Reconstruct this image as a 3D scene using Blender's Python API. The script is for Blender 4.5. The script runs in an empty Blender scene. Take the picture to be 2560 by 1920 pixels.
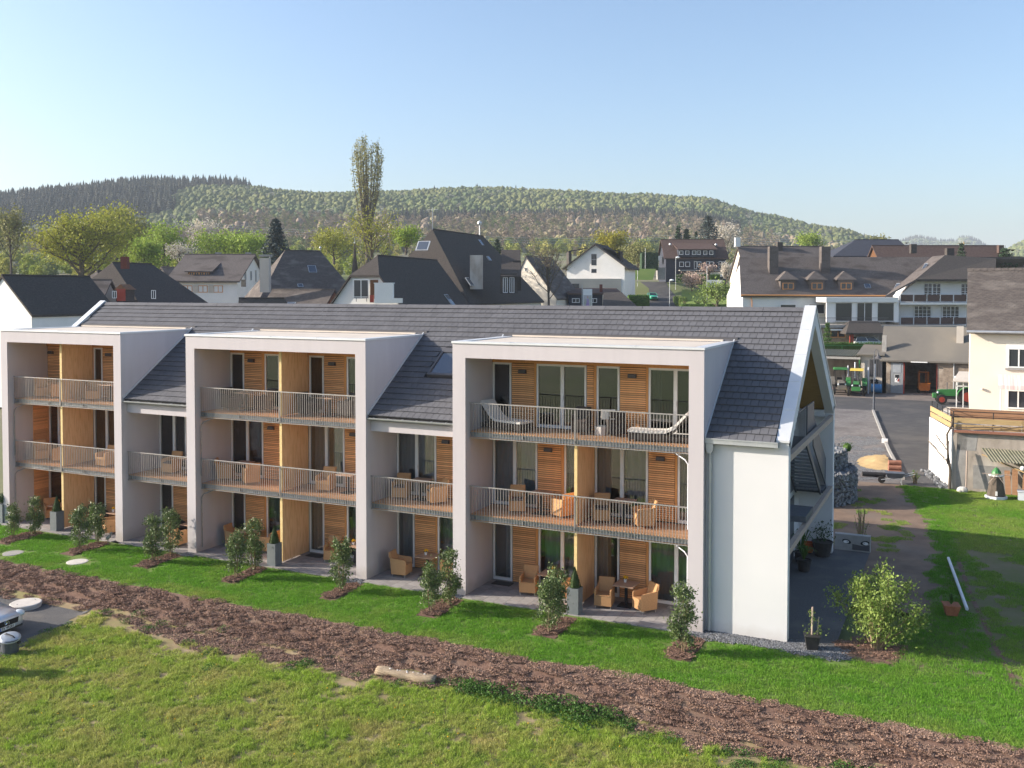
import bpy, bmesh, math, random
import numpy as np
from mathutils import Vector, Matrix, noise

random.seed(7); np.random.seed(7)
scene = bpy.context.scene
COL = scene.collection
R = math.radians

# ------------------------------------------------------------------ camera
cam = bpy.data.objects.new('camera', bpy.data.cameras.new('camera'))
COL.objects.link(cam)
cam.location = (0.0, -28.685, 10.562)
cam.rotation_euler = (R(90 - 1.781), 0, R(25.543))
cam.data.sensor_width = 36.0
cam.data.lens = 2370.465 / 2560 * 36
cam.data.shift_y = -(960 - 799.82) / 2560
cam.data.clip_start = 0.5
cam.data.clip_end = 12000
scene.camera = cam

# ------------------------------------------------------------------ light
SUN_EL = 21.0
SUN_DIR = Vector((-0.936, -0.352, 0.0)).normalized() * math.cos(R(SUN_EL)) + Vector((0, 0, math.sin(R(SUN_EL))))
sun = bpy.data.objects.new('sun', bpy.data.lights.new('sun', 'SUN'))
COL.objects.link(sun)
sun.data.energy = 4.1
sun.data.angle = R(0.5)
sun.data.color = (1.0, 0.895, 0.765)
sun.rotation_euler = SUN_DIR.to_track_quat('Z', 'Y').to_euler()
world = bpy.data.worlds.new('World'); scene.world = world
world.use_nodes = True
wn = world.node_tree.nodes; wl = world.node_tree.links
bg = wn['Background']; bg.inputs['Strength'].default_value = 0.112
sky = wn.new('ShaderNodeTexSky'); sky.sky_type = 'NISHITA'; sky.sun_disc = False
sky.sun_elevation = R(SUN_EL)
sky.sun_rotation = math.atan2(SUN_DIR.x, SUN_DIR.y)
sky.air_density = 1.0; sky.dust_density = 2.4; sky.ozone_density = 3.0
wl.new(sky.outputs[0], bg.inputs['Color'])
vs = scene.view_settings
vs.view_transform = 'Standard'; vs.look = 'None'; vs.gamma = 1.0; vs.exposure = 1.22
vs.use_curve_mapping = False
cy = scene.cycles
cy.max_bounces = 8; cy.diffuse_bounces = 5; cy.glossy_bounces = 3; cy.transmission_bounces = 4
cy.transparent_max_bounces = 12; cy.volume_bounces = 0
cy.caustics_reflective = False; cy.caustics_refractive = False
cy.use_denoising = True

# ------------------------------------------------------------------ materials
def N(nt, t, **kw):
    n = nt.nodes.new(t)
    for k, v in kw.items():
        if k in n.inputs: n.inputs[k].default_value = v
        else: setattr(n, k, v)
    return n

def mat(name, c1, c2=None, scale=3.0, rough=0.8, bump=0.0, bscale=None, metal=0.0, spec=0.3, rnd=0.0, isl=0.0,
        stretch=(1, 1, 1), world=False, c3=None, scale3=0.4, thr=(0.35, 0.65), detail=5.0, trans=0.0, inst=None, coat=0.0):
    """noise-mixed principled material.  rnd: per object value jitter, isl: per mesh island jitter"""
    m = bpy.data.materials.new(name); m.use_nodes = True
    nt = m.node_tree; b = nt.nodes['Principled BSDF']; L = nt.links
    b.inputs['Roughness'].default_value = rough; b.inputs['Metallic'].default_value = metal
    b.inputs['Specular IOR Level'].default_value = spec
    if coat: b.inputs['Coat Weight'].default_value = coat; b.inputs['Coat Roughness'].default_value = 0.06
    if world: co = N(nt, 'ShaderNodeNewGeometry').outputs['Position']
    else: co = N(nt, 'ShaderNodeTexCoord').outputs['Object']
    mp = N(nt, 'ShaderNodeMapping'); mp.inputs['Scale'].default_value = stretch
    L.new(co, mp.inputs['Vector']); co = mp.outputs[0]
    col = None
    if c2 is None: c2 = c1
    nz = N(nt, 'ShaderNodeTexNoise', Scale=scale, Detail=detail, Roughness=0.6); L.new(co, nz.inputs['Vector'])
    mr = N(nt, 'ShaderNodeMapRange'); mr.inputs['From Min'].default_value = thr[0]; mr.inputs['From Max'].default_value = thr[1]
    L.new(nz.outputs['Fac'], mr.inputs['Value'])
    mx = N(nt, 'ShaderNodeMix', data_type='RGBA'); mx.inputs['A'].default_value = (*c1, 1); mx.inputs['B'].default_value = (*c2, 1)
    L.new(mr.outputs[0], mx.inputs['Factor']); col = mx.outputs['Result']
    if c3 is not None:
        n3 = N(nt, 'ShaderNodeTexNoise', Scale=scale3, Detail=4.0); L.new(co, n3.inputs['Vector'])
        m3 = N(nt, 'ShaderNodeMapRange'); m3.inputs['From Min'].default_value = 0.5; m3.inputs['From Max'].default_value = 0.68
        L.new(n3.outputs['Fac'], m3.inputs['Value'])
        x3 = N(nt, 'ShaderNodeMix', data_type='RGBA'); x3.inputs['B'].default_value = (*c3, 1)
        L.new(m3.outputs[0], x3.inputs['Factor']); L.new(col, x3.inputs['A']); col = x3.outputs['Result']
    if inst is not None:                       # colour blend carried by each scattered piece
        at = N(nt, 'ShaderNodeAttribute', attribute_type='INSTANCER', attribute_name='tint')
        xi = N(nt, 'ShaderNodeMix', data_type='RGBA'); xi.inputs['B'].default_value = (*inst, 1)
        L.new(at.outputs['Fac'], xi.inputs['Factor']); L.new(col, xi.inputs['A']); col = xi.outputs['Result']
    for amt, src in ((rnd, 'obj'), (isl, 'isl')):
        if amt:
            o = N(nt, 'ShaderNodeObjectInfo').outputs['Random'] if src == 'obj' else N(nt, 'ShaderNodeNewGeometry').outputs['Random Per Island']
            r2 = N(nt, 'ShaderNodeMapRange'); r2.inputs['To Min'].default_value = 1 - amt; r2.inputs['To Max'].default_value = 1 + amt
            L.new(o, r2.inputs['Value'])
            hs = N(nt, 'ShaderNodeHueSaturation'); L.new(r2.outputs[0], hs.inputs['Value']); L.new(col, hs.inputs['Color']); col = hs.outputs[0]
    L.new(col, b.inputs['Base Color'])
    if bump:
        nb = N(nt, 'ShaderNodeTexNoise', Scale=bscale or scale * 4, Detail=4.0); L.new(co, nb.inputs['Vector'])
        bp = N(nt, 'ShaderNodeBump', Strength=bump, Distance=0.02); L.new(nb.outputs['Fac'], bp.inputs['Height'])
        L.new(bp.outputs[0], b.inputs['Normal'])
    if trans:
        tr = N(nt, 'ShaderNodeBsdfTranslucent'); L.new(col, tr.inputs['Color'])
        ms = N(nt, 'ShaderNodeMixShader', Fac=trans); L.new(b.outputs[0], ms.inputs[1]); L.new(tr.outputs[0], ms.inputs[2])
        L.new(ms.outputs[0], nt.nodes['Material Output'].inputs['Surface'])
    return m

def base_dirt(m, z0, z1, col, amt=0.55):
    """splash dirt on the foot of a wall: real staining broken up by noise"""
    nt = m.node_tree; L = nt.links; b = nt.nodes['Principled BSDF']; src = b.inputs['Base Color'].links[0].from_socket
    g = N(nt, 'ShaderNodeNewGeometry'); sx = N(nt, 'ShaderNodeSeparateXYZ'); L.new(g.outputs['Position'], sx.inputs[0])
    nz = N(nt, 'ShaderNodeTexNoise', Scale=2.5, Detail=6.0); L.new(g.outputs['Position'], nz.inputs['Vector'])
    ad = N(nt, 'ShaderNodeMath', operation='MULTIPLY_ADD'); L.new(nz.outputs['Fac'], ad.inputs[0]); ad.inputs[1].default_value = -(z1 - z0) * 1.2; L.new(sx.outputs['Z'], ad.inputs[2])
    mr = N(nt, 'ShaderNodeMapRange'); mr.inputs['From Min'].default_value = z0 - 0.25; mr.inputs['From Max'].default_value = z1 - 0.35; mr.inputs['To Min'].default_value = amt; mr.inputs['To Max'].default_value = 0
    L.new(ad.outputs[0], mr.inputs['Value']); mx = N(nt, 'ShaderNodeMix', data_type='RGBA'); mx.inputs['B'].default_value = (*col, 1)
    L.new(mr.outputs[0], mx.inputs['Factor']); L.new(src, mx.inputs['A']); L.new(mx.outputs['Result'], b.inputs['Base Color'])

def glass_mat(name, tint=(0.75, 0.8, 0.82), ior=1.5, lo=0.13):
    m = bpy.data.materials.new(name); m.use_nodes = True; nt = m.node_tree; L = nt.links
    nt.nodes.remove(nt.nodes['Principled BSDF'])
    t = N(nt, 'ShaderNodeBsdfTransparent'); t.inputs['Color'].default_value = (*tint, 1)
    g = N(nt, 'ShaderNodeBsdfGlossy', Roughness=0.015)
    fr = N(nt, 'ShaderNodeFresnel', IOR=ior)
    ad = N(nt, 'ShaderNodeMath', operation='ADD'); L.new(fr.outputs[0], ad.inputs[0]); ad.inputs[1].default_value = lo
    nz = N(nt, 'ShaderNodeTexNoise', Scale=1.3, Detail=1.0); co = N(nt, 'ShaderNodeTexCoord'); L.new(co.outputs['Object'], nz.inputs['Vector'])
    bp = N(nt, 'ShaderNodeBump', Strength=0.06, Distance=0.05); L.new(nz.outputs['Fac'], bp.inputs['Height']); L.new(bp.outputs[0], g.inputs['Normal'])
    ms = N(nt, 'ShaderNodeMixShader'); L.new(ad.outputs[0], ms.inputs['Fac']); L.new(t.outputs[0], ms.inputs[1]); L.new(g.outputs[0], ms.inputs[2])
    L.new(ms.outputs[0], nt.nodes['Material Output'].inputs['Surface'])
    return m

M = {}
def defm(k, *a, **kw): M[k] = mat(k, *a, **kw)
defm('render_grey', (0.53, 0.495, 0.51), (0.495, 0.462, 0.478), scale=2.2, stretch=(1, 1, 0.14), rough=0.9, bump=0.12, bscale=90, c3=(0.505, 0.47, 0.485), scale3=0.5)
defm('white_wall', (0.66, 0.66, 0.665), (0.635, 0.637, 0.643), scale=0.8, rough=0.9, bump=0.08, bscale=70)
defm('metal_coping', (0.66, 0.68, 0.70), (0.60, 0.62, 0.64), scale=1.5, rough=0.45, metal=0.25, spec=0.5)
defm('galvanised', (0.20, 0.22, 0.245), (0.30, 0.325, 0.35), scale=9, rough=0.42, metal=0.75, spec=0.5)
defm('rail_steel', (0.30, 0.29, 0.285), (0.38, 0.365, 0.35), scale=8, rough=0.5, metal=0.45)
defm('zinc', (0.52, 0.54, 0.55), (0.44, 0.46, 0.48), scale=3, rough=0.4, metal=0.5)
defm('slat_wood', (0.76, 0.42, 0.20), (0.60, 0.29, 0.12), scale=5, stretch=(0.6, 6, 14), rough=0.62, rnd=0.22, isl=0.22, bump=0.15, bscale=40)
defm('backing_wood', (0.14, 0.062, 0.026), (0.11, 0.05, 0.02), scale=4, rough=0.8)
defm('trim_wood', (0.66, 0.32, 0.115), (0.56, 0.25, 0.08), scale=6, stretch=(8, 8, 0.7), rough=0.6)
defm('clt_wood', (0.85, 0.52, 0.27), (0.80, 0.455, 0.215), scale=2.2, stretch=(9, 9, 0.9), rough=0.65, c3=(0.68, 0.36, 0.155), scale3=1.9)
defm('clt_end', (0.72, 0.55, 0.27), (0.64, 0.46, 0.20), scale=8, rough=0.7)
defm('soffit_wood', (0.40, 0.255, 0.09), (0.34, 0.21, 0.07), scale=3, stretch=(1, 0.6, 9), rough=0.7)
defm('deck_wood', (0.53, 0.31, 0.175), (0.43, 0.24, 0.13), scale=4, stretch=(0.7, 9, 5), rough=0.7, isl=0.15)
defm('roof_tile', (0.128, 0.129, 0.141), (0.106, 0.107, 0.118), scale=2.0, rough=0.75, rnd=0.06, isl=0.06, bump=0.1, bscale=60, spec=0.12)
defm('roof_under', (0.03, 0.029, 0.03), rough=0.8)
defm('flat_roof', (0.62, 0.55, 0.47), (0.55, 0.485, 0.42), scale=1.2, rough=0.85)
defm('white_frame', (0.74, 0.74, 0.73), rough=0.45)
defm('curtain', (0.52, 0.54, 0.54), (0.44, 0.46, 0.47), scale=3, stretch=(14, 14, 0.4), rough=0.9, rnd=0.15)
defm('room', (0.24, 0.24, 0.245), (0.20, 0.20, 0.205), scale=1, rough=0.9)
defm('lamp_grey', (0.09, 0.088, 0.095), rough=0.5)
defm('dark_steel', (0.085, 0.095, 0.115), (0.11, 0.12, 0.14), scale=4, rough=0.55, metal=0.2)
defm('beam_wood', (0.42, 0.34, 0.28), (0.36, 0.28, 0.23), scale=4, stretch=(1, 0.5, 8), rough=0.8)
defm('paver', (0.25, 0.235, 0.23), (0.30, 0.285, 0.275), scale=6, rough=0.85, rnd=0.14, isl=0.14, bump=0.1, bscale=50)
defm('joint', (0.07, 0.066, 0.062), rough=0.95)
defm('wicker', (0.54, 0.315, 0.15), (0.42, 0.225, 0.10), scale=55, rough=0.75, bump=0.5, bscale=80, rnd=0.08)
defm('wicker_dark', (0.028, 0.022, 0.02), (0.05, 0.04, 0.036), scale=55, rough=0.6, bump=0.5, bscale=80)
defm('cushion_dark', (0.10, 0.075, 0.07), (0.08, 0.06, 0.055), scale=20, rough=0.9)
defm('cushion_white', (0.74, 0.71, 0.67), (0.66, 0.63, 0.60), scale=5, rough=0.9, bump=0.3, bscale=14)
defm('table_top', (0.44, 0.29, 0.20), (0.36, 0.225, 0.15), scale=5, stretch=(1, 8, 1), rough=0.5)
defm('black_metal', (0.02, 0.02, 0.022), rough=0.45)
defm('leg_metal', (0.42, 0.40, 0.38), rough=0.4, metal=0.5)
defm('pot_white', (0.74, 0.73, 0.71), rough=0.5)
defm('petal_yellow', (0.80, 0.48, 0.02), (0.75, 0.36, 0.01), scale=20, rough=0.7, isl=0.2)
defm('planter_grey', (0.17, 0.19, 0.20), (0.14, 0.16, 0.17), scale=3, rough=0.55)
defm('leaf_box', (0.050, 0.085, 0.022), (0.032, 0.060, 0.016), scale=3, rough=0.6, isl=0.35, trans=0.2)
defm('leaf_laurel', (0.145, 0.20, 0.062), (0.09, 0.135, 0.045), scale=3, rough=0.42, isl=0.5, trans=0.2, spec=0.5)
defm('leaf_light', (0.25, 0.33, 0.075), (0.175, 0.25, 0.055), scale=2, rough=0.55, isl=0.4, trans=0.3)
defm('stem', (0.26, 0.20, 0.13), (0.20, 0.15, 0.09), scale=20, rough=0.9)
defm('bark', (0.13, 0.105, 0.082), (0.09, 0.072, 0.056), scale=6, rough=0.95)
defm('grass_blade', (0.165, 0.36, 0.032), (0.12, 0.285, 0.024), scale=2, rough=0.6, isl=0.32, trans=0.3, inst=(0.46, 0.42, 0.13))
defm('meadow_blade', (0.34, 0.46, 0.065), (0.265, 0.39, 0.05), scale=2, rough=0.6, isl=0.35, trans=0.3, inst=(0.50, 0.42, 0.17))
defm('weed_leaf', (0.085, 0.185, 0.030), (0.06, 0.135, 0.022), scale=3, rough=0.55, isl=0.35, trans=0.25)
defm('lawn_soil', (0.11, 0.19, 0.032), (0.13, 0.175, 0.045), scale=2, rough=1.0, world=True)
defm('meadow_soil', (0.27, 0.20, 0.115), (0.22, 0.205, 0.075), scale=0.9, rough=1.0, world=True, c3=(0.33, 0.25, 0.16), scale3=1.4)
defm('mulch', (0.19, 0.115, 0.085), (0.125, 0.073, 0.053), scale=9, rough=1.0, bump=0.8, bscale=22, world=True, c3=(0.19, 0.13, 0.095), scale3=0.9)
defm('bark_chip', (0.30, 0.185, 0.135), (0.19, 0.115, 0.083), scale=3, rough=0.9, isl=0.5, inst=(0.44, 0.30, 0.22))
defm('dirt', (0.24, 0.165, 0.115), (0.16, 0.11, 0.08), scale=0.8, rough=1.0, bump=0.6, bscale=9, world=True, c3=(0.19, 0.15, 0.12), scale3=0.3)
defm('sandy_dirt', (0.33, 0.235, 0.145), (0.25, 0.17, 0.105), scale=1.5, rough=1.0, bump=0.6, bscale=12, world=True)
defm('gravel_dark', (0.125, 0.122, 0.122), (0.085, 0.084, 0.086), scale=22, rough=0.95, bump=0.9, bscale=40, world=True, c3=(0.155, 0.145, 0.135), scale3=0.7)
defm('gravel_light', (0.22, 0.20, 0.19), (0.14, 0.13, 0.125), scale=3, rough=0.95, bump=0.9, bscale=14, world=True, c3=(0.12, 0.105, 0.10), scale3=0.35)
defm('stone_chip', (0.13, 0.135, 0.145), (0.21, 0.215, 0.225), scale=4, rough=0.9, isl=0.45)
defm('asphalt', (0.062, 0.06, 0.062), (0.08, 0.077, 0.077), scale=1.2, rough=0.9, bump=0.3, bscale=60, world=True, c3=(0.10, 0.093, 0.088), scale3=0.3)
defm('forecourt', (0.20, 0.165, 0.14), (0.15, 0.125, 0.11), scale=1.2, rough=0.95, world=True, c3=(0.24, 0.205, 0.18), scale3=0.2)
defm('concrete', (0.36, 0.345, 0.325), (0.29, 0.28, 0.265), scale=4, rough=0.9, bump=0.15, bscale=40)
defm('cover_white', (0.62, 0.585, 0.54), (0.52, 0.49, 0.45), scale=5, rough=0.85, bump=0.15, bscale=30)
defm('sand', (0.52, 0.37, 0.185), (0.44, 0.30, 0.14), scale=3, rough=1.0, bump=0.5, bscale=9, world=True)
defm('gabion_stone', (0.15, 0.155, 0.165), (0.23, 0.235, 0.245), scale=3, rough=0.9, isl=0.35, bump=0.3)
defm('terracotta', (0.42, 0.155, 0.075), (0.34, 0.12, 0.06), scale=6, rough=0.8)
defm('orange_plastic', (0.60, 0.13, 0.03), rough=0.5)
defm('black_plastic', (0.030, 0.028, 0.028), (0.045, 0.042, 0.04), scale=6, rough=0.55)
defm('white_plastic', (0.66, 0.68, 0.72), rough=0.4)
defm('log', (0.42, 0.335, 0.235), (0.27, 0.20, 0.135), scale=5, stretch=(0.8, 6, 6), rough=0.95, bump=0.9, bscale=14)
defm('brick_red', (0.20, 0.065, 0.045), (0.14, 0.045, 0.034), scale=8, rough=0.9, bump=0.3, rnd=0.2)
defm('side_soil', (0.16, 0.135, 0.075), (0.115, 0.135, 0.042), scale=1.4, rough=1.0, world=True, c3=(0.20, 0.155, 0.105), scale3=0.7)
base_dirt(M['render_grey'], 0.0, 0.55, (0.33, 0.29, 0.25))
base_dirt(M['white_wall'], 0.0, 0.45, (0.42, 0.38, 0.34), 0.4)
# ------------------------------------------------------------------ mesh helpers
class MB:
    def __init__(s): s.v = []; s.f = []; s.m = []; s.mi = 0
    def add(s, vs, fs):
        o = len(s.v); s.v += [tuple(q) for q in vs]
        for f in fs: s.f.append(tuple(i + o for i in f)); s.m.append(s.mi)
        return s
    def box(s, x0, x1, y0, y1, z0, z1):
        if x0 > x1: x0, x1 = x1, x0
        if y0 > y1: y0, y1 = y1, y0
        if z0 > z1: z0, z1 = z1, z0
        return s.add([(x0,y0,z0),(x1,y0,z0),(x1,y1,z0),(x0,y1,z0),(x0,y0,z1),(x1,y0,z1),(x1,y1,z1),(x0,y1,z1)],
                     [(0,3,2,1),(4,5,6,7),(0,1,5,4),(1,2,6,5),(2,3,7,6),(3,0,4,7)])
    def obox(s, c, size, rz=0, rx=0, ry=0):
        mt = Matrix.Translation(c) @ Matrix.Rotation(rz, 4, 'Z') @ Matrix.Rotation(ry, 4, 'Y') @ Matrix.Rotation(rx, 4, 'X')
        a, b, d = size[0] / 2, size[1] / 2, size[2] / 2
        return s.add([mt @ Vector(p) for p in [(-a,-b,-d),(a,-b,-d),(a,b,-d),(-a,b,-d),(-a,-b,d),(a,-b,d),(a,b,d),(-a,b,d)]],
                     [(0,3,2,1),(4,5,6,7),(0,1,5,4),(1,2,6,5),(2,3,7,6),(3,0,4,7)])
    def quad(s, *p): return s.add(p, [tuple(range(len(p)))])
    def prism(s, poly, vec):
        """closed prism: planar polygon swept along vec"""
        n = len(poly); vec = Vector(vec); a = [Vector(p) for p in poly]; b = [p + vec for p in a]
        nrm = Vector((0, 0, 0))
        for i in range(n): nrm += a[i].cross(a[(i + 1) % n])
        fs = [tuple(range(n))[::-1], tuple(range(n, 2 * n))] + [(i, (i + 1) % n, n + (i + 1) % n, n + i) for i in range(n)]
        if nrm.dot(vec) < 0: fs = [f[::-1] for f in fs]
        return s.add(a + b, fs)
    def tube(s, pts, r, n=8, cap=True):
        pts = [Vector(p) for p in pts]; rings = []
        rs = r if isinstance(r, (list, tuple)) else [r] * len(pts)
        for i, p in enumerate(pts):
            d = (pts[min(i + 1, len(pts) - 1)] - pts[max(i - 1, 0)]).normalized()
            u = d.orthogonal().normalized() if i == 0 else (pu - d * pu.dot(d)).normalized()
            pu = u; w = d.cross(u)
            rings.append([p + (u * math.cos(2 * math.pi * k / n) + w * math.sin(2 * math.pi * k / n)) * rs[i] for k in range(n)])
        vs = [q for g in rings for q in g]; fs = []
        for i in range(len(pts) - 1):
            for k in range(n):
                a = i * n + k; b = i * n + (k + 1) % n; fs.append((a, b, b + n, a + n))
        if cap: fs += [tuple(range(n))[::-1], tuple(range((len(pts) - 1) * n, len(pts) * n))]
        return s.add(vs, fs)
    def lathe(s, c, prof, n=16, sx=1.0, sy=1.0):
        vs = []; fs = []
        for r, z in prof:
            for k in range(n):
                a = 2 * math.pi * k / n; vs.append((c[0] + r * sx * math.cos(a), c[1] + r * sy * math.sin(a), c[2] + z))
        for i in range(len(prof) - 1):
            for k in range(n):
                a = i * n + k; b = i * n + (k + 1) % n; fs.append((a, b, b + n, a + n))
        fs += [tuple(range(n))[::-1], tuple(range((len(prof) - 1) * n, len(prof) * n))]
        return s.add(vs, fs)
    def ball(s, c, r, seg=8, rings=6, jit=0.0, sq=(1, 1, 1), rnd=random):
        prof = []
        vs = []; fs = []
        for i in range(rings + 1):
            th = math.pi * i / rings
            for k in range(seg):
                a = 2 * math.pi * k / seg; q = r * (1 + jit * (rnd.random() - 0.5))
                vs.append((c[0] + q * sq[0] * math.sin(th) * math.cos(a), c[1] + q * sq[1] * math.sin(th) * math.sin(a), c[2] - q * sq[2] * math.cos(th)))
        for i in range(rings):
            for k in range(seg):
                a = i * seg + k; b = i * seg + (k + 1) % seg; fs.append((a, b, b + seg, a + seg))
        return s.add(vs, fs)
    def mesh(s, name, mats):
        me = bpy.data.meshes.new(name); me.from_pydata(s.v, [], s.f)
        mats = mats if isinstance(mats, (list, tuple)) else [mats]
        for k in mats: me.materials.append(M[k] if isinstance(k, str) else k)
        if len(mats) > 1: me.polygons.foreach_set('material_index', s.m)
        me.update(); return me
    def build(s, name, mats, parent=None, loc=(0, 0, 0), smooth=False):
        me = s.mesh(name, mats)
        if smooth: me.polygons.foreach_set('use_smooth', [True] * len(me.polygons))
        return link(name, me, parent, loc)

def link(name, me, parent=None, loc=(0, 0, 0), rz=0.0, scl=None):
    o = bpy.data.objects.new(name, me); COL.objects.link(o); o.location = loc
    if rz: o.rotation_euler[2] = rz
    if scl: o.scale = scl if isinstance(scl, (list, tuple)) else (scl, scl, scl)
    if parent: o.parent = parent
    return o

def tag(o, label=None, cat=None, group=None, kind=None):
    if label: o['label'] = label
    if cat: o['category'] = cat
    if group: o['group'] = group
    if kind: o['kind'] = kind
    return o

def thing(name, label, cat, loc=(0, 0, 0), rz=0.0, group=None):
    o = bpy.data.objects.new(name, None); COL.objects.link(o); o.empty_display_size = 0.2
    o.location = loc; o.rotation_euler[2] = rz
    return tag(o, label, cat, group)

def kids(o): return [c for c in bpy.data.objects if c.parent == o]
KIDS = {}
def copy_tree(o, parent=None):
    if o.name not in KIDS: KIDS[o.name] = list(o.children)
    c = o.copy(); COL.objects.link(c)
    if parent: c.parent = parent
    for ch in KIDS[o.name]: copy_tree(ch, c)
    return c
def place(proto, used, loc, rz, label, scl=None):
    """first use moves the prototype itself, later uses copy it with its parts"""
    o = proto if not used else copy_tree(proto)
    used.append(o); o.location = loc; o.rotation_euler = (0, 0, rz); o['label'] = label
    if scl: o.scale = scl if isinstance(scl, tuple) else (scl, scl, scl)
    return o

def grid_mesh(xs, ys, zf):
    vs = [(x, y, zf(x, y)) for y in ys for x in xs]; nx = len(xs)
    fs = [(j * nx + i, j * nx + i + 1, (j + 1) * nx + i + 1, (j + 1) * nx + i) for j in range(len(ys) - 1) for i in range(nx - 1)]
    return vs, fs
def sheet(name, xs, ys, zf, m, keep=None, kind='structure'):
    vs, fs = grid_mesh(xs, ys, zf)
    if keep: fs = [f for f in fs if keep(sum(vs[i][0] for i in f) / 4, sum(vs[i][1] for i in f) / 4)]
    b = MB(); b.add(vs, fs); o = b.build(name, m, smooth=True); tag(o, kind=kind); return o
def lin(a, b, n): return [a + (b - a) * i / n for i in range(n + 1)]

# scattered patches: one object of points carrying a geometry-nodes instancer (only used for grass, chips, far woods)
def scatter(name, pts, rots, scl, idx, protos, tint=None, kind='stuff', label=None, cat=None):
    me = bpy.data.meshes.new(name); me.from_pydata([tuple(p) for p in pts], [], [])
    n = len(pts)
    a = me.attributes.new('rot', 'FLOAT_VECTOR', 'POINT'); a.data.foreach_set('vector', np.asarray(rots, dtype=np.float32).ravel())
    a = me.attributes.new('scl', 'FLOAT_VECTOR', 'POINT'); s = np.asarray(scl, dtype=np.float32)
    if s.ndim == 1: s = np.repeat(s[:, None], 3, 1)
    a.data.foreach_set('vector', s.ravel())
    a = me.attributes.new('pick', 'INT', 'POINT'); a.data.foreach_set('value', np.asarray(idx, dtype=np.int32))
    a = me.attributes.new('tint', 'FLOAT', 'POINT'); a.data.foreach_set('value', np.asarray(tint if tint is not None else np.zeros(n), dtype=np.float32))
    o = bpy.data.objects.new(name, me); COL.objects.link(o)
    pc = bpy.data.collections.new(name + '_pieces')
    for i, p in enumerate(protos):
        q = bpy.data.objects.new('%s_piece_%02d' % (name, i), p); pc.objects.link(q)
    ng = bpy.data.node_groups.new(name + '_nodes', 'GeometryNodeTree')
    ng.interface.new_socket('Geometry', in_out='INPUT', socket_type='NodeSocketGeometry')
    ng.interface.new_socket('Geometry', in_out='OUTPUT', socket_type='NodeSocketGeometry')
    gi = ng.nodes.new('NodeGroupInput'); go = ng.nodes.new('NodeGroupOutput')
    ip = ng.nodes.new('GeometryNodeInstanceOnPoints'); ci = ng.nodes.new('GeometryNodeCollectionInfo')
    ci.inputs['Collection'].default_value = pc; ci.inputs['Separate Children'].default_value = True; ci.inputs['Reset Children'].default_value = True
    ip.inputs['Pick Instance'].default_value = True
    def na(nm, ty):
        q = ng.nodes.new('GeometryNodeInputNamedAttribute'); q.data_type = ty; q.inputs['Name'].default_value = nm
        return [s for s in q.outputs if s.enabled and s.name == 'Attribute'][0]
    ng.links.new(gi.outputs[0], ip.inputs['Points']); ng.links.new(ci.outputs[0], ip.inputs['Instance'])
    ng.links.new(na('pick', 'INT'), ip.inputs['Instance Index'])
    e2r = ng.nodes.new('FunctionNodeEulerToRotation'); ng.links.new(na('rot', 'FLOAT_VECTOR'), e2r.inputs[0]); ng.links.new(e2r.outputs[0], ip.inputs['Rotation'])
    ng.links.new(na('scl', 'FLOAT_VECTOR'), ip.inputs['Scale'])
    ng.links.new(ip.outputs[0], go.inputs[0])
    md = o.modifiers.new('scatter', 'NODES'); md.node_group = ng
    tag(o, label, cat, kind=kind)
    return o

# ------------------------------------------------------------------ terrain
def sm(a, b, x):
    t = min(1.0, max(0.0, (x - a) / (b - a))); return t * t * (3 - 2 * t)
CX, CY, CZ = cam.location
RA = R(25.543); RV = (math.cos(RA), math.sin(RA)); FV = (-math.sin(RA), math.cos(RA))
def view_sd(x, y):
    dx, dy = x - CX, y - CY
    return dx * RV[0] + dy * RV[1], dx * FV[0] + dy * FV[1]     # lateral, depth (metres in the valley's own axes)
def world_sd(s, d): return CX + s * RV[0] + d * FV[0], CY + s * RV[1] + d * FV[1]
RIDGE = [(-0.75, 69), (-0.54, 69), (-0.467, 73), (-0.379, 79), (-0.306, 81), (-0.2, 75), (-0.125, 76), (-0.05, 77), (0.05, 74), (0.12, 70), (0.19, 65), (0.265, 56), (0.34, 50), (0.385, 40), (0.42, 29), (0.46, 12), (0.52, 6), (0.6, 2), (0.9, 2)]
def ridge(u):
    for (a, ha), (b, hb) in zip(RIDGE, RIDGE[1:]):
        if u <= b: return ha + (hb - ha) * sm(a, b, u)
    return 4
PROF = [(-9e9, 0), (104, 0), (150, 3.8), (165, 6.2), (200, 12.4), (240, 13.0), (9e9, 13.0)]
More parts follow.
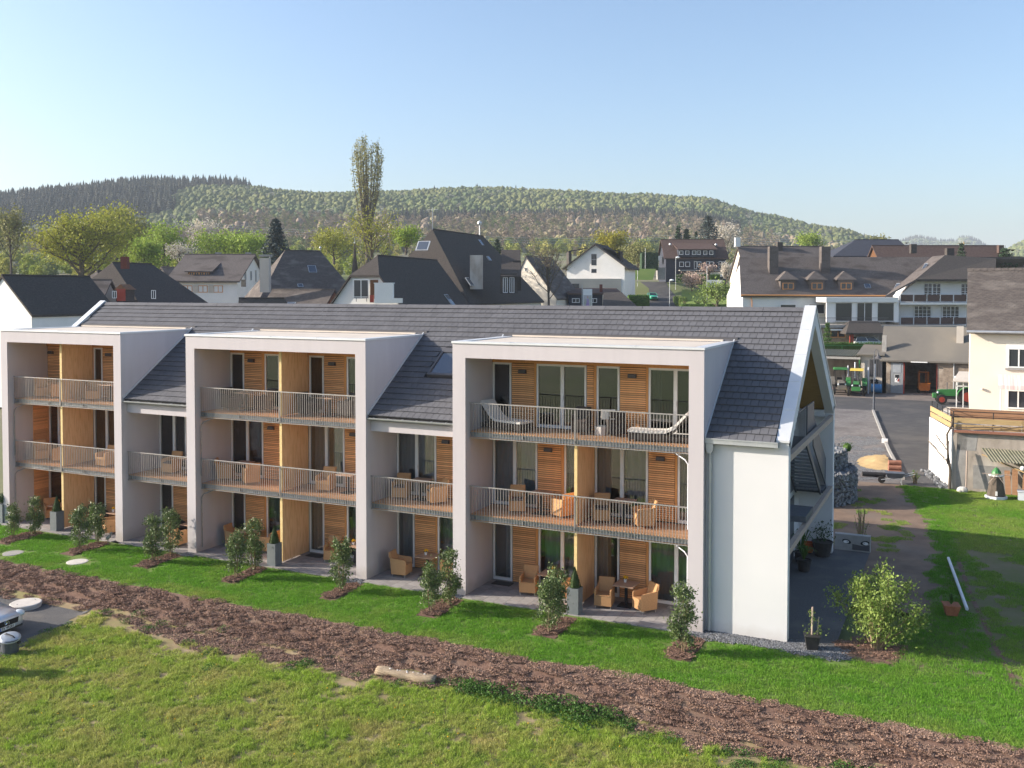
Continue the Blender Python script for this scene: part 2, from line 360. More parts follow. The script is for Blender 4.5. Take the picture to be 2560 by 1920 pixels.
def H(x, y):
    s, d = view_sd(x, y)
    u = s / max(d, 30.0)
    if d < 60 and y < 20:
        z = 0.0
        if y < -3.95:
            t = sm(-3.95, -6.1, y) if x > -27.5 else sm(-3.95, -5.8, y)
            z = -0.10 - 0.50 * (1 - 0) * t
        elif y < -0.3: z = -0.03 - 0.07 * sm(-0.3, -3.95, y)
        else: z = -0.03
        z += 0.03 * noise.noise((x * 0.5, y * 0.5, 0)) * sm(-6.0, -8.0, y)
        return z
    z = -0.03
    a = 2.2 * sm(100, 118, d) + 4.0 * sm(104, 182, d) + 4.5 * sm(182, 240, d)          # terrace below the guesthouse
    for (d0, z0), (d1, z1) in zip(PROF, PROF[1:]):
        if d0 <= d < d1: b = z0 + (z1 - z0) * (d - d0) / (d1 - d0)
    z += b + (a - b) * sm(0.18, 0.26, u)
    z += 18.0 * min(1.0, max(0.0, (d - 235) / 265.0)) * (1 - 0.5 * sm(0.2, 0.34, u)) * (1 - 0.9 * sm(0.38, 0.5, u))
    hr = ridge(u)
    f = sm(500, 960, d); f = 0.55 * f + 0.45 * min(1, max(0, (d - 520) / 420.0)) if d > 520 else f
    z += hr * f
    if d > 1000:                                                     # plateau falls away, then the two far hills
        z -= (d - 1000) * 0.03 * (1 - sm(0.3, 0.45, u))
        z += 128 * sm(1700, 2600, d) * sm(0.345, 0.43, u) * (1 - 0.75 * sm(0.47, 0.53, u)) * (0.93 + 0.07 * math.sin(u * 40))
    if u > 0.47: z += 70 * sm(0.445, 0.58, u) * sm(620, 1300, d)
    if d > 600: z += 5 * noise.noise((x * 0.006, y * 0.006, 3))
    return z
# ------------------------------------------------------------------ main building
YB = 2.05                                                           # glazed rear plane of the loggias
Z1, Z2 = 2.78, 5.68                                                 # deck levels
ZT = 8.81
EY, EZ, SL = 0.15, 6.0, 0.705                                       # eave line and slope of the front roof
RY = 5.66; RZ = EZ + SL * (RY - EY)
def roof_z(y): return EZ + SL * (y - EY)
bld = thing('apartment_building', 'long new apartment house with grey framed balcony bays and dark tiled pitched roof', 'apartment building')
BAYS = [(-39.34, -31.87, -38.93, -32.29), (-28.25, -19.6, -27.8, -20.05), (-15.99, -7.185, -15.49, -7.66)]
yt = (ZT - 0.1 - EZ) / SL + EY + 0.05
for (x0, x1, a, b) in BAYS:
    m = MB()
    lo = 0.0
    m.box(x0, a, 0, yt, -0.05, ZT - 0.07)                            # left wall
    m.box(b, x1, 0, yt, -0.05, ZT - 0.07)                            # right wall
    m.box(a, b, 0, yt, 8.24, ZT - 0.13)                              # head beam and roof slab
    m.box(a, b, YB + 0.18, YB + 0.3, 8.0, 8.24)
    m.box(a, b, 0, 0.3, ZT - 0.13, ZT - 0.07)
    m.build('bay_frame', 'render_grey', bld)
    m = MB(); c = ZT - 0.07
    m.box(x0 - 0.03, x1 + 0.03, -0.04, 0.24, c, ZT)
    for xa, xb in ((x0 - 0.03, x0 + 0.36), (x1 - 0.36, x1 + 0.03)):
        m.box(xa, xb, 0.24, yt + 0.12, c, ZT - 0.002)
    for k in range(3):                                               # seams of the coping sheets
        xx = x0 + (x1 - x0) * (k + 1) / 4; m.box(xx - 0.012, xx + 0.012, -0.045, 0.243, c - 0.004, ZT + 0.006)
    m.build('coping', 'metal_coping', bld)
    m = MB(); m.box(x0 + 0.36, x1 - 0.36, 0.243, yt + 0.05, ZT - 0.129, ZT - 0.03)
    m.box(x0 + 0.36, x1 - 0.36, yt + 0.0, yt + 0.10, ZT - 0.06, ZT + 0.05)
    m.build('bay_roof', 'flat_roof', bld)
    m = MB(); m.box(x0 - 0.1, x1 + 0.12, yt + 0.11, yt + 0.22, ZT - 0.05, ZT + 0.12)
    m.build('flashing', 'lamp_grey', bld)
    for xx in (x0 - 0.04, x1 + 0.005):                               # verge flashing along the bay's sides on the tiles
        m = MB(); m.prism([(xx, EY - 0.05, EZ + 0.03), (xx, yt, roof_z(yt) + 0.06), (xx, yt, roof_z(yt) + 0.14), (xx, EY - 0.05, EZ + 0.11)], (0.035, 0, 0))
        m.build('side_flashing', 'metal_coping', bld)

# ---- body behind, gable frame, right end
m = MB()
XE = -6.0
m.box(-39.3, XE, YB + 3.2, 11.3, -0.05, 5.8)                           # rear volume
m.prism([(-39.3, YB + 3.2, 5.85), (-39.3, 11.2, 5.85), (-39.3, RY, RZ - 0.35), (-39.3, YB + 3.2, roof_z(YB + 3.2) - 0.35)], (33.3, 0, 0))
m.box(-39.3, -38.95, 2.4, YB + 3.2, -0.05, 5.8)
m.box(XE - 0.25, XE, 0.67, YB + 3.2, -0.05, 5.85)                      # loggia side wall
m.box(-7.18, XE - 0.25, 0.67, 0.9, -0.05, 5.9)
m.build('rear_body', 'white_wall', bld)
m = MB(); m.box(-7.183, -4.7, 0.32, 0.67, -0.05, 6.0); m.build('end_wall', 'white_wall', bld)
m = MB(); m.box(XE, -4.7, 11.0, 11.4, -0.05, 5.9); m.build('rear_wall', 'white_wall', bld)
XG0, XG1 = -5.02, -4.70
inner = 0.62
m = MB()                                                              # sloping white gable frame
yb = 11.4; zb = 5.9
m.prism([(XG1, 0.32, 6.0), (XG1, RY, RZ + 0.08), (XG1, RY, RZ + 0.08 - inner), (XG1, 0.67, 6.0 - 0.28)], (XG0 - XG1, 0, 0))
m.prism([(XG1, yb, zb), (XG1, RY, RZ + 0.08), (XG1, RY, RZ + 0.08 - inner), (XG1, yb - 0.35, zb - 0.28)], (XG0 - XG1, 0, 0))
m.build('gable_frame', 'white_wall', bld)
m = MB()                                                              # metal verge on top
for k in range(5):
    t0, t1 = k / 5 + 0.002, (k + 1) / 5 - 0.002
    y0, y1 = 0.26 + (RY - 0.26) * t0, 0.26 + (RY - 0.26) * t1
    z0, z1 = 6.0 + (RZ + 0.09 - 6.0) * t0, 6.0 + (RZ + 0.09 - 6.0) * t1
    m.prism([(XG0 - 0.04, y0, z0), (XG0 - 0.04, y1, z1), (XG0 - 0.04, y1, z1 + 0.07), (XG0 - 0.04, y0, z0 + 0.07)], (0.39, 0, 0))
m.prism([(XG0 - 0.04, yb + 0.15, zb - 0.05), (XG0 - 0.04, RY, RZ + 0.09), (XG0 - 0.04, RY, RZ + 0.16), (XG0 - 0.04, yb + 0.15, zb + 0.02)], (0.39, 0, 0))
m.build('verge_coping', 'metal_coping', bld)
m = MB()
m.prism([(-39.52, 0.1, 6.02), (-39.52, RY, RZ + 0.09), (-39.52, RY, RZ + 0.17), (-39.52, 0.1, 6.1)], (0.34, 0, 0))
m.prism([(-39.52, yb, zb), (-39.52, RY, RZ + 0.09), (-39.52, RY, RZ + 0.17), (-39.52, yb, zb + 0.08)], (0.34, 0, 0))
m.build('verge_coping', 'metal_coping', bld)
m = MB(); m.prism([(-6.0, 11.0, roof_z(2 * RY - 11.0) - 0.30), (-6.0, RY, RZ - 0.20), (-6.0, RY, RZ - 0.24), (-6.0, 11.0, roof_z(2 * RY - 11.0) - 0.34)], (0.975, 0, 0))
m.prism([(-6.0, 0.68, roof_z(0.68) - 0.24), (-6.0, RY, RZ - 0.20), (-6.0, RY, RZ - 0.24), (-6.0, 0.68, roof_z(0.68) - 0.28)], (0.975, 0, 0)); m.build('soffit', 'soffit_wood', bld)
m = MB(); m.prism([(-6.25, 0.68, 5.85), (-6.25, 5.3, 5.85), (-6.25, 5.3, roof_z(5.3) - 0.2), (-6.25, 0.68, roof_z(0.68) - 0.2)], (0.24, 0, 0)); m.build('end_gable', 'white_wall', bld)
m = MB(); m.box(-6.0, -5.03, 10.75, 10.999, 5.52, 5.78); m.build('gable_beam', 'white_wall', bld)
for z0, y0 in ((5.38, 0.6), (2.52, 0.6)):
    m = MB(); m.box(-4.86, -4.703, 0.67, 11.0, z0, z0 + 0.2)
    m.build('cross_beam', 'beam_wood', bld)
# stair in the open gable
st = MB(); st.box(-6.0, -4.95, 9.9, 11.0, 2.62, 2.74); st.box(-6.0, -4.95, 4.6, 6.0, 5.28, 5.38)
st.prism([(-5.0, 6.0, 5.10), (-5.0, 9.9, 2.55), (-5.0, 9.9, 2.80), (-5.0, 6.0, 5.36)], (-0.06, 0, 0))
st.prism([(-5.93, 6.0, 5.10), (-5.93, 9.9, 2.55), (-5.93, 9.9, 2.80), (-5.93, 6.0, 5.36)], (-0.06, 0, 0))
stair = st.build('stair', 'dark_steel', bld)
for k in range(15):
    t = (k + 0.5) / 15; m = MB(); y = 6.0 + 3.9 * t; z = 5.3 - 2.6 * t
    m.box(-5.93, -5.06, y - 0.15, y + 0.15, z - 0.03, z); m.build('tread', 'galvanised', stair)
m = MB(); m.box(-5.0, -4.95, 5.8, 7.4, 5.44, 6.5)
m.prism([(-5.0, 7.4, 5.98), (-5.0, 10.95, 3.82), (-5.0, 10.95, 2.75), (-5.0, 7.4, 4.85)], (0.04, 0, 0))
m.build('stair_parapet', 'dark_steel', bld)
m = MB()
for k in range(14):
    y = 2.4 + k * 0.25; m.box(-5.02, -5.0, y, y + 0.02, 5.4, 6.45)
m.box(-5.03, -4.99, 2.3, 5.8, 6.45, 6.49); m.box(-5.9, -5.0, 2.3, 4.6, 5.28, 5.38)
m.build('landing_railing', 'dark_steel', bld)
m = MB(); m.box(-6.0, -4.72, 4.0, 5.7, 2.78, 2.98); m.build('canopy', 'dark_steel', bld)
for (ya, yb2, z0, z1) in ((6.6, 7.9, 0.0, 2.3), (8.3, 9.6, 0.0, 2.5), (6.6, 9.6, 2.75, 4.8)):
    m = MB(); m.box(XE, XE + 0.03, ya, yb2, z0, z1); m.build('side_door', 'dark_steel', bld)

# ---- roof: under-sheet, tiles (300 nearest on their own), ridge
m = MB()
ym = yt + 0.04; zm = roof_z(ym)
m.prism([(-39.3, ym, zm - 0.16), (-39.3, RY, RZ - 0.16), (-39.3, RY, RZ - 0.06), (-39.3, ym, zm - 0.06)], (34.2, 0, 0))
for xa, xb in ((-31.87, -28.25), (-19.6, -15.99), (-7.185, -5.1)):
    m.prism([(xa, EY, EZ - 0.16), (xa, ym, zm - 0.16), (xa, ym, zm - 0.06), (xa, EY, EZ - 0.06)], (xb - xa, 0, 0))
m.prism([(-39.3, RY, RZ - 0.16), (-39.3, 11.55, 5.75), (-39.3, 11.55, 5.85), (-39.3, RY, RZ - 0.06)], (34.2, 0, 0))
roof = m.build('roof', 'roof_under', bld)
TW, TE = 0.25, 0.315
ct = 1 / math.hypot(1, SL); st_ = SL * ct                              # unit vector up the slope: (0, ct, st_)
nrows = 21
tm = MB()
tl = TE + 0.03
def tile_verts(w, l, lift):
    a = [(0.006, 0), (w - 0.006, 0), (w - 0.006, l), (0.006, l)]
    top = [(x, s * ct - (lift + 0.03) * st_ * (1 if s == 0 else 0.05), s * st_ + (lift + 0.03) * ct * (1 if s == 0 else 0.05)) for x, s in a]
    bot = [(x, s * ct + 0.012 * st_, s * st_ - 0.012 * ct) for x, s in a]
    return top + bot
TF = [(0, 1, 2, 3), (4, 5, 1, 0), (5, 6, 2, 1), (7, 4, 0, 3)]
single = MB().add(tile_verts(TW, tl, 0.012), TF).mesh('tile', 'roof_tile')
def in_bay(x, y):
    for (x0, x1, a, b) in BAYS:
        if x0 < x + 0.02 and x + TW - 0.02 < x1 and y < yt - 0.05: return True
    return False
cands = []; halves = []
for r in range(nrows):
    s = r * TE; y = EY + s * ct - 0.02; z = EZ + s * st_ + 0.0
    off = (r % 2) * TW / 2
    n = int(34.4 / TW) + 1
    for k in range(n):
        x = -39.2 + off + k * TW
        if x + TW > -5.0:
            if x + TW / 2 < -4.98: halves.append((x, y, z))
            continue
        if in_bay(x, y) and in_bay(x + 0.0, y + 0.1): continue
        if -18.35 < x < -16.9 and 7.25 < z < 8.35 and x + TW > -18.25 and x < -17.05 and y > 1.9 and y < 3.3: continue
        cands.append((x, y, z))
cands.sort(key=lambda p: -p[0])
own = cands[:280]
for p in own: link('tile', single, roof, p)
half = MB().add(tile_verts(TW / 2, tl, 0.012), TF).mesh('half_tile', 'roof_tile')
for p in halves: link('half_tile', half, roof, p)
rest = MB(); tv = tile_verts(TW, tl, 0.012)
for p in cands[280:]:
    dz = random.uniform(0, 0.004)
    rest.add([(v[0] + p[0], v[1] + p[1], v[2] + p[2] + dz) for v in tv], TF)
tag(rest.build('tile_field', 'roof_tile', bld), kind='stuff')
for k in range(23):
    x = -39.18 + k * 1.487; m = MB()
    m.prism([(x, RY - 0.19, RZ - 0.055), (x, RY - 0.03, RZ + 0.085), (x, RY + 0.03, RZ + 0.085), (x, RY + 0.19, RZ - 0.055)], (1.475, 0, 0))
    m.build('ridge_tile', 'roof_tile', roof)
# skylight
m = MB()
def on_roof(x, y, lift): return (x, y - lift * st_, roof_z(y) + lift * ct)
def roof_slab(mb, x0, x1, y0, y1, l0, l1):
    p = [on_roof(x0, y0, l0), on_roof(x1, y0, l0), on_roof(x1, y1, l0), on_roof(x0, y1, l0), on_roof(x0, y0, l1), on_roof(x1, y0, l1), on_roof(x1, y1, l1), on_roof(x0, y1, l1)]
    mb.add(p, [(0,3,2,1),(4,5,6,7),(0,1,5,4),(1,2,6,5),(2,3,7,6),(3,0,4,7)])
def skylight(x0, x1, y0, y1):
    m = MB(); f = 0.09
    roof_slab(m, x0, x0 + f, y0, y1, -0.03, 0.13); roof_slab(m, x1 - f, x1, y0, y1, -0.03, 0.13)
    roof_slab(m, x0 + f, x1 - f, y0, y0 + f, -0.03, 0.125); roof_slab(m, x0 + f, x1 - f, y1 - f, y1, -0.03, 0.125)
    roof_slab(m, x0 - 0.07, x1 + 0.07, y1 + 0.002, y1 + 0.16, 0.0, 0.09)
    o = m.build('skylight', 'lamp_grey', bld)
    g = MB(); roof_slab(g, x0 + f, x1 - f, y0 + f, y1 - f, 0.07, 0.085); g.build('glass_pane', 'sky_pane', o)
    return o
M['sky_pane'] = mat('sky_pane', (0.12, 0.14, 0.17), rough=0.06, spec=1.0)
M['sky_pane'].node_tree.nodes['Principled BSDF'].inputs['Metallic'].default_value = 0.55
M['sky_pane'].node_tree.nodes['Principled BSDF'].inputs['Base Color'].default_value = (0.4, 0.44, 0.5, 1)
skylight(-18.2, -17.1, 2.02, 3.22)

# ---- facade fields
GLASS = glass_mat('window_glass'); M['glass'] = GLASS
M['glass_refl'] = glass_mat('window_glass_deep', tint=(0.45, 0.5, 0.52), ior=1.7, lo=0.10)
slat_count = [0]
SLAT_P, SLAT_H = 0.072, 0.054
slat_rest = MB()
SLM = {}
def slat_mesh(w):
    k = round(w, 3)
    if k not in SLM: SLM[k] = MB().box(0, w, -0.026, 0, 0, SLAT_H).mesh('slat', 'slat_wood')
    return SLM[k]
def cladding(x0, x1, z0, z1, single):
    m = MB(); m.box(x0, x1, YB + 0.03, YB + 0.08, z0, z1)
    o = m.build('cladding', 'backing_wood', bld)
    n = int((z1 - z0) / SLAT_P)
    for k in range(n):
        z = z0 + 0.01 + k * (z1 - z0 - 0.02) / n
        if single and slat_count[0] < 300:
            slat_count[0] += 1
            link('slat', slat_mesh(x1 - x0 - 0.02), o, (x0 + 0.01, YB + 0.029, z))
        else:
            slat_rest.box(x0 + 0.01, x1 - 0.01, YB + 0.003, YB + 0.029, z, z + SLAT_H)
def lamp(x, z):
    m = MB(); m.prism([(x - 0.14, YB - 0.14, z - 0.05), (x - 0.14, YB, z - 0.07), (x - 0.14, YB, z + 0.075), (x - 0.14, YB - 0.11, z + 0.06)], (0.28, 0, 0))
    m.build('wall_lamp', 'lamp_grey', bld)
def trim(x0, x1, z0, z1):
    MB().box(x0, x1, YB - 0.02, YB + 0.06, z0, z1).build('wood_post', 'trim_wood', bld)
def curtain_mesh(x0, x1, z0, z1, y, amp=0.05):
    m = MB(); n = max(8, int((x1 - x0) / 0.045)); vs = []; ph = random.random() * 6
    for i in range(n + 1):
        x = x0 + (x1 - x0) * i / n
        yy = y + amp * math.sin(i * 1.25 + ph) + 0.02 * math.sin(i * 0.37 + ph)
        vs += [(x, yy, z0), (x, yy, z1)]
    m.add(vs, [(2 * i, 2 * i + 2, 2 * i + 3, 2 * i + 1) for i in range(n)]); return m
def window(x0, x1, z0, z1, mulls=(), cur=((0, 1),), handle=None, deep=False):
    """white framed door-window; mulls = x of uprights, cur = curtain spans as fractions"""
    m = MB(); f = 0.07; y0, y1 = YB + 0.0, YB + 0.09
    m.box(x0, x0 + f, y0, y1, z0, z1); m.box(x1 - f, x1, y0, y1, z0, z1)
    m.box(x0 + f, x1 - f, y0, y1, z0, z0 + 0.11); m.box(x0 + f, x1 - f, y0, y1, z1 - f, z1)
    edges = [x0 + f]
    for q in mulls:
        m.box(q - 0.065, q + 0.065, y0 - 0.006, y1, z0 + 0.11, z1 - f); edges += [q - 0.065, q + 0.065]
        m.box(q + 0.02, q + 0.045, y0 - 0.05, y0 - 0.006, z0 + 1.0, z0 + 1.16)
    edges.append(x1 - f)
    o = m.build('window', 'white_frame', bld)
    for a, b in zip(edges[::2], edges[1::2]):
        g = MB(); g.box(a, b, y0 + 0.035, y0 + 0.05, z0 + 0.11, z1 - f); g.build('glass_pane', 'glass_refl' if deep else 'glass', o)
    for a, b in cur:
        w = x1 - x0
        curtain_mesh(x0 + w * a + 0.03, x0 + w * b - 0.03, z0 + 0.05, z1, YB + 0.30).build('curtain', 'curtain', o)
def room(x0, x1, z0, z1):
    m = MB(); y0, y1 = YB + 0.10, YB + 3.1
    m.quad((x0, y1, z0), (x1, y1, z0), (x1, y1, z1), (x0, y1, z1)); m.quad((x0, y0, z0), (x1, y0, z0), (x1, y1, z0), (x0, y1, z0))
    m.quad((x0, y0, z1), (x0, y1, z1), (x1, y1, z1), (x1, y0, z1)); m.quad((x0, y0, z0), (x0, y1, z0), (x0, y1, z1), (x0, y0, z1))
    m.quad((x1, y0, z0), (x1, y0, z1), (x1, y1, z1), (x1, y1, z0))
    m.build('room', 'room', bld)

G0, G1 = 0.02, 2.48; A0, A1 = Z1 + 0.02, 5.22; T0, T1 = Z2 + 0.02, 7.96
LEV = {'g': (G0, G1), 'm': (A0, A1), 't': (T0, T1)}
def level(lv, segs, single=False, left=None, right=None):
    """segs: ('w',x0,x1,mulls,curtains) window, ('s',x0,x1[,lampx]) slats, ('p',x0,x1) wood post"""
    z0, z1 = LEV[lv]
    for s in segs:
        if s[0] == 'w': window(s[1], s[2], z0, z1, s[3] if len(s) > 3 else (), s[4] if len(s) > 4 else ((0, 1),), deep=(lv == 't'))
        elif s[0] == 's':
            cladding(s[1], s[2], z0, z1, single)
            if len(s) > 3: lamp(s[3], z1 - 0.30)
        else: trim(s[1], s[2], z0, z1)
    x0, x1 = segs[0][1], segs[-1][2]
    MB().box(x0, x1, YB - 0.03, YB + 0.08, z1 + 0.003, {'g': 2.6, 'm': 5.5, 't': 8.23}[lv]).build('head_board', 'trim_wood', bld)
    room(x0 - 0.05, x1 + 0.05, z0 - 0.02, z1 + 0.25)
# right bay
level('t', [('w', -15.47, -14.72, (), ((0.0, 0.25),)), ('s', -14.71, -13.82, -14.25), ('p', -13.81, -13.73), ('w', -13.72, -11.83, (-12.73,), ()), ('s', -11.82, -11.56), ('p', -11.55, -11.46),
            ('w', -11.45, -10.62, (), ()), ('s', -10.61, -9.68, -10.15), ('p', -9.67, -9.60), ('w', -9.59, -7.68, (-8.66,), ((0.0, 0.22), (0.72, 1.0)))], True)
level('m', [('w', -15.45, -13.69, (-14.58,), ((0.0, 0.5), (0.55, 1.0))), ('s', -13.68, -12.77, -13.25), ('p', -12.76, -12.66), ('w', -12.65, -11.62)], True)
level('m', [('w', -11.5, -9.60, (-10.52,), ((0.0, 0.28), (0.52, 1.0))), ('s', -9.59, -8.66, -9.15), ('p', -8.65, -8.58), ('w', -8.57, -7.68, (-7.72,))], True)
level('g', [('w', -15.45, -14.68, (), ((0.5, 1.0),)), ('s', -14.67, -13.75, -14.25), ('p', -13.74, -13.65), ('w', -13.64, -11.62, (-12.72,), ((0.03, 1.0),))], True)
level('g', [('w', -11.5, -10.61, (), ((0.0, 0.45),)), ('s', -10.60, -9.65, -10.13), ('p', -9.64, -9.56), ('w', -9.55, -7.68, (-8.6,))], True)
# gap between middle and right bay
level('m', [('w', -19.58, -17.85, (-18.7,)), ('s', -17.84, -17.0, -17.4), ('p', -16.99, -16.92), ('w', -16.91, -16.0)], True)
level('g', [('w', -19.58, -18.81), ('s', -18.80, -17.88, -18.3), ('p', -17.87, -17.80), ('w', -17.79, -16.0, (-16.9,))])
# middle bay
level('t', [('w', -27.78, -27.06, (), ()), ('s', -27.05, -26.12, -26.62), ('p', -26.11, -25.98), ('w', -25.97, -23.89, (-25.2,), ((0.5, 0.9),))])
level('t', [('p', -23.74, -23.72), ('w', -23.71, -23.0, (), ((0.0, 0.5),)), ('s', -22.99, -22.02, -22.55), ('p', -22.01, -21.9), ('w', -21.89, -20.07, (-20.95,), ())])
level('m', [('w', -27.78, -26.08, (-26.91,)), ('s', -26.07, -25.0, -25.62), ('p', -24.99, -24.9), ('w', -24.89, -23.89)])
level('m', [('w', -23.74, -22.02, (-22.89,), ((0.0, 0.48), (0.52, 1.0))), ('s', -22.01, -21.1, -21.55), ('p', -21.09, -21.0), ('w', -20.99, -20.07)])
level('g', [('w', -27.78, -27.06), ('s', -27.05, -26.05, -26.6), ('p', -26.04, -25.94), ('w', -25.93, -23.89, (-24.9,))])
level('g', [('w', -23.74, -23.02), ('s', -23.01, -22.02, -22.5), ('p', -22.01, -21.93), ('w', -21.92, -20.07, (-21.0,))])
# gap between left and middle bay
level('m', [('w', -31.85, -30.3, (-31.0,)), ('s', -30.29, -29.3, -29.8), ('w', -29.29, -28.27)])
level('g', [('w', -31.85, -31.1), ('s', -31.09, -30.1, -30.55), ('p', -30.09, -30.0), ('w', -29.99, -28.27, (-29.1,))])
# left bay
level('t', [('s', -38.91, -38.0, -38.6), ('p', -37.99, -37.9), ('w', -37.89, -36.06, (-37.0,))])
level('t', [('p', -35.89, -35.86), ('w', -35.85, -35.3, (), ((0.0, 1.0),)), ('s', -35.29, -34.3, -34.85), ('p', -34.29, -34.2), ('w', -34.19, -32.31, (-33.2,))])
level('m', [('p', -38.91, -38.86), ('w', -38.85, -37.4, (-38.2,)), ('s', -37.39, -36.06)])
level('m', [('w', -35.89, -34.2, (-35.08,), ((0.0, 1.0),)), ('s', -34.19, -33.3, -33.8), ('w', -33.29, -32.31)])
level('g', [('w', -38.91, -38.0), ('s', -37.99, -36.06, -37.9)])
level('g', [('w', -35.89, -35.2, (), ((0.0, 1.0),)), ('s', -35.19, -34.2, -34.75), ('p', -34.19, -34.1), ('w', -34.09, -32.31, (-33.2,))])
tag(slat_rest.build('slat_field', 'slat_wood', bld), kind='stuff')
# wooden lining on the left bay's inner side wall (two lower floors)
for z0, z1 in ((0.02, 2.5), (A0, A1)):
    m = MB(); m.box(-38.93, -38.905, 1.25, YB - 0.03, z0, z1)
    for k in range(int((z1 - z0) / SLAT_P)): m.box(-38.904, -38.885, 1.26, YB - 0.04, z0 + k * SLAT_P, z0 + k * SLAT_P + SLAT_H)
    tag(m.build('side_cladding', 'slat_wood', bld), kind='stuff')
# timber dividers between the flats
for x0, x1, levels in ((-11.62, -11.505, ((0.02, 2.58), (Z1, 5.49))), (-23.88, -23.755, ((0.02, 2.58), (Z1, 5.49), (Z2, 8.24))), (-36.04, -35.905, ((0.02, 2.58), (Z1, 5.49), (Z2, 8.24)))):
    for z0, z1 in levels:
        m = MB(); m.box(x0, x1, 0.42, YB - 0.02, z0 + 0.03, z1); o = m.build('divider', 'clt_wood', bld)
        MB().box(x0 + 0.004, x1 - 0.004, 0.405, 0.419, z0 + 0.03, z1).build('divider_edge', 'clt_end', o)
# ---- balconies
bal_count = [0]; bal_rest = MB(); BAR = {}
def balcony(x0, x1, zd, single, posts=()):
    y0 = 0.32
    b = MB(); b.box(x0, x1, y0 + 0.06, y0 + 0.14, zd - 0.20, zd - 0.045)        # galvanised channel
    b.box(x0, x1, y0 + 0.02, y0 + 0.059, zd - 0.075, zd - 0.045); b.box(x0, x1, y0 + 0.02, y0 + 0.059, zd - 0.20, zd - 0.185)
    n = int((x1 - x0) / 0.5)
    for k in range(n + 1):
        x = x0 + 0.04 + (x1 - x0 - 0.08) * k / n; b.box(x - 0.03, x + 0.03, y0 + 0.141, YB - 0.04, zd - 0.19, zd - 0.05)
    o = b.build('balcony', 'galvanised', bld)
    d = MB(); nb = 14; w = (YB - 0.03 - y0 - 0.02) / nb
    for k in range(nb):
        d.box(x0 + 0.01, x1 - 0.01, y0 + 0.02 + k * w, y0 + 0.02 + (k + 1) * w - 0.008, zd - 0.035, zd - random.uniform(0, 0.003))
    tag(d.build('deck_boards', 'deck_wood', o), kind='stuff')
    c = MB(); c.box(x0 + 0.005, x1 - 0.005, y0 + 0.16, YB - 0.05, zd - 0.26, zd - 0.195); c.build('balcony_soffit', 'trim_wood', o)
    r = MB(); yr = y0 - 0.02; zt = zd + 1.0
    r.box(x0, x1, yr - 0.02, yr + 0.022, zt - 0.035, zt); r.box(x0, x1, yr - 0.012, yr + 0.014, zd - 0.235, zd - 0.215)
    for q in posts: r.box(q - 0.03, q + 0.03, yr + 0.024, yr + 0.06, zd - 0.2, zt - 0.04)
    for q in list(lin(x0 + 0.1, x1 - 0.1, max(2, int((x1 - x0) / 1.9)))): r.box(q - 0.02, q + 0.02, yr + 0.015, yr + 0.07, zd - 0.16, zd - 0.08)
    ro = r.build('balcony_railing', 'rail_steel', bld)
    h = zt - 0.036 - (zd - 0.214)
    if h not in BAR: BAR[h] = MB().box(-0.008, 0.008, -0.006, 0.008, 0, h).mesh('baluster', 'rail_steel')
    n = int((x1 - x0) / 0.103)
    for k in range(n):
        x = x0 + 0.05 + (x1 - x0 - 0.1) * k / (n - 1)
        if single and bal_count[0] < 300:
            bal_count[0] += 1; link('baluster', BAR[h], ro, (x, yr, zd - 0.214))
        else: bal_rest.box(x - 0.008, x + 0.008, yr - 0.006, yr + 0.008, zd - 0.214, zd - 0.214 + h)
for zd in (Z2, Z1): balcony(-15.48, -7.67, zd, True, (-11.56,))
balcony(-19.59, -16.0, Z1, True)
for zd in (Z2, Z1): balcony(-27.79, -20.06, zd, True, (-23.82,))
for zd in (Z2, Z1): balcony(-38.92, -32.3, zd, False, (-35.97,))
balcony(-31.86, -28.26, Z1, False)
tag(bal_rest.build('baluster_field', 'rail_steel', bld), kind='stuff')
# ---- low eaves between the bays: fascia, gutter, soffit
for x0, x1 in ((-31.865, -28.255), (-19.595, -15.995)):
    m = MB(); m.box(x0, x1, 0.3, 0.5, 5.42, 5.8); m.box(x0, x1, 0.5, YB + 0.2, 5.5, 5.62); m.build('fascia', 'render_grey', bld)
    m = MB(); n = 8; vs = []
    for x in (x0 + 0.02, x1 - 0.02):
        for k in range(n + 1):
            a = math.pi * k / n; vs.append((x, 0.12 - 0.085 * math.cos(a), 5.93 - 0.085 * math.sin(a)))
        for k in range(n, -1, -1):
            a = math.pi * k / n; vs.append((x, 0.12 - 0.075 * math.cos(a), 5.935 - 0.075 * math.sin(a)))
    L = 2 * (n + 1); m.add(vs, [(k, (k + 1) % L, L + (k + 1) % L, L + k) for k in range(L)] + [tuple(range(L))[::-1], tuple(range(L, 2 * L))])
    for k in range(6):
        xx = x0 + 0.3 + k * (x1 - x0 - 0.6) / 5; m.box(xx - 0.012, xx + 0.012, 0.03, 0.22, 5.94, 5.95)
    m.build('gutter', 'zinc', bld)
m = MB(); m.box(-7.18, -4.98, 0.10, 0.34, 5.86, 6.0); m.box(-7.18, -4.98, 0.08, 0.12, 5.99, 6.03); m.build('eave_gutter', 'zinc', bld)
m = MB(); m.prism([(-7.16, 0.12, 5.85), (-6.92, 0.12, 5.85), (-6.94, 0.12, 5.62), (-7.0, 0.12, 5.55), (-7.08, 0.12, 5.55), (-7.14, 0.12, 5.62)], (0, 0.18, 0))
m.build('rain_hopper', 'zinc', bld)
m = MB(); m.tube([(-7.04, 0.22, 5.56), (-7.04, 0.22, 0.02)], 0.05, 10)
for z in (1.3, 3.4, 5.0): m.tube([(-7.04, 0.22, z), (-7.04, 0.22, z + 0.06)], 0.06, 10)
m.build('downpipe', 'zinc', bld, smooth=False)
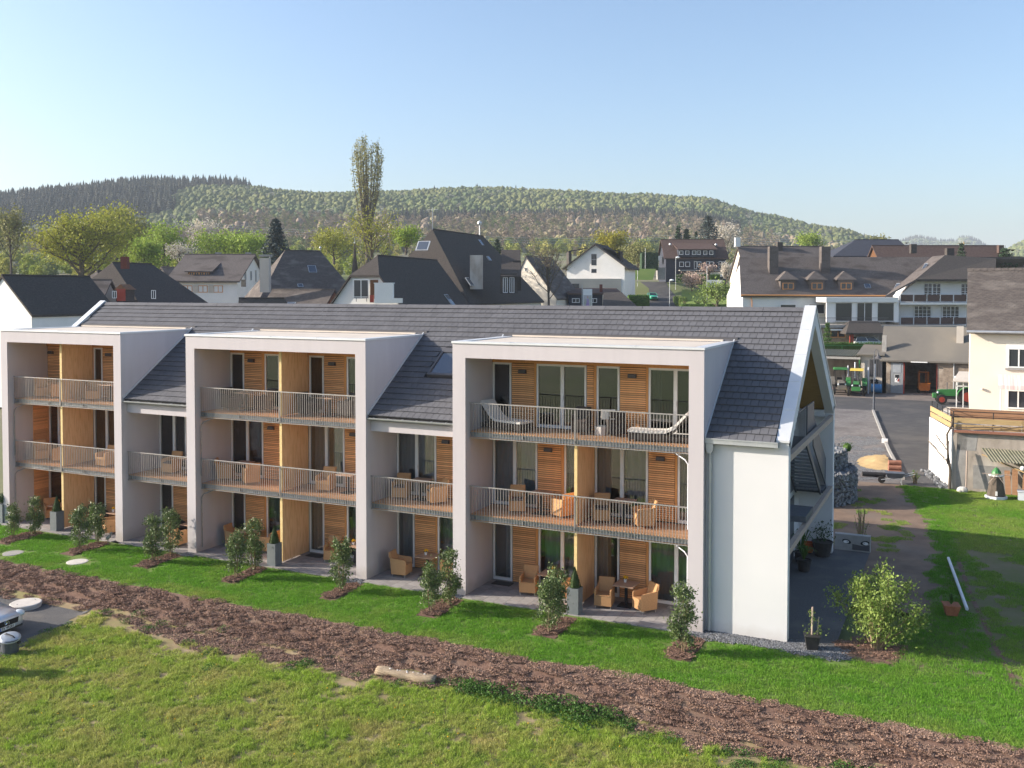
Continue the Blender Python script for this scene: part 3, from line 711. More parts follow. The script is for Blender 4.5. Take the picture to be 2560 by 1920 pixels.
for x, s, zd in ((-27.72, 1, Z2), (-27.72, 1, Z1), (-38.85, 1, Z2), (-38.85, 1, Z1), (-7.74, -1, Z2), (-7.74, -1, Z1)):
    m = MB(); m.tube([(x + s * 0.45, 0.45, zd - 0.27), (x + s * 0.1, 0.28, zd - 0.42), (x, 0.26, zd - 0.55), (x, 0.26, zd - 2.6)], 0.02, 8)
    m.build('drain_pipe', 'white_plastic' if s < 0 else 'galvanised', bld)
# ------------------------------------------------------------------ ground sheets
def axis(vals):
    out = []
    for a, b, n in vals: out += lin(a, b, n)[:-1]
    return out + [vals[-1][1]]
gx = axis([(-3200, -1200, 16), (-1200, -300, 36), (-300, -100, 40), (-100, 40, 70), (40, 200, 24), (200, 1200, 20), (1200, 3000, 9)])
gy = axis([(-2600, -300, 14), (-300, -40, 16), (-40, 100, 70), (100, 400, 60), (400, 1300, 50), (1300, 3600, 22)])
def base_z(x, y):
    s, d = view_sd(x, y)
    if d < -5: return -0.8
    return H(x, y) - (0.16 if d < 125 and abs(s) < 150 else 0.0)
ground = sheet('ground', gx, gy, base_z, 'ground_far') if False else None
defm('ground_far', (0.115, 0.15, 0.05), (0.165, 0.175, 0.075), scale=0.03, rough=1.0, world=True, c3=(0.20, 0.165, 0.115), scale3=0.012)
ground = sheet('ground', gx, gy, base_z, 'ground_far')

MBOT = [(-60, -5.8), (-31.66, -5.75), (-27.77, -5.5), (-26.15, -5.8), (-23.7, -6.2), (-21.6, -6.5), (-19.35, -6.35), (-17.2, -6.15), (-15.15, -6.2), (-13.72, -6.1),
        (-12.62, -5.65), (-11.05, -5.75), (-9.69, -5.72), (-7.76, -5.75), (-5.83, -6.1), (-4.16, -6.1), (-2.8, -5.95), (6, -6.0)]
def interp(tab, x):
    if x <= tab[0][0]: return tab[0][1]
    for (a, ya), (b, yb_) in zip(tab, tab[1:]):
        if x <= b: return ya + (yb_ - ya) * (x - a) / (b - a)
    return tab[-1][1]
def mbot(x): return interp(MBOT, x) + 0.28 * noise.noise((x * 1.1, 0, 5)) + 0.12 * noise.noise((x * 4, 0, 9))
def near_z(off):
    return lambda x, y: H(x, y) + off
sheet('lawn', lin(-62, 4, 132), lin(-4.1, -0.24, 16), near_z(0.0), 'lawn_soil')
def mulch_z(x, y):
    b = 0.014 * noise.noise((x * 1.7, y * 1.7, 2)) + 0.007 * noise.noise((x * 5, y * 5, 4))
    rut = 0.0
    if x < -23: rut = -0.05 * max(0, noise.noise((x * 0.9 + y * 1.6, y * 2.5, 8))) * sm(-22.5, -24, x)
    return H(x, y) + 0.012 + (b + rut) * sm(-3.95, -4.3, y)
sheet('mulch_bank', lin(-62, 6, 272), lin(-6.9, -3.97, 20), mulch_z, 'mulch', keep=lambda x, y: y > mbot(x))
sheet('meadow', lin(-62, 10, 144), lin(-32, -5.3, 54), near_z(0.004), 'meadow_soil')
GE = [(-12.6, -26.2), (-9.4, -26.5), (-8.75, -26.6), (-7.96, -27.0), (-7.28, -27.05), (-6.0, -27.2), (-5.37, -27.3), (-5, -27.6)]
sheet('gravel_yard', lin(-46, -26, 80), lin(-12.6, -5.45, 40), near_z(0.012), 'gravel_dark', keep=lambda x, y: x < interp(GE, y) + 0.15 * noise.noise((y * 2, 1, 1)) and y < mbot(x) + 0.25)
# ground to the right of the house
PL = [(-4, -3.0), (1.2, -2.9), (4.8, -1.0), (13.8, -1.0), (17.6, -1.35), (22.0, -2.2), (25.4, -2.95), (27, -3.2)]
def pathx(y): return interp(PL, y) + 0.25 * noise.noise((y * 0.9, 3, 3)) + 0.1 * noise.noise((y * 3, 3, 3))
sheet('side_lawn', lin(-3.4, 16, 60), lin(-0.24, 30, 90), near_z(0.0), 'side_soil', keep=lambda x, y: (x > pathx(y) - 0.3 and not (-0.52 < x and y > 26.75)))
sheet('dirt_path', lin(-12, -0.4, 70), lin(4.7, 33, 130), near_z(0.006), 'dirt', keep=lambda x, y: x < pathx(y) + 0.05)
def flat_poly(name, pts, z, m):
    b = MB(); b.quad(*[(x, y, z) for x, y in pts]); tag(b.build(name, m), kind='structure')
KS = [(-3.0, 26.8), (-3.0, 28.3), (-3.44, 31.63), (-4.42, 38.2), (-5.8, 49), (-7.2, 60.25)]
KS_Y = [(y, x) for x, y in KS]
flat_poly('gravel_lot', [(-30, 26.8)] + KS + [(-30, 60.25)], -0.016, 'gravel_light')
flat_poly('side_road', KS[::-1] + [(1.6, 26.8), (1.6, 60.25)], -0.020, 'asphalt')
sheet('street', lin(-95, 40, 90), lin(60.2, 70.2, 10), near_z(0.008), 'asphalt')
sheet('forecourt', lin(-60, 30, 60), lin(70.2, 84, 10), near_z(0.012), 'forecourt')
sheet('paved_court', lin(-6.0, -2.8, 12), lin(0.68, 11.9, 20), near_z(0.022), 'gravel_dark', keep=lambda x, y: x < interp([(0.6, -3.3), (3.5, -3.35), (12, -3.3)], y))
sheet('gravel_strip', lin(-7.3, -2.7, 30), lin(-0.5, 0.68, 8), near_z(0.014), 'gravel_dark', keep=lambda x, y: y > interp([(-7.3, -0.42), (-5.8, -0.36), (-3.6, -0.46), (-2.6, -0.3)], x))
# kerb between gravel lot and side road
kb = MB()
ks = [(-3.0, 28.3), (-3.44, 31.63), (-4.42, 38.2), (-5.8, 49), (-7.17, 59.8)]
kl = [(x - 0.09, y) for x, y in ks]; kr = [(x + 0.09, y) for x, y in ks][::-1]
kb.prism([(x, y, -0.05) for x, y in kl + kr], (0, 0, 0.17))
tag(kb.build('kerb', 'concrete'), kind='structure')

fur = MB(); fp = [(-0.2, 12.4), (0.25, 7.4), (0.57, 5.1), (0.84, 2.8), (1.2, 0.4), (1.5, -1.8), (1.9, -3.9)]
for (xa, ya), (xb, yb_) in zip(fp, fp[1:]): fur.quad((xa, ya, H(xa, ya) + 0.012), (xa + 0.16, ya, H(xa, ya) + 0.012), (xb + 0.16, yb_, H(xb, yb_) + 0.012), (xb, yb_, H(xb, yb_) + 0.012))
tag(fur.build('lawn_edge', 'mulch'), kind='structure')
# ------------------------------------------------------------------ terraces of paving slabs
PAV = {}
npav = [0]; prest = MB()
def terrace(x0, x1, own):
    b = MB(); b.box(x0, x1, -0.26, YB + 0.1, -0.12, -0.032); t = b.build('terrace', 'joint'); tag(t, kind='structure')
    nx = max(1, round((x1 - x0) / 0.4)); ny = 6; w = (x1 - x0) / nx; h = (YB + 0.32) / ny
    k = (round(w, 3), round(h, 3))
    if k not in PAV:
        m = MB(); m.prism([(0.004, 0.004, 0), (w - 0.004, 0.004, 0), (w - 0.004, h - 0.004, 0), (0.004, h - 0.004, 0)], (0, 0, 0.05)); PAV[k] = m.mesh('paving_slab', 'paver')
    for i in range(nx):
        for j in range(ny):
            off = 0.0
            p = (x0 + i * w + off, -0.26 + j * h, -0.05 + random.uniform(0, 0.003))
            if own and npav[0] < 300: npav[0] += 1; link('paving_slab', PAV[k], t, p)
            else: prest.box(p[0] + 0.004, p[0] + w - 0.004, p[1] + 0.004, p[1] + h - 0.004, p[2], p[2] + 0.05)
terrace(-15.49, -7.66, True); terrace(-19.6, -15.99, True); terrace(-27.8, -20.05, True); terrace(-31.87, -28.25, False); terrace(-41, -32.29, False)
tag(prest.build('paving_field', 'paver'), kind='stuff')
# bark beds cut into the lawn
BEDS = [(-36.9, -36.0), (-32.85, -32.1), (-28.85, -28.05), (-24.45, -23.75), (-20.0, -19.35), (-16.1, -15.3), (-11.95, -11.15), (-7.75, -6.95)]
for a, b in BEDS:
    tag(sheet('bark_bed', lin(a, b, 8), lin(-2.32, -0.42, 16), lambda x, y: H(x, y) + 0.014 + 0.012 * noise.noise((x * 9, y * 9, 0)), 'mulch'), kind='structure')
def bush_bed(x, y): return (x + 2.35) ** 2 / 0.75 + (y - 0.75) ** 2 / 1.2 < 1 + 0.4 * noise.noise((x * 2, y * 2, 0))
sheet('shrub_bed', lin(-3.6, -1.2, 24), lin(-0.6, 2.2, 28), near_z(0.018), 'mulch', keep=bush_bed)

# ------------------------------------------------------------------ grass and chips (uncountable)
rng = np.random.default_rng(5)
def blade_patch(name, m, n, size, h0, h1, w, lean=0.5, clump=0):
    vs = []; fs = []
    cl = rng.uniform(-size / 2, size / 2, (max(clump, 1), 2))
    for i in range(n):
        if clump:
            c = cl[rng.integers(clump)]; x, y = c + rng.normal(0, size * 0.09, 2)
        else: x, y = rng.uniform(-size / 2, size / 2, 2)
        a = rng.uniform(0, 6.283); h = rng.uniform(h0, h1); l = rng.uniform(0, lean) * h; b = rng.uniform(0, 6.283)
        dx, dy = math.cos(a) * w / 2, math.sin(a) * w / 2; o = len(vs)
        mx, my = x + math.cos(b) * l * 0.35, y + math.sin(b) * l * 0.35
        vs += [(x - dx, y - dy, -0.01), (x + dx, y + dy, -0.01), (mx + dx * 0.8, my + dy * 0.8, h * 0.6), (mx - dx * 0.8, my - dy * 0.8, h * 0.6), (x + math.cos(b) * l, y + math.sin(b) * l, h)]
        fs += [(o, o + 1, o + 2, o + 3), (o + 3, o + 2, o + 4)]
    me = bpy.data.meshes.new(name); me.from_pydata(vs, [], fs); me.materials.append(M[m]); return me
lawnp = [blade_patch('lawn_tuft', 'grass_blade', 340, 0.5, 0.035, 0.075, 0.009) for _ in range(4)]
meadp = [blade_patch('meadow_tuft', 'meadow_blade', 300, 0.5, 0.04, 0.13, 0.010, 0.9, clump=14) for _ in range(5)]
def visible(x, y, z=0.0, pad=0.12):
    s, d = view_sd(x, y)
    if d < 8: return False
    u = 0.5 + 2370.465 / 2560 * s / d; v = (799.82 - 2370.465 * ((z - CZ) + d * 0.0311) / d) / 1920
    return -pad < u < 1 + pad and -pad < v < 1 + pad
P = []; T = []
y = -4.0
while y < -0.28:
    x = -46.0
    while x < 3.5:
        px, py = x + random.uniform(-0.12, 0.12), y + random.uniform(-0.12, 0.12)
        bed = any(a - 0.12 < px < b + 0.12 and -2.46 < py < -0.28 for a, b in BEDS)
        mh = (px + 34.7) ** 2 + (py + 3.0) ** 2 < 0.45 or (px + 31.3) ** 2 + (py + 2.75) ** 2 < 0.45
        if not bed and not mh and visible(px, py) and not bush_bed(px, py) and not (-7.4 < px < -2.7 and py > -0.6) and py < -0.38 and py > -3.92:
            P.append((px, py, H(px, py))); t = noise.noise((px * 0.35, py * 0.6, 1)) * 0.5 + noise.noise((px * 1.3, py * 1.9, 7)) * 0.45
            T.append(min(0.6, max(0, t * 0.6 + 0.35 * (1 - sm(-3.9, -2.6, py)) * (0.5 + noise.noise((px * .5, 0, 2))))))
        x += 0.34
    y += 0.34
for y in np.arange(-0.3, 26.6, 0.36):
    for x in np.arange(-3.3, 15, 0.36):
        px, py = x + random.uniform(-0.15, 0.15), y + random.uniform(-0.15, 0.15)
        if px < pathx(py) + 0.02 or bush_bed(px, py) or not visible(px, py): continue
        if py < 1.0 and px < -2.75: continue
        if py > -3.95 and abs(px - 0.08 - interp([(-3.9, 1.9), (-1.8, 1.5), (0.4, 1.2), (2.8, 0.84), (5.1, 0.57), (7.4, 0.25), (12.4, -0.2)], py)) < 0.16 and py < 12: continue
        old = px > interp([(-4, 1.9), (2.8, 0.84), (5.1, 0.5), (12, -0.2), (30, -1)], py)
        bare = noise.noise((px * 0.45, py * 0.3, 12)) + 0.5 * noise.noise((px * 1.6, py * 1.1, 2))
        if old and 2 < py < 14 and bare > 0.12: continue
        P.append((px, py, H(px, py))); T.append(min(0.8, max(0.0, (0.25 if old else 0.0) + 0.4 * bare)))
for k in range(260):
    px, py = random.uniform(-6, -1.2), random.uniform(12.4, 27)
    if visible(px, py) and noise.noise((px * .6, py * .4, 3)) > .12 and px < pathx(py) - .9: P.append((px, py, H(px, py))); T.append(random.uniform(.1, .7))
n = len(P)
scatter('lawn_grass', P, np.c_[np.zeros((n, 2)), rng.uniform(0, 6.28, n)], np.c_[np.ones((n, 2)), rng.uniform(0.75, 1.15, n)], rng.integers(0, 4, n), lawnp, T, label='short green grass of the mown lawn', cat='grass')
P = []; T = []; S = []
for y in np.arange(-15.5, -5.3, 0.27):
    for x in np.arange(-29, 4.5, 0.27):
        px, py = x + random.uniform(-0.16, 0.16), y + random.uniform(-0.16, 0.16)
        if not visible(px, py, -0.6) or py > mbot(px) - 0.05: continue
        if px < interp(GE, py) + 0.25 and py > -12.6: continue
        e = mbot(px) - py                                               # distance from the bank
        bare = noise.noise((px * 0.55, py * 0.9, 12)) + 0.5 * noise.noise((px * 1.7, py * 2.2, 2))
        lim = 0.52 - 0.70 * (1 - sm(0.0, 1.3, e)) * (1.0 if -26 < px < -15 else 0.45)
        if bare > lim + random.uniform(-0.1, 0.1): continue
        t = 0.30 + 0.55 * noise.noise((px * 0.8, py * 1.2, 21)) + 0.4 * noise.noise((px * 2.6, py * 2.9, 4)); g = 0.85 + 0.5 * noise.noise((px * 0.7, py * 0.9, 31))
        if e < 1.2 and px > -18: t -= 0.3
        P.append((px, py, H(px, py))); T.append(min(0.9, max(0, t))); S.append(max(0.45, g) * random.uniform(0.75, 1.25))
n = len(P)
scatter('meadow_grass', P, np.c_[rng.normal(0, 0.08, (n, 2)), rng.uniform(0, 6.28, n)], np.c_[np.ones((n, 2)), S], rng.integers(0, 5, n), meadp, T, label='rough yellow green meadow grass in the foreground', cat='grass')
# bark chips
def chip_patch(m, n, size, l0, l1):
    vs = []; fs = []
    for i in range(n):
        x, y = rng.uniform(-size / 2, size / 2, 2); q = Matrix.Translation((x, y, rng.uniform(0, 0.02))) @ Matrix.Rotation(rng.uniform(0, 6.28), 4, 'Z') @ Matrix.Rotation(rng.normal(0, 0.45), 4, 'X') @ Matrix.Rotation(rng.normal(0, 0.45), 4, 'Y')
        a, b = rng.uniform(l0, l1) / 2, rng.uniform(0.012, 0.026) / 2; o = len(vs)
        vs += [q @ Vector(p) for p in [(-a, -b, 0), (a, -b * 0.6, 0), (a * 0.9, b, 0.004), (-a * 0.8, b * 0.7, 0.003)]]; fs.append((o, o + 1, o + 2, o + 3))
    me = bpy.data.meshes.new('chips'); me.from_pydata(vs, [], fs); me.materials.append(M[m]); return me
chips = [chip_patch('bark_chip', 520, 0.5, 0.022, 0.06) for _ in range(4)]
P = []; T = []
for y in np.arange(-6.8, -3.9, 0.33):
    for x in np.arange(-46, 4.5, 0.33):
        px, py = x + random.uniform(-0.15, 0.15), y + random.uniform(-0.15, 0.15)
        if py < mbot(px) + 0.02 or py > -3.99 or not visible(px, py, -0.4): continue
        if noise.noise((px * 0.9 + py * 1.6, py * 2.5, 8)) > 0.38 and px < -23.5: continue
        P.append((px, py, mulch_z(px, py) + 0.016)); T.append(max(0, min(0.8, 0.25 + 0.6 * noise.noise((px * 1.1, py * 1.1, 3)))))
for a, b in BEDS:
    for k in range(14): P.append((random.uniform(a + 0.2, b - 0.2), random.uniform(-2.1, -0.6), 0.0)); T.append(0.0)
for k in range(26):
    q = (random.uniform(-3.3, -1.5), random.uniform(-0.3, 1.9))
    if bush_bed(*q): P.append((*q, H(*q) + 0.02)); T.append(0.0)
n = len(P)
scatter('bark_chips', P, np.c_[np.zeros((n, 2)), rng.uniform(0, 6.28, n)], rng.uniform(0.85, 1.1, n), rng.integers(0, 4, n), chips, T, label='loose brown bark chips covering the bank', cat='bark mulch')
def pebble_patch(n, size, r0, r1, m):
    b = MB()
    for i in range(n):
        b.ball((rng.uniform(-size / 2, size / 2), rng.uniform(-size / 2, size / 2), 0.0), rng.uniform(r0, r1), 5, 3, 0.3, (1, 1, 0.7))
    return b.mesh('pebbles', m)
peb = [pebble_patch(150, 0.5, 0.010, 0.026, 'stone_chip') for _ in range(2)]
P = []
for y in np.arange(-0.45, 0.6, 0.3):
    for x in np.arange(-7.1, -2.9, 0.3):
        if y > interp([(-7.3, -0.3), (-5.8, -0.24), (-3.6, -0.34), (-2.6, -0.2)], x) and (y < 0.25 or x > -4.5): P.append((x, y, H(x, y) + 0.015))
for k in range(4):
    for x in (-19.85, -15.75 - 0.0, -28.0, -7.4):
        P.append((x + random.uniform(-0.15, 0.15), -0.2 + random.uniform(-0.1, 0.1), -0.02))
for k in range(420):
    x, y = random.uniform(-8, -3), random.uniform(27.5, 44)
    if x < interp(KS_Y, y) - 0.5: P.append((x, y, -0.016))
n = len(P)
scatter('gravel_stones', P, np.c_[np.zeros((n, 2)), rng.uniform(0, 6.28, n)], np.r_[np.ones(n - min(n, 380)), rng.uniform(0.8, 1.5, min(n, 380))], rng.integers(0, 2, n), peb, label='grey gravel strip along the house wall', cat='gravel')
# weeds along the bank
def leaf_quads(pts, size, rnd, up=0.3, aspect=0.5):
    vs = []; fs = []
    for p in pts:
        s = size * rnd.uniform(0.6, 1.3)
        d = Vector((rnd.gauss(0, 1), rnd.gauss(0, 1), rnd.gauss(up, 0.7))).normalized(); u = d.orthogonal().normalized(); w = d.cross(u)
        a = rnd.uniform(0, 6.28); e1 = (u * math.cos(a) + w * math.sin(a)) * s * 0.5; e2 = (w * math.cos(a) - u * math.sin(a)) * s * aspect * 0.5
        o = len(vs); p = Vector(p)
        vs += [p - e1, p + e2 - d * s * 0.08, p + e1, p - e2 - d * s * 0.08]; fs.append((o, o + 1, o + 2, o + 3))
    return vs, fs
rr = random.Random(3)
weed = []
for k in range(3):
    pts = []
    for i in range(170):
        a = rr.uniform(0, 6.28); q = rr.random() ** 0.5 * 0.30; pts.append((q * math.cos(a), q * math.sin(a), rr.random() * 0.24 * (1 - q / 0.45)))
    vs, fs = leaf_quads(pts, 0.06, rr, 0.8); b = MB(); b.add(vs, fs); weed.append(b.mesh('weed', 'weed_leaf'))
P = []; S = []
for k in range(400):
    x = random.uniform(-27, 2); e = abs(random.gauss(0, 0.45)); y_ = mbot(x) - e + 0.25
    dens = 1.0 if -12.8 < x < -7.5 else (0.75 if x > -7.5 else 0.18)
    if random.random() < dens and noise.noise((x * 0.8, y_, 5)) > -0.15: P.append((x, y_, H(x, y_))); S.append(random.uniform(0.5, 1.25) * (1.25 if -12.8 < x < -8 else 0.8))
for k in range(120):
    x, y_ = random.uniform(-26, 2), random.uniform(-12, -6.5); P.append((x, y_, H(x, y_))); S.append(random.uniform(0.25, 0.6))
for x, y_ in ((-25.2, -5.35), (-23.9, -5.6), (-21.5, -5.3), (-26.7, -6.9), (-26.9, -7.6), (-26.3, -9.7), (-26.6, -9.9)): P.append((x, y_, H(x, y_))); S.append(0.9)
n = len(P)
scatter('weeds', P, np.c_[np.zeros((n, 2)), rng.uniform(0, 6.28, n)], S, rng.integers(0, 3, n), weed, label='leafy green weeds spreading along the edge of the meadow', cat='weeds')
P = [];
for k in range(160):
    x, y_ = random.uniform(-25, 2), random.uniform(-12.5, -6.6); P.append((x, y_, H(x, y_) + random.uniform(0.08, 0.15)))
fl = MB(); 
for p in P: fl.ball(p, random.uniform(0.010, 0.018), 5, 3)
tag(fl.build('meadow_flowers', 'petal_yellow'), 'tiny yellow flowers dotted through the meadow', 'flowers', kind='stuff')
# ------------------------------------------------------------------ terrace furniture
def make_chair(m, cushion, name='wicker_armchair'):
    t = thing(name, '', 'armchair')
    W, D = 0.57, 0.58
    b = MB(); b.box(-W/2 + 0.05, W/2 - 0.05, -D/2, D/2 - 0.08, 0.10, 0.43); b.box(-W/2 + 0.05, W/2 - 0.05, -D/2 - 0.012, D/2 - 0.1, 0.43, 0.455)
    b.build('seat', m, t)
    for s in (-1, 1):
        a = MB(); x = s * W/2 - (0.05 if s > 0 else 0)
        a.prism([(x, -D/2 - 0.005, 0.10), (x, D/2, 0.10), (x, D/2 + 0.05, 0.70), (x, D/2 - 0.1, 0.665), (x, -D/2 + 0.06, 0.65), (x, -D/2 - 0.005, 0.61)], (0.05, 0, 0))
        a.build('armrest', m, t)
    k = MB(); k.prism([(-W/2 + 0.05, D/2 - 0.085, 0.43), (-W/2 + 0.05, D/2 - 0.02, 0.43), (-W/2 + 0.05, D/2 + 0.115, 0.89), (-W/2 + 0.05, D/2 + 0.07, 0.89)], (W - 0.1, 0, 0))
    k.prism([(-W/2 + 0.05, D/2 - 0.06, 0.10), (-W/2 + 0.05, D/2, 0.10), (-W/2 + 0.05, D/2, 0.428), (-W/2 + 0.05, D/2 - 0.06, 0.428)], (W - 0.1, 0, 0))
    k.prism([(-W/2 + 0.005, D/2 + 0.052, 0.70), (-W/2 + 0.005, D/2 + 0.1, 0.70), (-W/2 + 0.02, D/2 + 0.112, 0.885), (-W/2 + 0.02, D/2 + 0.075, 0.885)], (W - 0.03, 0, 0))
    k.build('backrest', m, t)
    for sx in (-1, 1):
        for sy in (-1, 1):
            l = MB(); l.tube([(sx * (W/2 - 0.03), sy * (D/2 - 0.04), 0.0), (sx * (W/2 - 0.03), sy * (D/2 - 0.04), 0.11)], 0.014, 6); l.build('leg', 'leg_metal', t)
    if cushion:
        c = MB(); c.box(-W/2 + 0.07, W/2 - 0.07, -D/2 + 0.02, D/2 - 0.1, 0.457, 0.505); c.build('seat_cushion', cushion, t)
    t['group'] = 'wicker armchairs of the flats'
    return t
def make_table():
    t = thing('pedestal_table', '', 'table', group='small square tables of the flats')
    b = MB(); b.box(-0.36, 0.36, -0.36, 0.36, 0.715, 0.745); b.build('table_top', 'table_top', t)
    b = MB(); b.box(-0.04, 0.04, -0.04, 0.04, 0.03, 0.70); b.box(-0.22, 0.22, -0.03, 0.03, 0.70, 0.713); b.build('pedestal', 'black_metal', t)
    b = MB(); b.box(-0.24, 0.24, -0.24, 0.24, 0.0, 0.028); b.build('base_plate', 'black_metal', t)
    return t
def make_pot():
    t = thing('flower_pot', '', 'flower pot', group='yellow flowers on the terrace tables')
    b = MB(); b.lathe((0, 0, 0), [(0.04, 0), (0.055, 0.10), (0.06, 0.11), (0.05, 0.11), (0.045, 0.09)], 10); b.build('pot', 'pot_white', t)
    b = MB(); r_ = random.Random(2)
    for k in range(16): b.ball((r_.uniform(-0.06, 0.06), r_.uniform(-0.06, 0.06), 0.135 + r_.uniform(0, 0.06)), 0.026, 6, 4)
    b.build('flowers', 'petal_yellow', t)
    vs, fs = leaf_quads([(r_.uniform(-0.06, 0.06), r_.uniform(-0.06, 0.06), 0.10 + r_.uniform(0, 0.05)) for k in range(26)], 0.05, r_); b = MB(); b.add(vs, fs); b.build('leaves', 'leaf_box', t)
    return t
tan = make_chair('wicker', None); tanc = make_chair('wicker', 'cushion_dark'); drk = make_chair('wicker_dark', 'cushion_dark'); tbl = make_table(); pot = make_pot()
U = {k: [] for k in ('tan', 'tanc', 'drk', 'tbl', 'pot')}; PR = dict(tan=tan, tanc=tanc, drk=drk, tbl=tbl, pot=pot)
LZ = {'g': 0.003, 'm': Z1, 't': Z2}
def put(kind, x, y, lv, rz, label):
    return place(PR[kind], U[kind], (x, y, LZ[lv] + (0.745 if kind == 'pot' else 0)), R(rz), label)
# ground, right bay
put('tan', -13.6, 1.15, 'g', 12, 'tan wicker armchair by the glass door, ground floor left flat of the right bay')
put('tbl', -12.85, 1.35, 'g', 0, 'square table half hidden by shrubs on the right bay ground terrace')
put('pot', -12.8, 1.4, 'g', 0, 'yellow flowers in a white pot on the table half hidden by shrubs')
put('tan', -12.05, 1.2, 'g', -75, 'tan wicker armchair behind the shrub and cone planter of the right bay')
put('tan', -10.75, 0.98, 'g', 8, 'tan wicker armchair facing out, left of the table beside the divider, right bay ground floor')
put('tbl', -10.12, 1.36, 'g', 0, 'square table between two armchairs at the right end of the ground terraces')
put('pot', -10.2, 1.5, 'g', 0, 'yellow flowers in a white pot on the rightmost ground floor table')
put('tan', -9.4, 1.12, 'g', -38, 'rightmost tan wicker armchair on the ground floor terraces, turned towards its table')
# ground, gap by the right bay
put('tan', -18.72, 1.0, 'g', 96, 'tan wicker armchair seen from its side on the ground terrace between middle and right bay')
put('tbl', -17.85, 1.42, 'g', 0, 'square table on the shaded ground terrace between middle and right bay')
put('pot', -17.95, 1.45, 'g', 0, 'yellow flowers on the shaded table between the middle and right bay')
put('tan', -17.0, 1.45, 'g', -62, 'tan wicker armchair behind the shrubs between the middle and right bay')
# ground, middle bay
put('tan', -27.05, 1.45, 'g', 95, 'tan wicker armchair at the left wall of the middle bay ground terrace')
put('tbl', -26.2, 1.5, 'g', 0, 'square table on the left ground terrace of the middle bay')
put('pot', -26.15, 1.5, 'g', 0, 'yellow flowers on the left ground floor table of the middle bay')
put('tan', -25.25, 1.4, 'g', -95, 'tan wicker armchair behind the cone planter of the middle bay')
put('tan', -22.2, 1.5, 'g', 20, 'tan wicker armchair behind the single shrub by the right column of the middle bay')
put('tbl', -21.15, 1.5, 'g', 0, 'square table beside the right column of the middle bay, ground floor')
put('pot', -21.2, 1.45, 'g', 0, 'yellow flowers in a white pot beside the right column of the middle bay')
# ground, gap and left bay
put('drk', -30.3, 1.5, 'g', 70, 'dark wicker armchair on the ground terrace between the left and middle bay')
put('tbl', -29.25, 1.3, 'g', 0, 'square table on the ground terrace between the left and middle bay')
put('tan', -29.3, 0.5, 'g', 180, 'tan wicker armchair turned to the table between the left and middle bay')
put('drk', -35.0, 1.5, 'g', 80, 'dark wicker armchair on the right ground terrace of the left bay')
put('tbl', -33.8, 1.45, 'g', 0, 'square table on the right ground terrace of the left bay')
put('pot', -34.0, 1.4, 'g', 0, 'yellow flowers on the right ground floor table of the left bay')
put('tan', -33.4, 0.75, 'g', 150, 'tan wicker armchair in front of the table, right ground terrace of the left bay')
put('tan', -38.1, 1.5, 'g', 60, 'tan wicker armchair in the dark left corner of the ground floor, left bay')
put('tbl', -37.3, 1.3, 'g', 0, 'square table left of the cone planter of the left bay')
put('pot', -37.5, 1.35, 'g', 0, 'yellow flowers on the table left of the left bay cone planter')
# first floor
put('tanc', -14.1, 1.25, 'm', 22, 'tan wicker armchair on the first floor balcony of the right bay, farthest left there')
put('tbl', -13.25, 1.4, 'm', 0, 'square table on the left half of the right bay first floor balcony')
put('tan', -12.4, 1.25, 'm', -118, 'tan wicker armchair seen from behind beside the divider, right bay first floor')
put('tanc', -10.95, 1.25, 'm', 18, 'tan wicker armchair with dark cushion right of the divider, right bay first floor')
put('tbl', -10.25, 1.45, 'm', 0, 'square table on the right half of the right bay first floor balcony')
put('tan', -9.45, 1.15, 'm', -55, 'rightmost tan wicker armchair on the first floor balconies')
put('tanc', -18.95, 1.35, 'm', 15, 'tan wicker armchair facing out on the balcony between middle and right bay')
put('tbl', -18.2, 1.5, 'm', 0, 'square table on the balcony between middle and right bay')
put('tanc', -17.35, 1.2, 'm', -40, 'tan wicker armchair turned left on the balcony between middle and right bay')
put('tan', -27.35, 1.25, 'm', 120, 'tan wicker armchair turned inward at the left end of the middle bay first floor')
put('tbl', -26.65, 1.45, 'm', 0, 'square table between two armchairs, left half of the middle bay first floor')
put('tan', -25.85, 1.05, 'm', -125, 'tan wicker armchair seen from behind, left half of the middle bay first floor')
put('tan', -22.3, 1.2, 'm', 10, 'tan wicker armchair on the right half of the middle bay first floor balcony')
put('tbl', -21.3, 1.3, 'm', 0, 'square table at the right end of the middle bay first floor balcony')
put('tanc', -30.4, 1.3, 'm', 5, 'tan wicker armchair on the balcony between the left and middle bay')
put('tbl', -29.4, 1.4, 'm', 0, 'square table on the balcony between the left and middle bay')
put('tan', -38.2, 1.1, 'm', 60, 'tan wicker armchair at the left end of the left bay first floor')
put('tan', -37.0, 1.2, 'm', -60, 'tan wicker armchair left of the divider on the left bay first floor')
put('tan', -34.2, 1.2, 'm', 0, 'tan wicker armchair by the white window post on the left bay first floor')
put('tbl', -33.2, 1.4, 'm', 0, 'square table at the right end of the left bay first floor')
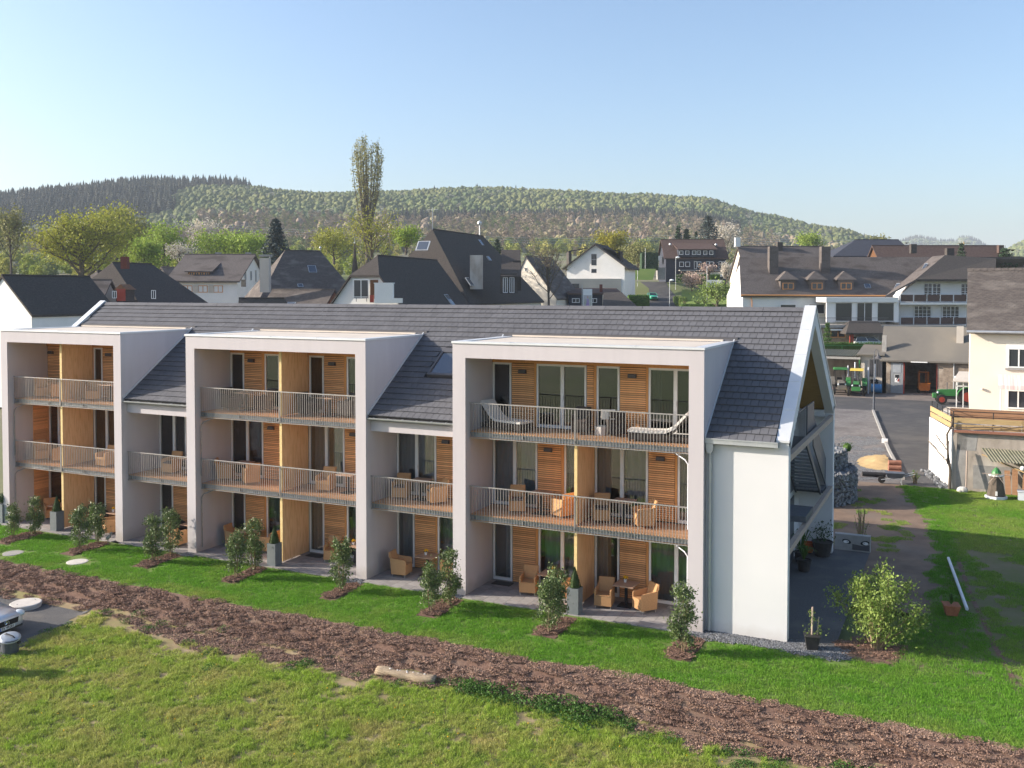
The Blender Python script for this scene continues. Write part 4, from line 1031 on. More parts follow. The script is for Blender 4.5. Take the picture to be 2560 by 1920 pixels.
# top floor
put('drk', -11.75, 1.35, 't', 8, 'dark wicker armchair between the two loungers, facing out, right bay top floor')
put('drk', -10.55, 1.45, 't', -150, 'dark wicker armchair with a towel over its back, right bay top floor')
put('drk', -27.1, 1.3, 't', 70, 'dark wicker armchair at the left end of the middle bay top floor')
put('tbl', -26.35, 1.4, 't', 0, 'square table on the left half of the middle bay top floor')
put('drk', -25.5, 1.4, 't', -85, 'dark wicker armchair left of the divider on the middle bay top floor')
put('drk', -23.1, 1.2, 't', 75, 'dark wicker armchair right of the divider on the middle bay top floor')
put('tbl', -22.2, 1.35, 't', 0, 'square table on the right half of the middle bay top floor')
put('drk', -21.4, 1.4, 't', -85, 'dark wicker armchair at the right end of the middle bay top floor')
put('tan', -38.1, 1.1, 't', 60, 'tan wicker armchair at the left end of the left bay top floor')
put('tan', -37.0, 1.2, 't', -60, 'tan wicker armchair left of the divider on the left bay top floor')
put('tan', -34.9, 1.2, 't', 40, 'tan wicker armchair right of the divider on the left bay top floor')
put('tbl', -34.0, 1.35, 't', 0, 'square table on the right half of the left bay top floor')
put('tan', -33.1, 1.2, 't', -70, 'tan wicker armchair at the right end of the left bay top floor')
# sun loungers
def make_lounger():
    t = thing('sun_lounger', '', 'sun lounger', group='sun loungers on the top balcony')
    b = MB(); b.box(-0.35, 0.35, -1.0, 0.35, 0.06, 0.27); b.box(-0.35, 0.35, 0.352, 0.95, 0.06, 0.2); b.build('frame', 'wicker_dark', t)
    prof = [(-1.02, 0.30), (-0.3, 0.285), (0.2, 0.30), (0.42, 0.40), (0.62, 0.60), (0.80, 0.80), (0.92, 0.93)]
    c = MB(); vs = []; fs = []
    for i, (y, z) in enumerate(prof):
        a = prof[max(0, i - 1)]; q = prof[min(len(prof) - 1, i + 1)]; d = Vector((0, q[0] - a[0], q[1] - a[1])).normalized(); nn = Vector((0, -d.z, d.y)) * 0.075
        p = Vector((0, y, z))
        vs += [p + Vector((-0.34, 0, 0)), p + Vector((0.34, 0, 0)), p + nn + Vector((0.33, 0, 0)), p + nn + Vector((-0.33, 0, 0))]
    for i in range(len(prof) - 1):
        for k in range(4): a = i * 4 + k; bq = i * 4 + (k + 1) % 4; fs.append((a, a + 4, bq + 4, bq))
    fs += [(0, 1, 2, 3), tuple(range(len(vs) - 4, len(vs)))[::-1]]
    c.add(vs, fs); c.build('mattress', 'cushion_white', t)
    k = MB(); k.prism([(-0.33, 0.36, 0.30), (-0.33, 0.90, 0.87), (-0.33, 0.92, 0.85), (-0.33, 0.42, 0.27)], (0.66, 0, 0)); k.build('backrest', 'wicker_dark', t)
    for sx in (-1, 1):
        for sy in (-0.95, 0.88):
            l = MB(); l.box(sx * 0.33 - 0.02, sx * 0.33 + 0.02, sy - 0.03, sy + 0.03, 0, 0.058); l.build('leg', 'wicker_dark', t)
    return t
lg = make_lounger(); ul = []
place(lg, ul, (-14.55, 1.2, Z2), R(72), 'dark wicker sun lounger with raised head at the left end of the top balcony')
place(lg, ul, (-8.85, 1.0, Z2), R(-83), 'dark wicker sun lounger with raised head at the right end of the top balcony')
b = MB(); b.prism([(-0.24, -0.02, 0.66), (0.24, -0.02, 0.66), (0.23, 0.03, 0.93), (-0.23, 0.03, 0.93)], (0, 0.02, 0)); b.prism([(-0.23, 0.03, 0.915), (0.23, 0.03, 0.915), (0.22, 0.11, 0.93), (-0.22, 0.11, 0.93)], (0, 0, 0.02)); b.prism([(-0.22, 0.095, 0.62), (0.22, 0.1, 0.62), (0.22, 0.105, 0.93), (-0.22, 0.1, 0.93)], (0, 0.02, 0))
tw = b.build('towel', 'cushion_white', None, (-10.70, 1.12, Z2 - 0.02)); tw.rotation_euler[2] = R(-150); tag(tw, 'white towel hung over the back of a dark armchair on the top balcony', 'towel')
b = MB(); b.lathe((0, 0, 0), [(0.20, 0.0), (0.24, 0.22), (0.25, 0.30), (0.23, 0.30), (0.2, 0.06)], 10); o = b.build('bag', 'cushion_white', None, (-11.05, 1.45, Z2)); tag(o, 'pale canvas bag standing on the top balcony of the right bay', 'bag')
# door mats
for x, lab in ((-14.9, 'black door mat at the far left glass door of the right bay'), (-23.2, 'black door mat at the glass door right of the middle bay divider')):
    b = MB(); b.box(-0.36, 0.36, -0.2, 0.2, 0, 0.018); o = b.build('door_mat', 'black_plastic', None, (x, 1.72, 0.004)); tag(o, lab, 'door mat')
# planters with clipped box
def make_planter(cone):
    t = thing('potted_boxwood', '', 'potted plant', group='tall grey planters at the terrace edge')
    b = MB(); b.box(-0.2, 0.2, -0.2, 0.2, 0.0, 0.84); b.build('planter', 'planter_grey', t)
    for a in ((-0.215, 0.215, -0.215, -0.19), (-0.215, 0.215, 0.19, 0.215), (-0.215, -0.19, -0.19, 0.19), (0.19, 0.215, -0.19, 0.19)): pass
    r_ = random.Random(4); pts = []
    for k in range(1100):
        a = r_.uniform(0, 6.28)
        if cone: h = r_.random() ** 1.3; q = 0.205 * (1 - h) ** 0.85 * (0.9 + 0.15 * r_.random()); pts.append((q * math.cos(a), q * math.sin(a), 0.86 + 0.66 * h))
        else:
            v = Vector((r_.gauss(0, 1), r_.gauss(0, 1), r_.gauss(0, 1))).normalized() * 0.26 * (0.92 + 0.1 * r_.random()); pts.append((v.x, v.y, 1.08 + v.z))
    vs, fs = leaf_quads(pts, 0.036, r_); b = MB(); b.add(vs, fs)
    if cone: b.lathe((0, 0, 0.845), [(0.17, 0), (0.13, 0.25), (0.05, 0.52), (0.01, 0.62)], 8)
    else: b.ball((0, 0, 1.08), 0.22, 8, 6)
    b.build('topiary', 'leaf_box', t)
    return t
pl = make_planter(True); up = []
place(pl, up, (-11.42, -0.02, 0.004), 0, 'tall grey planter with a box cone in front of the right bay divider')
place(pl, up, (-23.88, 0.06, 0.004), 0, 'tall grey planter with a box cone in front of the middle bay divider')
place(pl, up, (-36.0, 0.12, 0.004), 0, 'tall grey planter with a box cone in front of the left bay divider')
pb = make_planter(False); pb.location = (-39.5, 0.1, 0); pb['label'] = 'tall grey planter with a clipped box ball at the far left of the terraces'
# laurel shrubs
def make_shrub(seed, h, r, nl, leaf, m, bare=0.18):
    r_ = random.Random(seed); t = thing('shrub', '', 'shrub')
    b = MB(); pts = []
    ns = 4
    tips = []
    for k in range(ns):
        a = k * 1.6 + r_.random(); q = r * 0.35 * r_.random()
        p0 = Vector((0.04 * math.cos(a), 0.04 * math.sin(a), 0)); p1 = Vector((q * math.cos(a), q * math.sin(a), h * 0.45)); p2 = Vector((q * 1.1 * math.cos(a + 0.4), q * 1.1 * math.sin(a + 0.4), h * (0.75 + 0.2 * r_.random())))
        b.tube([p0, p1, p2], [0.016, 0.011, 0.004], 5, False); tips += [(p0, p1), (p1, p2)]
    b.build('stem', 'stem', t)
    cl = []
    for k in range(34):
        z = bare + (1 - bare) * r_.random(); rad = r * (0.55 + 0.6 * math.sin(math.pi * min(1, (z - bare) / (1 - bare) * 0.8 + 0.15))) * 0.85; a = r_.uniform(0, 6.28); q = rad * (0.35 + 0.65 * r_.random())
        cl.append((q * math.cos(a), q * math.sin(a), z * h * 0.97))
    for k in range(nl):
        c = cl[r_.randrange(len(cl))]; pts.append((c[0] + r_.gauss(0, r * 0.21), c[1] + r_.gauss(0, r * 0.21), max(0.05, c[2] + r_.gauss(0, h * 0.055))))
    vs, fs = leaf_quads(pts, leaf, r_, 0.4, 0.45); b = MB(); b.add(vs, fs); b.build('foliage', m, t)
    t['group'] = 'laurel shrubs in the lawn beds'
    return t
sh = [make_shrub(s, 1.70, 0.34, 2300, 0.088, 'leaf_laurel') for s in (1, 2, 3)]; us = [[], [], []]
SH = [(-36.7, -1.5, 'front one of the two laurel shrubs at the far left terrace', .9), (-36.2, -0.85, 'rear one of the two laurel shrubs at the far left terrace', .95),
      (-32.45, -1.65, 'front one of the two laurel shrubs by the left bay right column', 1.05), (-32.5, -0.75, 'rear one of the two laurel shrubs by the left bay right column', 1.05),
      (-28.45, -1.6, 'front laurel shrub of the pair by the left column of the middle bay', 1.05), (-28.5, -0.65, 'rear laurel shrub of the pair by the left column of the middle bay', 1.1),
      (-24.1, -1.85, 'front laurel shrub of the pair before the middle bay cone planter', 1.05), (-24.1, -0.85, 'rear laurel shrub of the pair beside the middle bay cone planter', 1.1),
      (-19.65, -1.5, 'single laurel shrub in front of the middle bay right column', 1.1),
      (-15.75, -1.95, 'front laurel shrub of the pair at the left column of the right bay', 1.0), (-15.5, -1.15, 'rear laurel shrub of the pair at the left column of the right bay', 1.08),
      (-11.5, -1.95, 'front laurel shrub of the pair before the right bay cone planter', 1.0), (-11.55, -1.2, 'taller rear laurel shrub before the right bay cone planter', 1.1),
      (-7.3, -1.75, 'single laurel shrub at the foot of the right bay right column', 1.15)]
for i, (x, y, lab, s) in enumerate(SH): place(sh[i % 3], us[i % 3], (x, y, -0.05), i * 1.3, lab, (s, s, s))
# big light green bush
def make_bush(seed, h, r, nl, leaf, m, label, cat='shrub', stemm='stem'):
    r_ = random.Random(seed); t = thing('bush', label, cat); b = MB(); pts = []
    for k in range(15):
        a = k * 2.4 + r_.uniform(-.3, .3); q = r * (0.25 + 0.75 * r_.random()); zz = h * (0.98 - 0.45 * (q / r) ** 2) * r_.uniform(0.8, 1.05)
        p = [Vector((0.1 * math.cos(a), 0.1 * math.sin(a), 0)), Vector((q * 0.35 * math.cos(a), q * 0.35 * math.sin(a), zz * 0.4)), Vector((q * 0.75 * math.cos(a + .1), q * 0.75 * math.sin(a + .1), zz * 0.75)), Vector((q * math.cos(a + .15), q * math.sin(a + .15), zz))]
        b.tube(p, [0.028, 0.02, 0.012, 0.005], 5, False)
        for j in range(int(nl / 15)):
            t_ = 0.22 + 0.78 * r_.random() ** 0.8
            f = t_ * 3; i = min(2, int(f)); c = p[i].lerp(p[i + 1], f - i); sd = r * 0.17 * (1.1 - 0.6 * t_)
            pts.append(c + Vector((r_.gauss(0, sd), r_.gauss(0, sd), r_.gauss(0, sd * 0.9))))
    b.build('stem', stemm, t); vs, fs = leaf_quads([p for p in pts if p.z > 0.12], leaf, r_, 0.5, 0.55); b = MB(); b.add(vs, fs); b.build('foliage', m, t); return t
bb = make_bush(8, 2.55, 1.4, 6500, 0.095, 'leaf_light', 'big light green many stemmed bush by the corner of the white end wall'); bb.location = (-2.25, 0.95, -0.03)
# pots at the right end
def potted(name, label, loc, w0, w1, h, pm, plant, square=True, rz=0):
    t = thing(name, label, 'potted plant', loc, rz); b = MB()
    if square: b.add([(-w0, -w0, 0), (w0, -w0, 0), (w0, w0, 0), (-w0, w0, 0), (-w1, -w1, h), (w1, -w1, h), (w1, w1, h), (-w1, w1, h)], [(0,3,2,1),(4,5,6,7),(0,1,5,4),(1,2,6,5),(2,3,7,6),(3,0,4,7)]); b.box(-w1 - 0.015, w1 + 0.015, -w1 - 0.015, w1 + 0.015, h, h + 0.03)
    else: b.lathe((0, 0, 0), [(w0, 0), (w1, h), (w1 + 0.02, h), (w1 + 0.02, h + 0.03), (w1 - 0.02, h + 0.03), (w1 - 0.03, h - 0.02)], 14)
    b.build('pot', pm, t); plant(t, h); return t
def plant_vine(t, h):
    r_ = random.Random(5); b = MB(); b.tube([(0, 0, h), (0.01, 0, h + 0.85)], 0.028, 6); b.tube([(0.15, 0.02, h), (0.2, 0.05, h + 0.55)], 0.012, 5); b.build('stake', 'beam_wood', t)
    pts = [(r_.gauss(0, 0.06) * (1 + 2 * (z < 0.3)), r_.gauss(0, 0.06) * (1 + 2 * (z < 0.3)), h + z) for z in [r_.random() * 0.75 for k in range(90)]] + [(0.2 + r_.gauss(0, .05), 0.05 + r_.gauss(0, .05), h + r_.random() * 0.5) for k in range(40)]
    vs, fs = leaf_quads(pts, 0.085, r_); q = MB(); q.add(vs, fs); q.build('foliage', 'leaf_light', t)
def plant_round(n, rad, leaf, m, zs=1.0):
    def f(t, h):
        r_ = random.Random(n); vs, fs = leaf_quads([(r_.gauss(0, rad * .5), r_.gauss(0, rad * .5), h + 0.05 + abs(r_.gauss(0.3, 0.22)) * zs) for k in range(n)], leaf, r_); q = MB(); q.add(vs, fs); q.build('foliage', m, t)
    return f
def plant_spiky(n, L, m):
    def f(t, h):
        r_ = random.Random(n); q = MB()
        for k in range(n):
            a = r_.uniform(0, 6.28); e = r_.uniform(0.2, 1.0); p0 = Vector((0, 0, h)); p1 = p0 + Vector((math.cos(a) * L * 0.4 * e, math.sin(a) * L * 0.4 * e, L * 0.65)); p2 = p0 + Vector((math.cos(a) * L * 0.8 * e, math.sin(a) * L * 0.8 * e, L * (0.9 - 0.5 * e)))
            w = Vector((-math.sin(a), math.cos(a), 0)) * 0.02; q.add([p0 - w, p0 + w, p1 + w, p1 - w, p2], [(0, 1, 2, 3), (3, 2, 4)])
        q.build('foliage', m, t)
    return f
potted('potted_vine', 'black square pot with a staked climbing plant on the gravel by the end wall', (-3.95, 0.12, 0), 0.15, 0.21, 0.38, 'black_plastic', plant_vine, rz=0.25)
potted('potted_plant', 'terracotta square pot with a low plant beside the white pipe', (-0.28, 5.1, 0), 0.16, 0.24, 0.32, 'terracotta', plant_spiky(20, 0.5, 'weed_leaf'), rz=0.2)
potted('potted_plant', 'black round pot with a dark leafy plant at the foot of the rear wall', (-5.0, 10.4, 0.02), 0.28, 0.4, 0.55, 'black_plastic', plant_round(170, 0.42, 0.11, 'leaf_box'), False)
potted('potted_plant', 'black pot with drooping grassy leaves in the shaded stair court', (-5.35, 8.0, 0.02), 0.2, 0.27, 0.4, 'black_plastic', plant_spiky(60, 0.75, 'weed_leaf'), False)
potted('potted_plant', 'dark pot with a tall stalk plant behind the grassy pot', (-5.65, 9.2, 0.02), 0.18, 0.24, 0.35, 'black_plastic', plant_spiky(24, 1.25, 'weed_leaf'), False)
t = thing('bucket', 'orange bucket lying tipped in the stair court', 'bucket', (-5.55, 10.6, 0.22), 0.4)
b = MB(); b.lathe((0, 0, -0.17), [(0.16, 0), (0.22, 0.36), (0.235, 0.36), (0.235, 0.39), (0.20, 0.39), (0.14, 0.04)], 16); o = b.build('bucket_body', 'orange_plastic', t)
b = MB(); b.tube([(0.23 * math.cos(a), 0.03, 0.20 + 0.23 * math.sin(a)) for a in lin(0.1, 3.04, 10)], 0.01, 5); b.build('handle', 'black_plastic', t)
# white pipe, manholes, cover
b = MB(); b.tube([(-0.46, 12.0, 0.06), (0.19, 5.72, 0.06)], 0.055, 10); tag(b.build('pipe', 'white_plastic'), 'long white plastic pipe lying on the patchy lawn', 'pipe')
for x, y, lab in ((-34.7, -3.0, 'grey round manhole cover in the lawn at the far left'), (-31.3, -2.75, 'pale round manhole cover in the lawn near the middle bay')):
    t = thing('manhole_cover', lab, 'manhole cover', (x, y, H(x, y) - 0.02)); b = MB(); b.lathe((0, 0, 0), [(0.40, 0), (0.40, 0.03), (0.36, 0.04)], 24); b.build('lid', 'concrete' if x < -33 else 'cover_white', t)
    b = MB(); b.lathe((0, 0, -0.03), [(0.47, 0), (0.47, 0.035), (0.405, 0.035), (0.405, 0.0)], 24); b.build('rim', 'joint', t)
t = thing('concrete_cover', 'raised pale round concrete cover on the dark gravel beside the car', 'shaft cover', (-29.75, -6.2, H(-29.75, -6.2) - 0.02))
b = MB(); b.lathe((0, 0, 0), [(0.50, 0), (0.50, 0.10)], 32); b.build('shaft_ring', 'cover_white', t)
b = MB(); b.lathe((0, 0, 0.102), [(0.52, 0), (0.52, 0.07), (0.49, 0.09)], 32); b.build('lid', 'cover_white', t)
for sx, sy in ((-0.05, -0.3), (0.03, 0.36)):
    b = MB(); b.lathe((sx, sy, 0.193), [(0.025, 0), (0.02, 0.004)], 8); b.build('lifting_hole', 'black_metal', t)
# bin
t = thing('garden_bin', 'black round garden bin with a pale tilted lid in front of the car', 'bin', (-26.38, -9.3, H(-26.4, -9.3)), 0.3)
b = MB(); b.lathe((0, 0, 0), [(0.23, 0), (0.27, 0.40), (0.29, 0.42), (0.29, 0.46), (0.26, 0.46), (0.25, 0.38)], 20); b.build('bin_body', 'dark_steel', t)
b = MB(); b.lathe((0, 0, 0), [(0.315, 0), (0.315, 0.03), (0.25, 0.07), (0.12, 0.09)], 22); l = b.build('lid', 'zinc', t, (-0.02, 0, 0.47)); l.rotation_euler = (0.22, 0.16, 0)
b = MB(); b.tube([(-0.20, 0.03, 0.07), (-0.13, 0.02, 0.12), (0.13, -0.02, 0.12), (0.20, -0.03, 0.07)], 0.018, 6); h = b.build('handle', 'black_plastic', l)
for s in (-1, 1): b = MB(); b.box(s * 0.29 - 0.03, s * 0.29 + 0.03, -0.05, 0.05, 0.33, 0.39); b.build('handle', 'black_plastic', t)
# brick pier at the left edge
t = thing('brick_pier', 'dark red brick pier with a pale cap at the left edge of the meadow', 'pier', (-25.62, -10.68, H(-25.6, -10.7)), 0.15)
b = MB(); b.box(-0.235, 0.235, -0.235, 0.235, -0.1, 0.77); b.build('core', 'joint', t)
bm_ = MB().box(0, 0.24, 0, 0.11, 0, 0.066).mesh('brick', 'brick_red')
for k in range(10):
    for (x, y, rz) in ((-0.25, -0.25, 0), (0.005, -0.25, 0), (0.25, -0.14, math.pi / 2), (0.25, 0.01, math.pi / 2)): link('brick', bm_, t, (x + (0.0), y, 0.005 + k * 0.077), rz)
b = MB(); b.box(-0.3, 0.3, -0.3, 0.3, 0.775, 0.83); b.build('cap', 'concrete', t)
# log
b = MB(); r_ = random.Random(6); pts = [Vector((-0.95 + 1.9 * i / 14, 0.03 * math.sin(i), 0.19 + 0.015 * math.cos(i * 2))) for i in range(15)]
b.tube(pts, [0.15] + [0.19 + r_.uniform(-0.02, 0.02) for i in range(13)] + [0.17], 14)
lgx, lgy = -14.35, -5.75
t = thing('log', 'weathered split log lying at the edge of the bark bank', 'log', (lgx, lgy, H(lgx, lgy) - 0.03), 0.05)
o = b.build('trunk', 'log', t, smooth=True); t.scale = (1, 0.85, 0.72)
for v in o.data.vertices:
    nn = noise.noise((v.co.x * 3, v.co.y * 5, v.co.z * 5)); v.co += Vector((nn * 0.05, nn * 0.04, nn * 0.04))
    if v.co.z > 0.29: v.co.z = 0.29 + (v.co.z - 0.29) * 0.3
b = MB()
for k in range(9): b.ball((r_.uniform(-0.8, 0.7), r_.uniform(-0.08, 0.06), 0.31 + r_.uniform(-0.01, 0.02)), r_.uniform(0.02, 0.045), 6, 4, 0.4)
b.build('bark_scrap', 'cover_white', t)

t = thing('heron_figure', 'grey garden heron figure beside the shrubs at the left bay right column', 'garden figure', (-32.02, -0.62, 0))
b = MB(); b.tube([(-.16, 0, .20), (-.05, 0, .26), (.06, 0, .33), (.12, 0, .42), (.13, 0, .50), (.19, 0, .52), (.30, 0, .48)], [.015, .075, .07, .035, .022, .03, .004], 8); b.build('body', 'concrete', t)
for s in (-1, 1): b = MB(); b.tube([(-.01, s * .03, .22), (0, s * .03, 0)], .01, 5); b.build('leg', 'lamp_grey', t)
# ------------------------------------------------------------------ street side
FW = Vector((-math.sin(RA) * math.cos(R(1.781)), math.cos(RA) * math.cos(R(1.781)), -math.sin(R(1.781)))); RT = Vector((math.cos(RA), math.sin(RA), 0)); UPV = RT.cross(FW)
def at(u, v, d):
    """world point at survey depth d along the sight line read off the photograph (2560 x 1920 grid)"""
    return Vector(cam.location) + (FW + RT * ((u - 1280) / 2370.465) - UPV * ((v - 799.82) / 2370.465)) * d
defm('slate_dark', (0.058, 0.051, 0.048), (0.098, 0.086, 0.078), scale=5, stretch=(1, 1, 3), rough=0.95, bump=0.8, bscale=9, c3=(0.075, 0.068, 0.062), scale3=0.8, spec=0.08)
defm('slate_brown', (0.105, 0.090, 0.084), (0.155, 0.135, 0.125), scale=5.0, stretch=(1, 1, 3), spec=0.1, rough=0.92, bump=0.6, bscale=6, c3=(0.085, 0.072, 0.066), scale3=0.4)
defm('slate_old', (0.125, 0.108, 0.098), (0.085, 0.074, 0.07), scale=3.2, stretch=(1, 1, 3), spec=0.1, rough=0.92, bump=0.7, bscale=7, c3=(0.17, 0.15, 0.135), scale3=0.6)
defm('tile_brown', (0.090, 0.060, 0.052), (0.115, 0.080, 0.068), scale=3, spec=0.1, rough=0.92, bump=0.4, bscale=8)
defm('tile_orange', (0.26, 0.12, 0.055), (0.16, 0.085, 0.05), scale=3, rough=0.9, bump=0.6, bscale=6)
defm('felt_roof', (0.17, 0.155, 0.135), (0.145, 0.135, 0.12), scale=0.5, spec=0.1, rough=0.92, c3=(0.20, 0.18, 0.15), scale3=0.25)
defm('house_white', (0.78, 0.77, 0.75), (0.72, 0.715, 0.70), scale=0.6, rough=0.9)
defm('house_cream', (0.78, 0.71, 0.60), (0.75, 0.68, 0.57), scale=0.5, rough=0.9)
defm('house_beige', (0.56, 0.50, 0.43), (0.50, 0.45, 0.39), scale=0.6, rough=0.9)
defm('house_dark', (0.055, 0.060, 0.078), (0.046, 0.05, 0.066), scale=2, spec=0.1, rough=0.92)
defm('stone_wall', (0.33, 0.265, 0.205), (0.21, 0.165, 0.13), scale=3.0, rough=0.95, bump=0.9, bscale=6, c3=(0.40, 0.335, 0.27), scale3=1.2)
defm('old_render', (0.46, 0.40, 0.34), (0.35, 0.30, 0.25), scale=1.6, stretch=(1, 1, 0.5), rough=0.95, bump=0.9, bscale=5, c3=(0.56, 0.52, 0.47), scale3=0.5)
defm('board_ochre', (0.46, 0.33, 0.165), (0.37, 0.255, 0.12), scale=3, stretch=(0.5, 4, 6), rough=0.85, rnd=0.12)
defm('board_orange', (0.36, 0.20, 0.11), (0.28, 0.15, 0.08), scale=3, stretch=(0.5, 4, 6), rough=0.8, rnd=0.12)
defm('pane_dark', (0.030, 0.034, 0.042), rough=0.08, spec=0.8)
defm('corrugated', (0.15, 0.15, 0.10), (0.20, 0.19, 0.14), scale=3, rough=0.8)
defm('green_paint', (0.045, 0.20, 0.05), (0.035, 0.165, 0.042), scale=3, rough=0.45, spec=0.5)
defm('yellow_paint', (0.72, 0.53, 0.10), rough=0.5)
defm('red_paint', (0.34, 0.05, 0.03), (0.28, 0.045, 0.028), scale=5, rough=0.6)
defm('orange_paint', (0.55, 0.18, 0.03), (0.45, 0.14, 0.025), scale=4, rough=0.55)
defm('blue_paint', (0.07, 0.25, 0.48), (0.06, 0.20, 0.40), scale=3, rough=0.55)
defm('tyre', (0.020, 0.019, 0.019), (0.035, 0.032, 0.03), scale=6, rough=0.9)
defm('grey_door', (0.26, 0.27, 0.28), (0.22, 0.23, 0.24), scale=1.5, rough=0.6)
defm('car_silver', (0.62, 0.66, 0.71), rough=0.3, metal=0.35, spec=0.6, coat=1.0)
defm('car_white', (0.74, 0.76, 0.78), rough=0.25, coat=1.0)
defm('car_green', (0.02, 0.36, 0.18), rough=0.3, coat=1.0)
defm('chrome', (0.7, 0.7, 0.7), rough=0.15, metal=1.0)
defm('lamp_glass', (0.62, 0.66, 0.68), rough=0.12, spec=0.8)
defm('plate_white', (0.8, 0.8, 0.78), rough=0.5)
defm('plate_blue', (0.03, 0.08, 0.40), rough=0.5)
defm('ink', (0.012, 0.012, 0.014), rough=0.6)
defm('awning', (0.62, 0.42, 0.40), (0.78, 0.74, 0.70), scale=2, stretch=(9, 0.1, 0.1), rough=0.9)
defm('brick_warm', (0.33, 0.155, 0.10), (0.25, 0.11, 0.075), scale=5, rough=0.9, bump=0.5)
defm('hedge_leaf', (0.075, 0.15, 0.022), (0.05, 0.11, 0.016), scale=2, rough=0.7, isl=0.4, trans=0.2)
defm('conifer_leaf', (0.030, 0.062, 0.024), (0.022, 0.046, 0.020), scale=2, rough=0.7, isl=0.4)
defm('spruce_leaf', (0.070, 0.095, 0.092), (0.045, 0.066, 0.062), scale=2, rough=0.7, isl=0.4)

def window_part(parent, o, ux, z0, w, h, frame='white_frame', up=Vector((0, 0, 1)), depth=0.06, bars=1, nrm=None, hb=0):
    """window on a wall: o = wall point under the centre (local), ux = unit along wall, outward = nrm"""
    ux = Vector(ux); nrm = Vector(nrm); o = Vector(o)
    def bx(mb, a0, a1, b0, b1, c0, c1):
        p = [o + ux * a + up * (b - 0) + nrm * c for c in (c0, c1) for (a, b) in ((a0, b0), (a1, b0), (a1, b1), (a0, b1))]
        fs = [(0, 3, 2, 1), (4, 5, 6, 7), (0, 1, 5, 4), (1, 2, 6, 5), (2, 3, 7, 6), (3, 0, 4, 7)]
        if ux.cross(up).dot(nrm) < 0: fs = [f[::-1] for f in fs]
        mb.add(p, fs)
    f = min(0.09, w * 0.12); m = MB()
    bx(m, -w/2, -w/2 + f, z0, z0 + h, 0.0, depth); bx(m, w/2 - f, w/2, z0, z0 + h, 0.0, depth)
    bx(m, -w/2 + f, w/2 - f, z0, z0 + f, 0.0, depth); bx(m, -w/2 + f, w/2 - f, z0 + h - f, z0 + h, 0.0, depth)
    for k in range(bars): x = -w/2 + w * (k + 1) / (bars + 1); bx(m, x - f * 0.45, x + f * 0.45, z0 + f, z0 + h - f, 0.002, depth * 0.9)
    for k in range(hb): z = z0 + h * (k + 1) / (hb + 1); bx(m, -w/2 + f, w/2 - f, z - f * 0.25, z + f * 0.25, 0.004, depth * 0.8)
    wo = m.build('window', frame, parent)
    g = MB(); bx(g, -w/2 + f, w/2 - f, z0 + f, z0 + h - f, 0.001, 0.02); g.build('glass_pane', 'pane_dark', wo)
    return wo

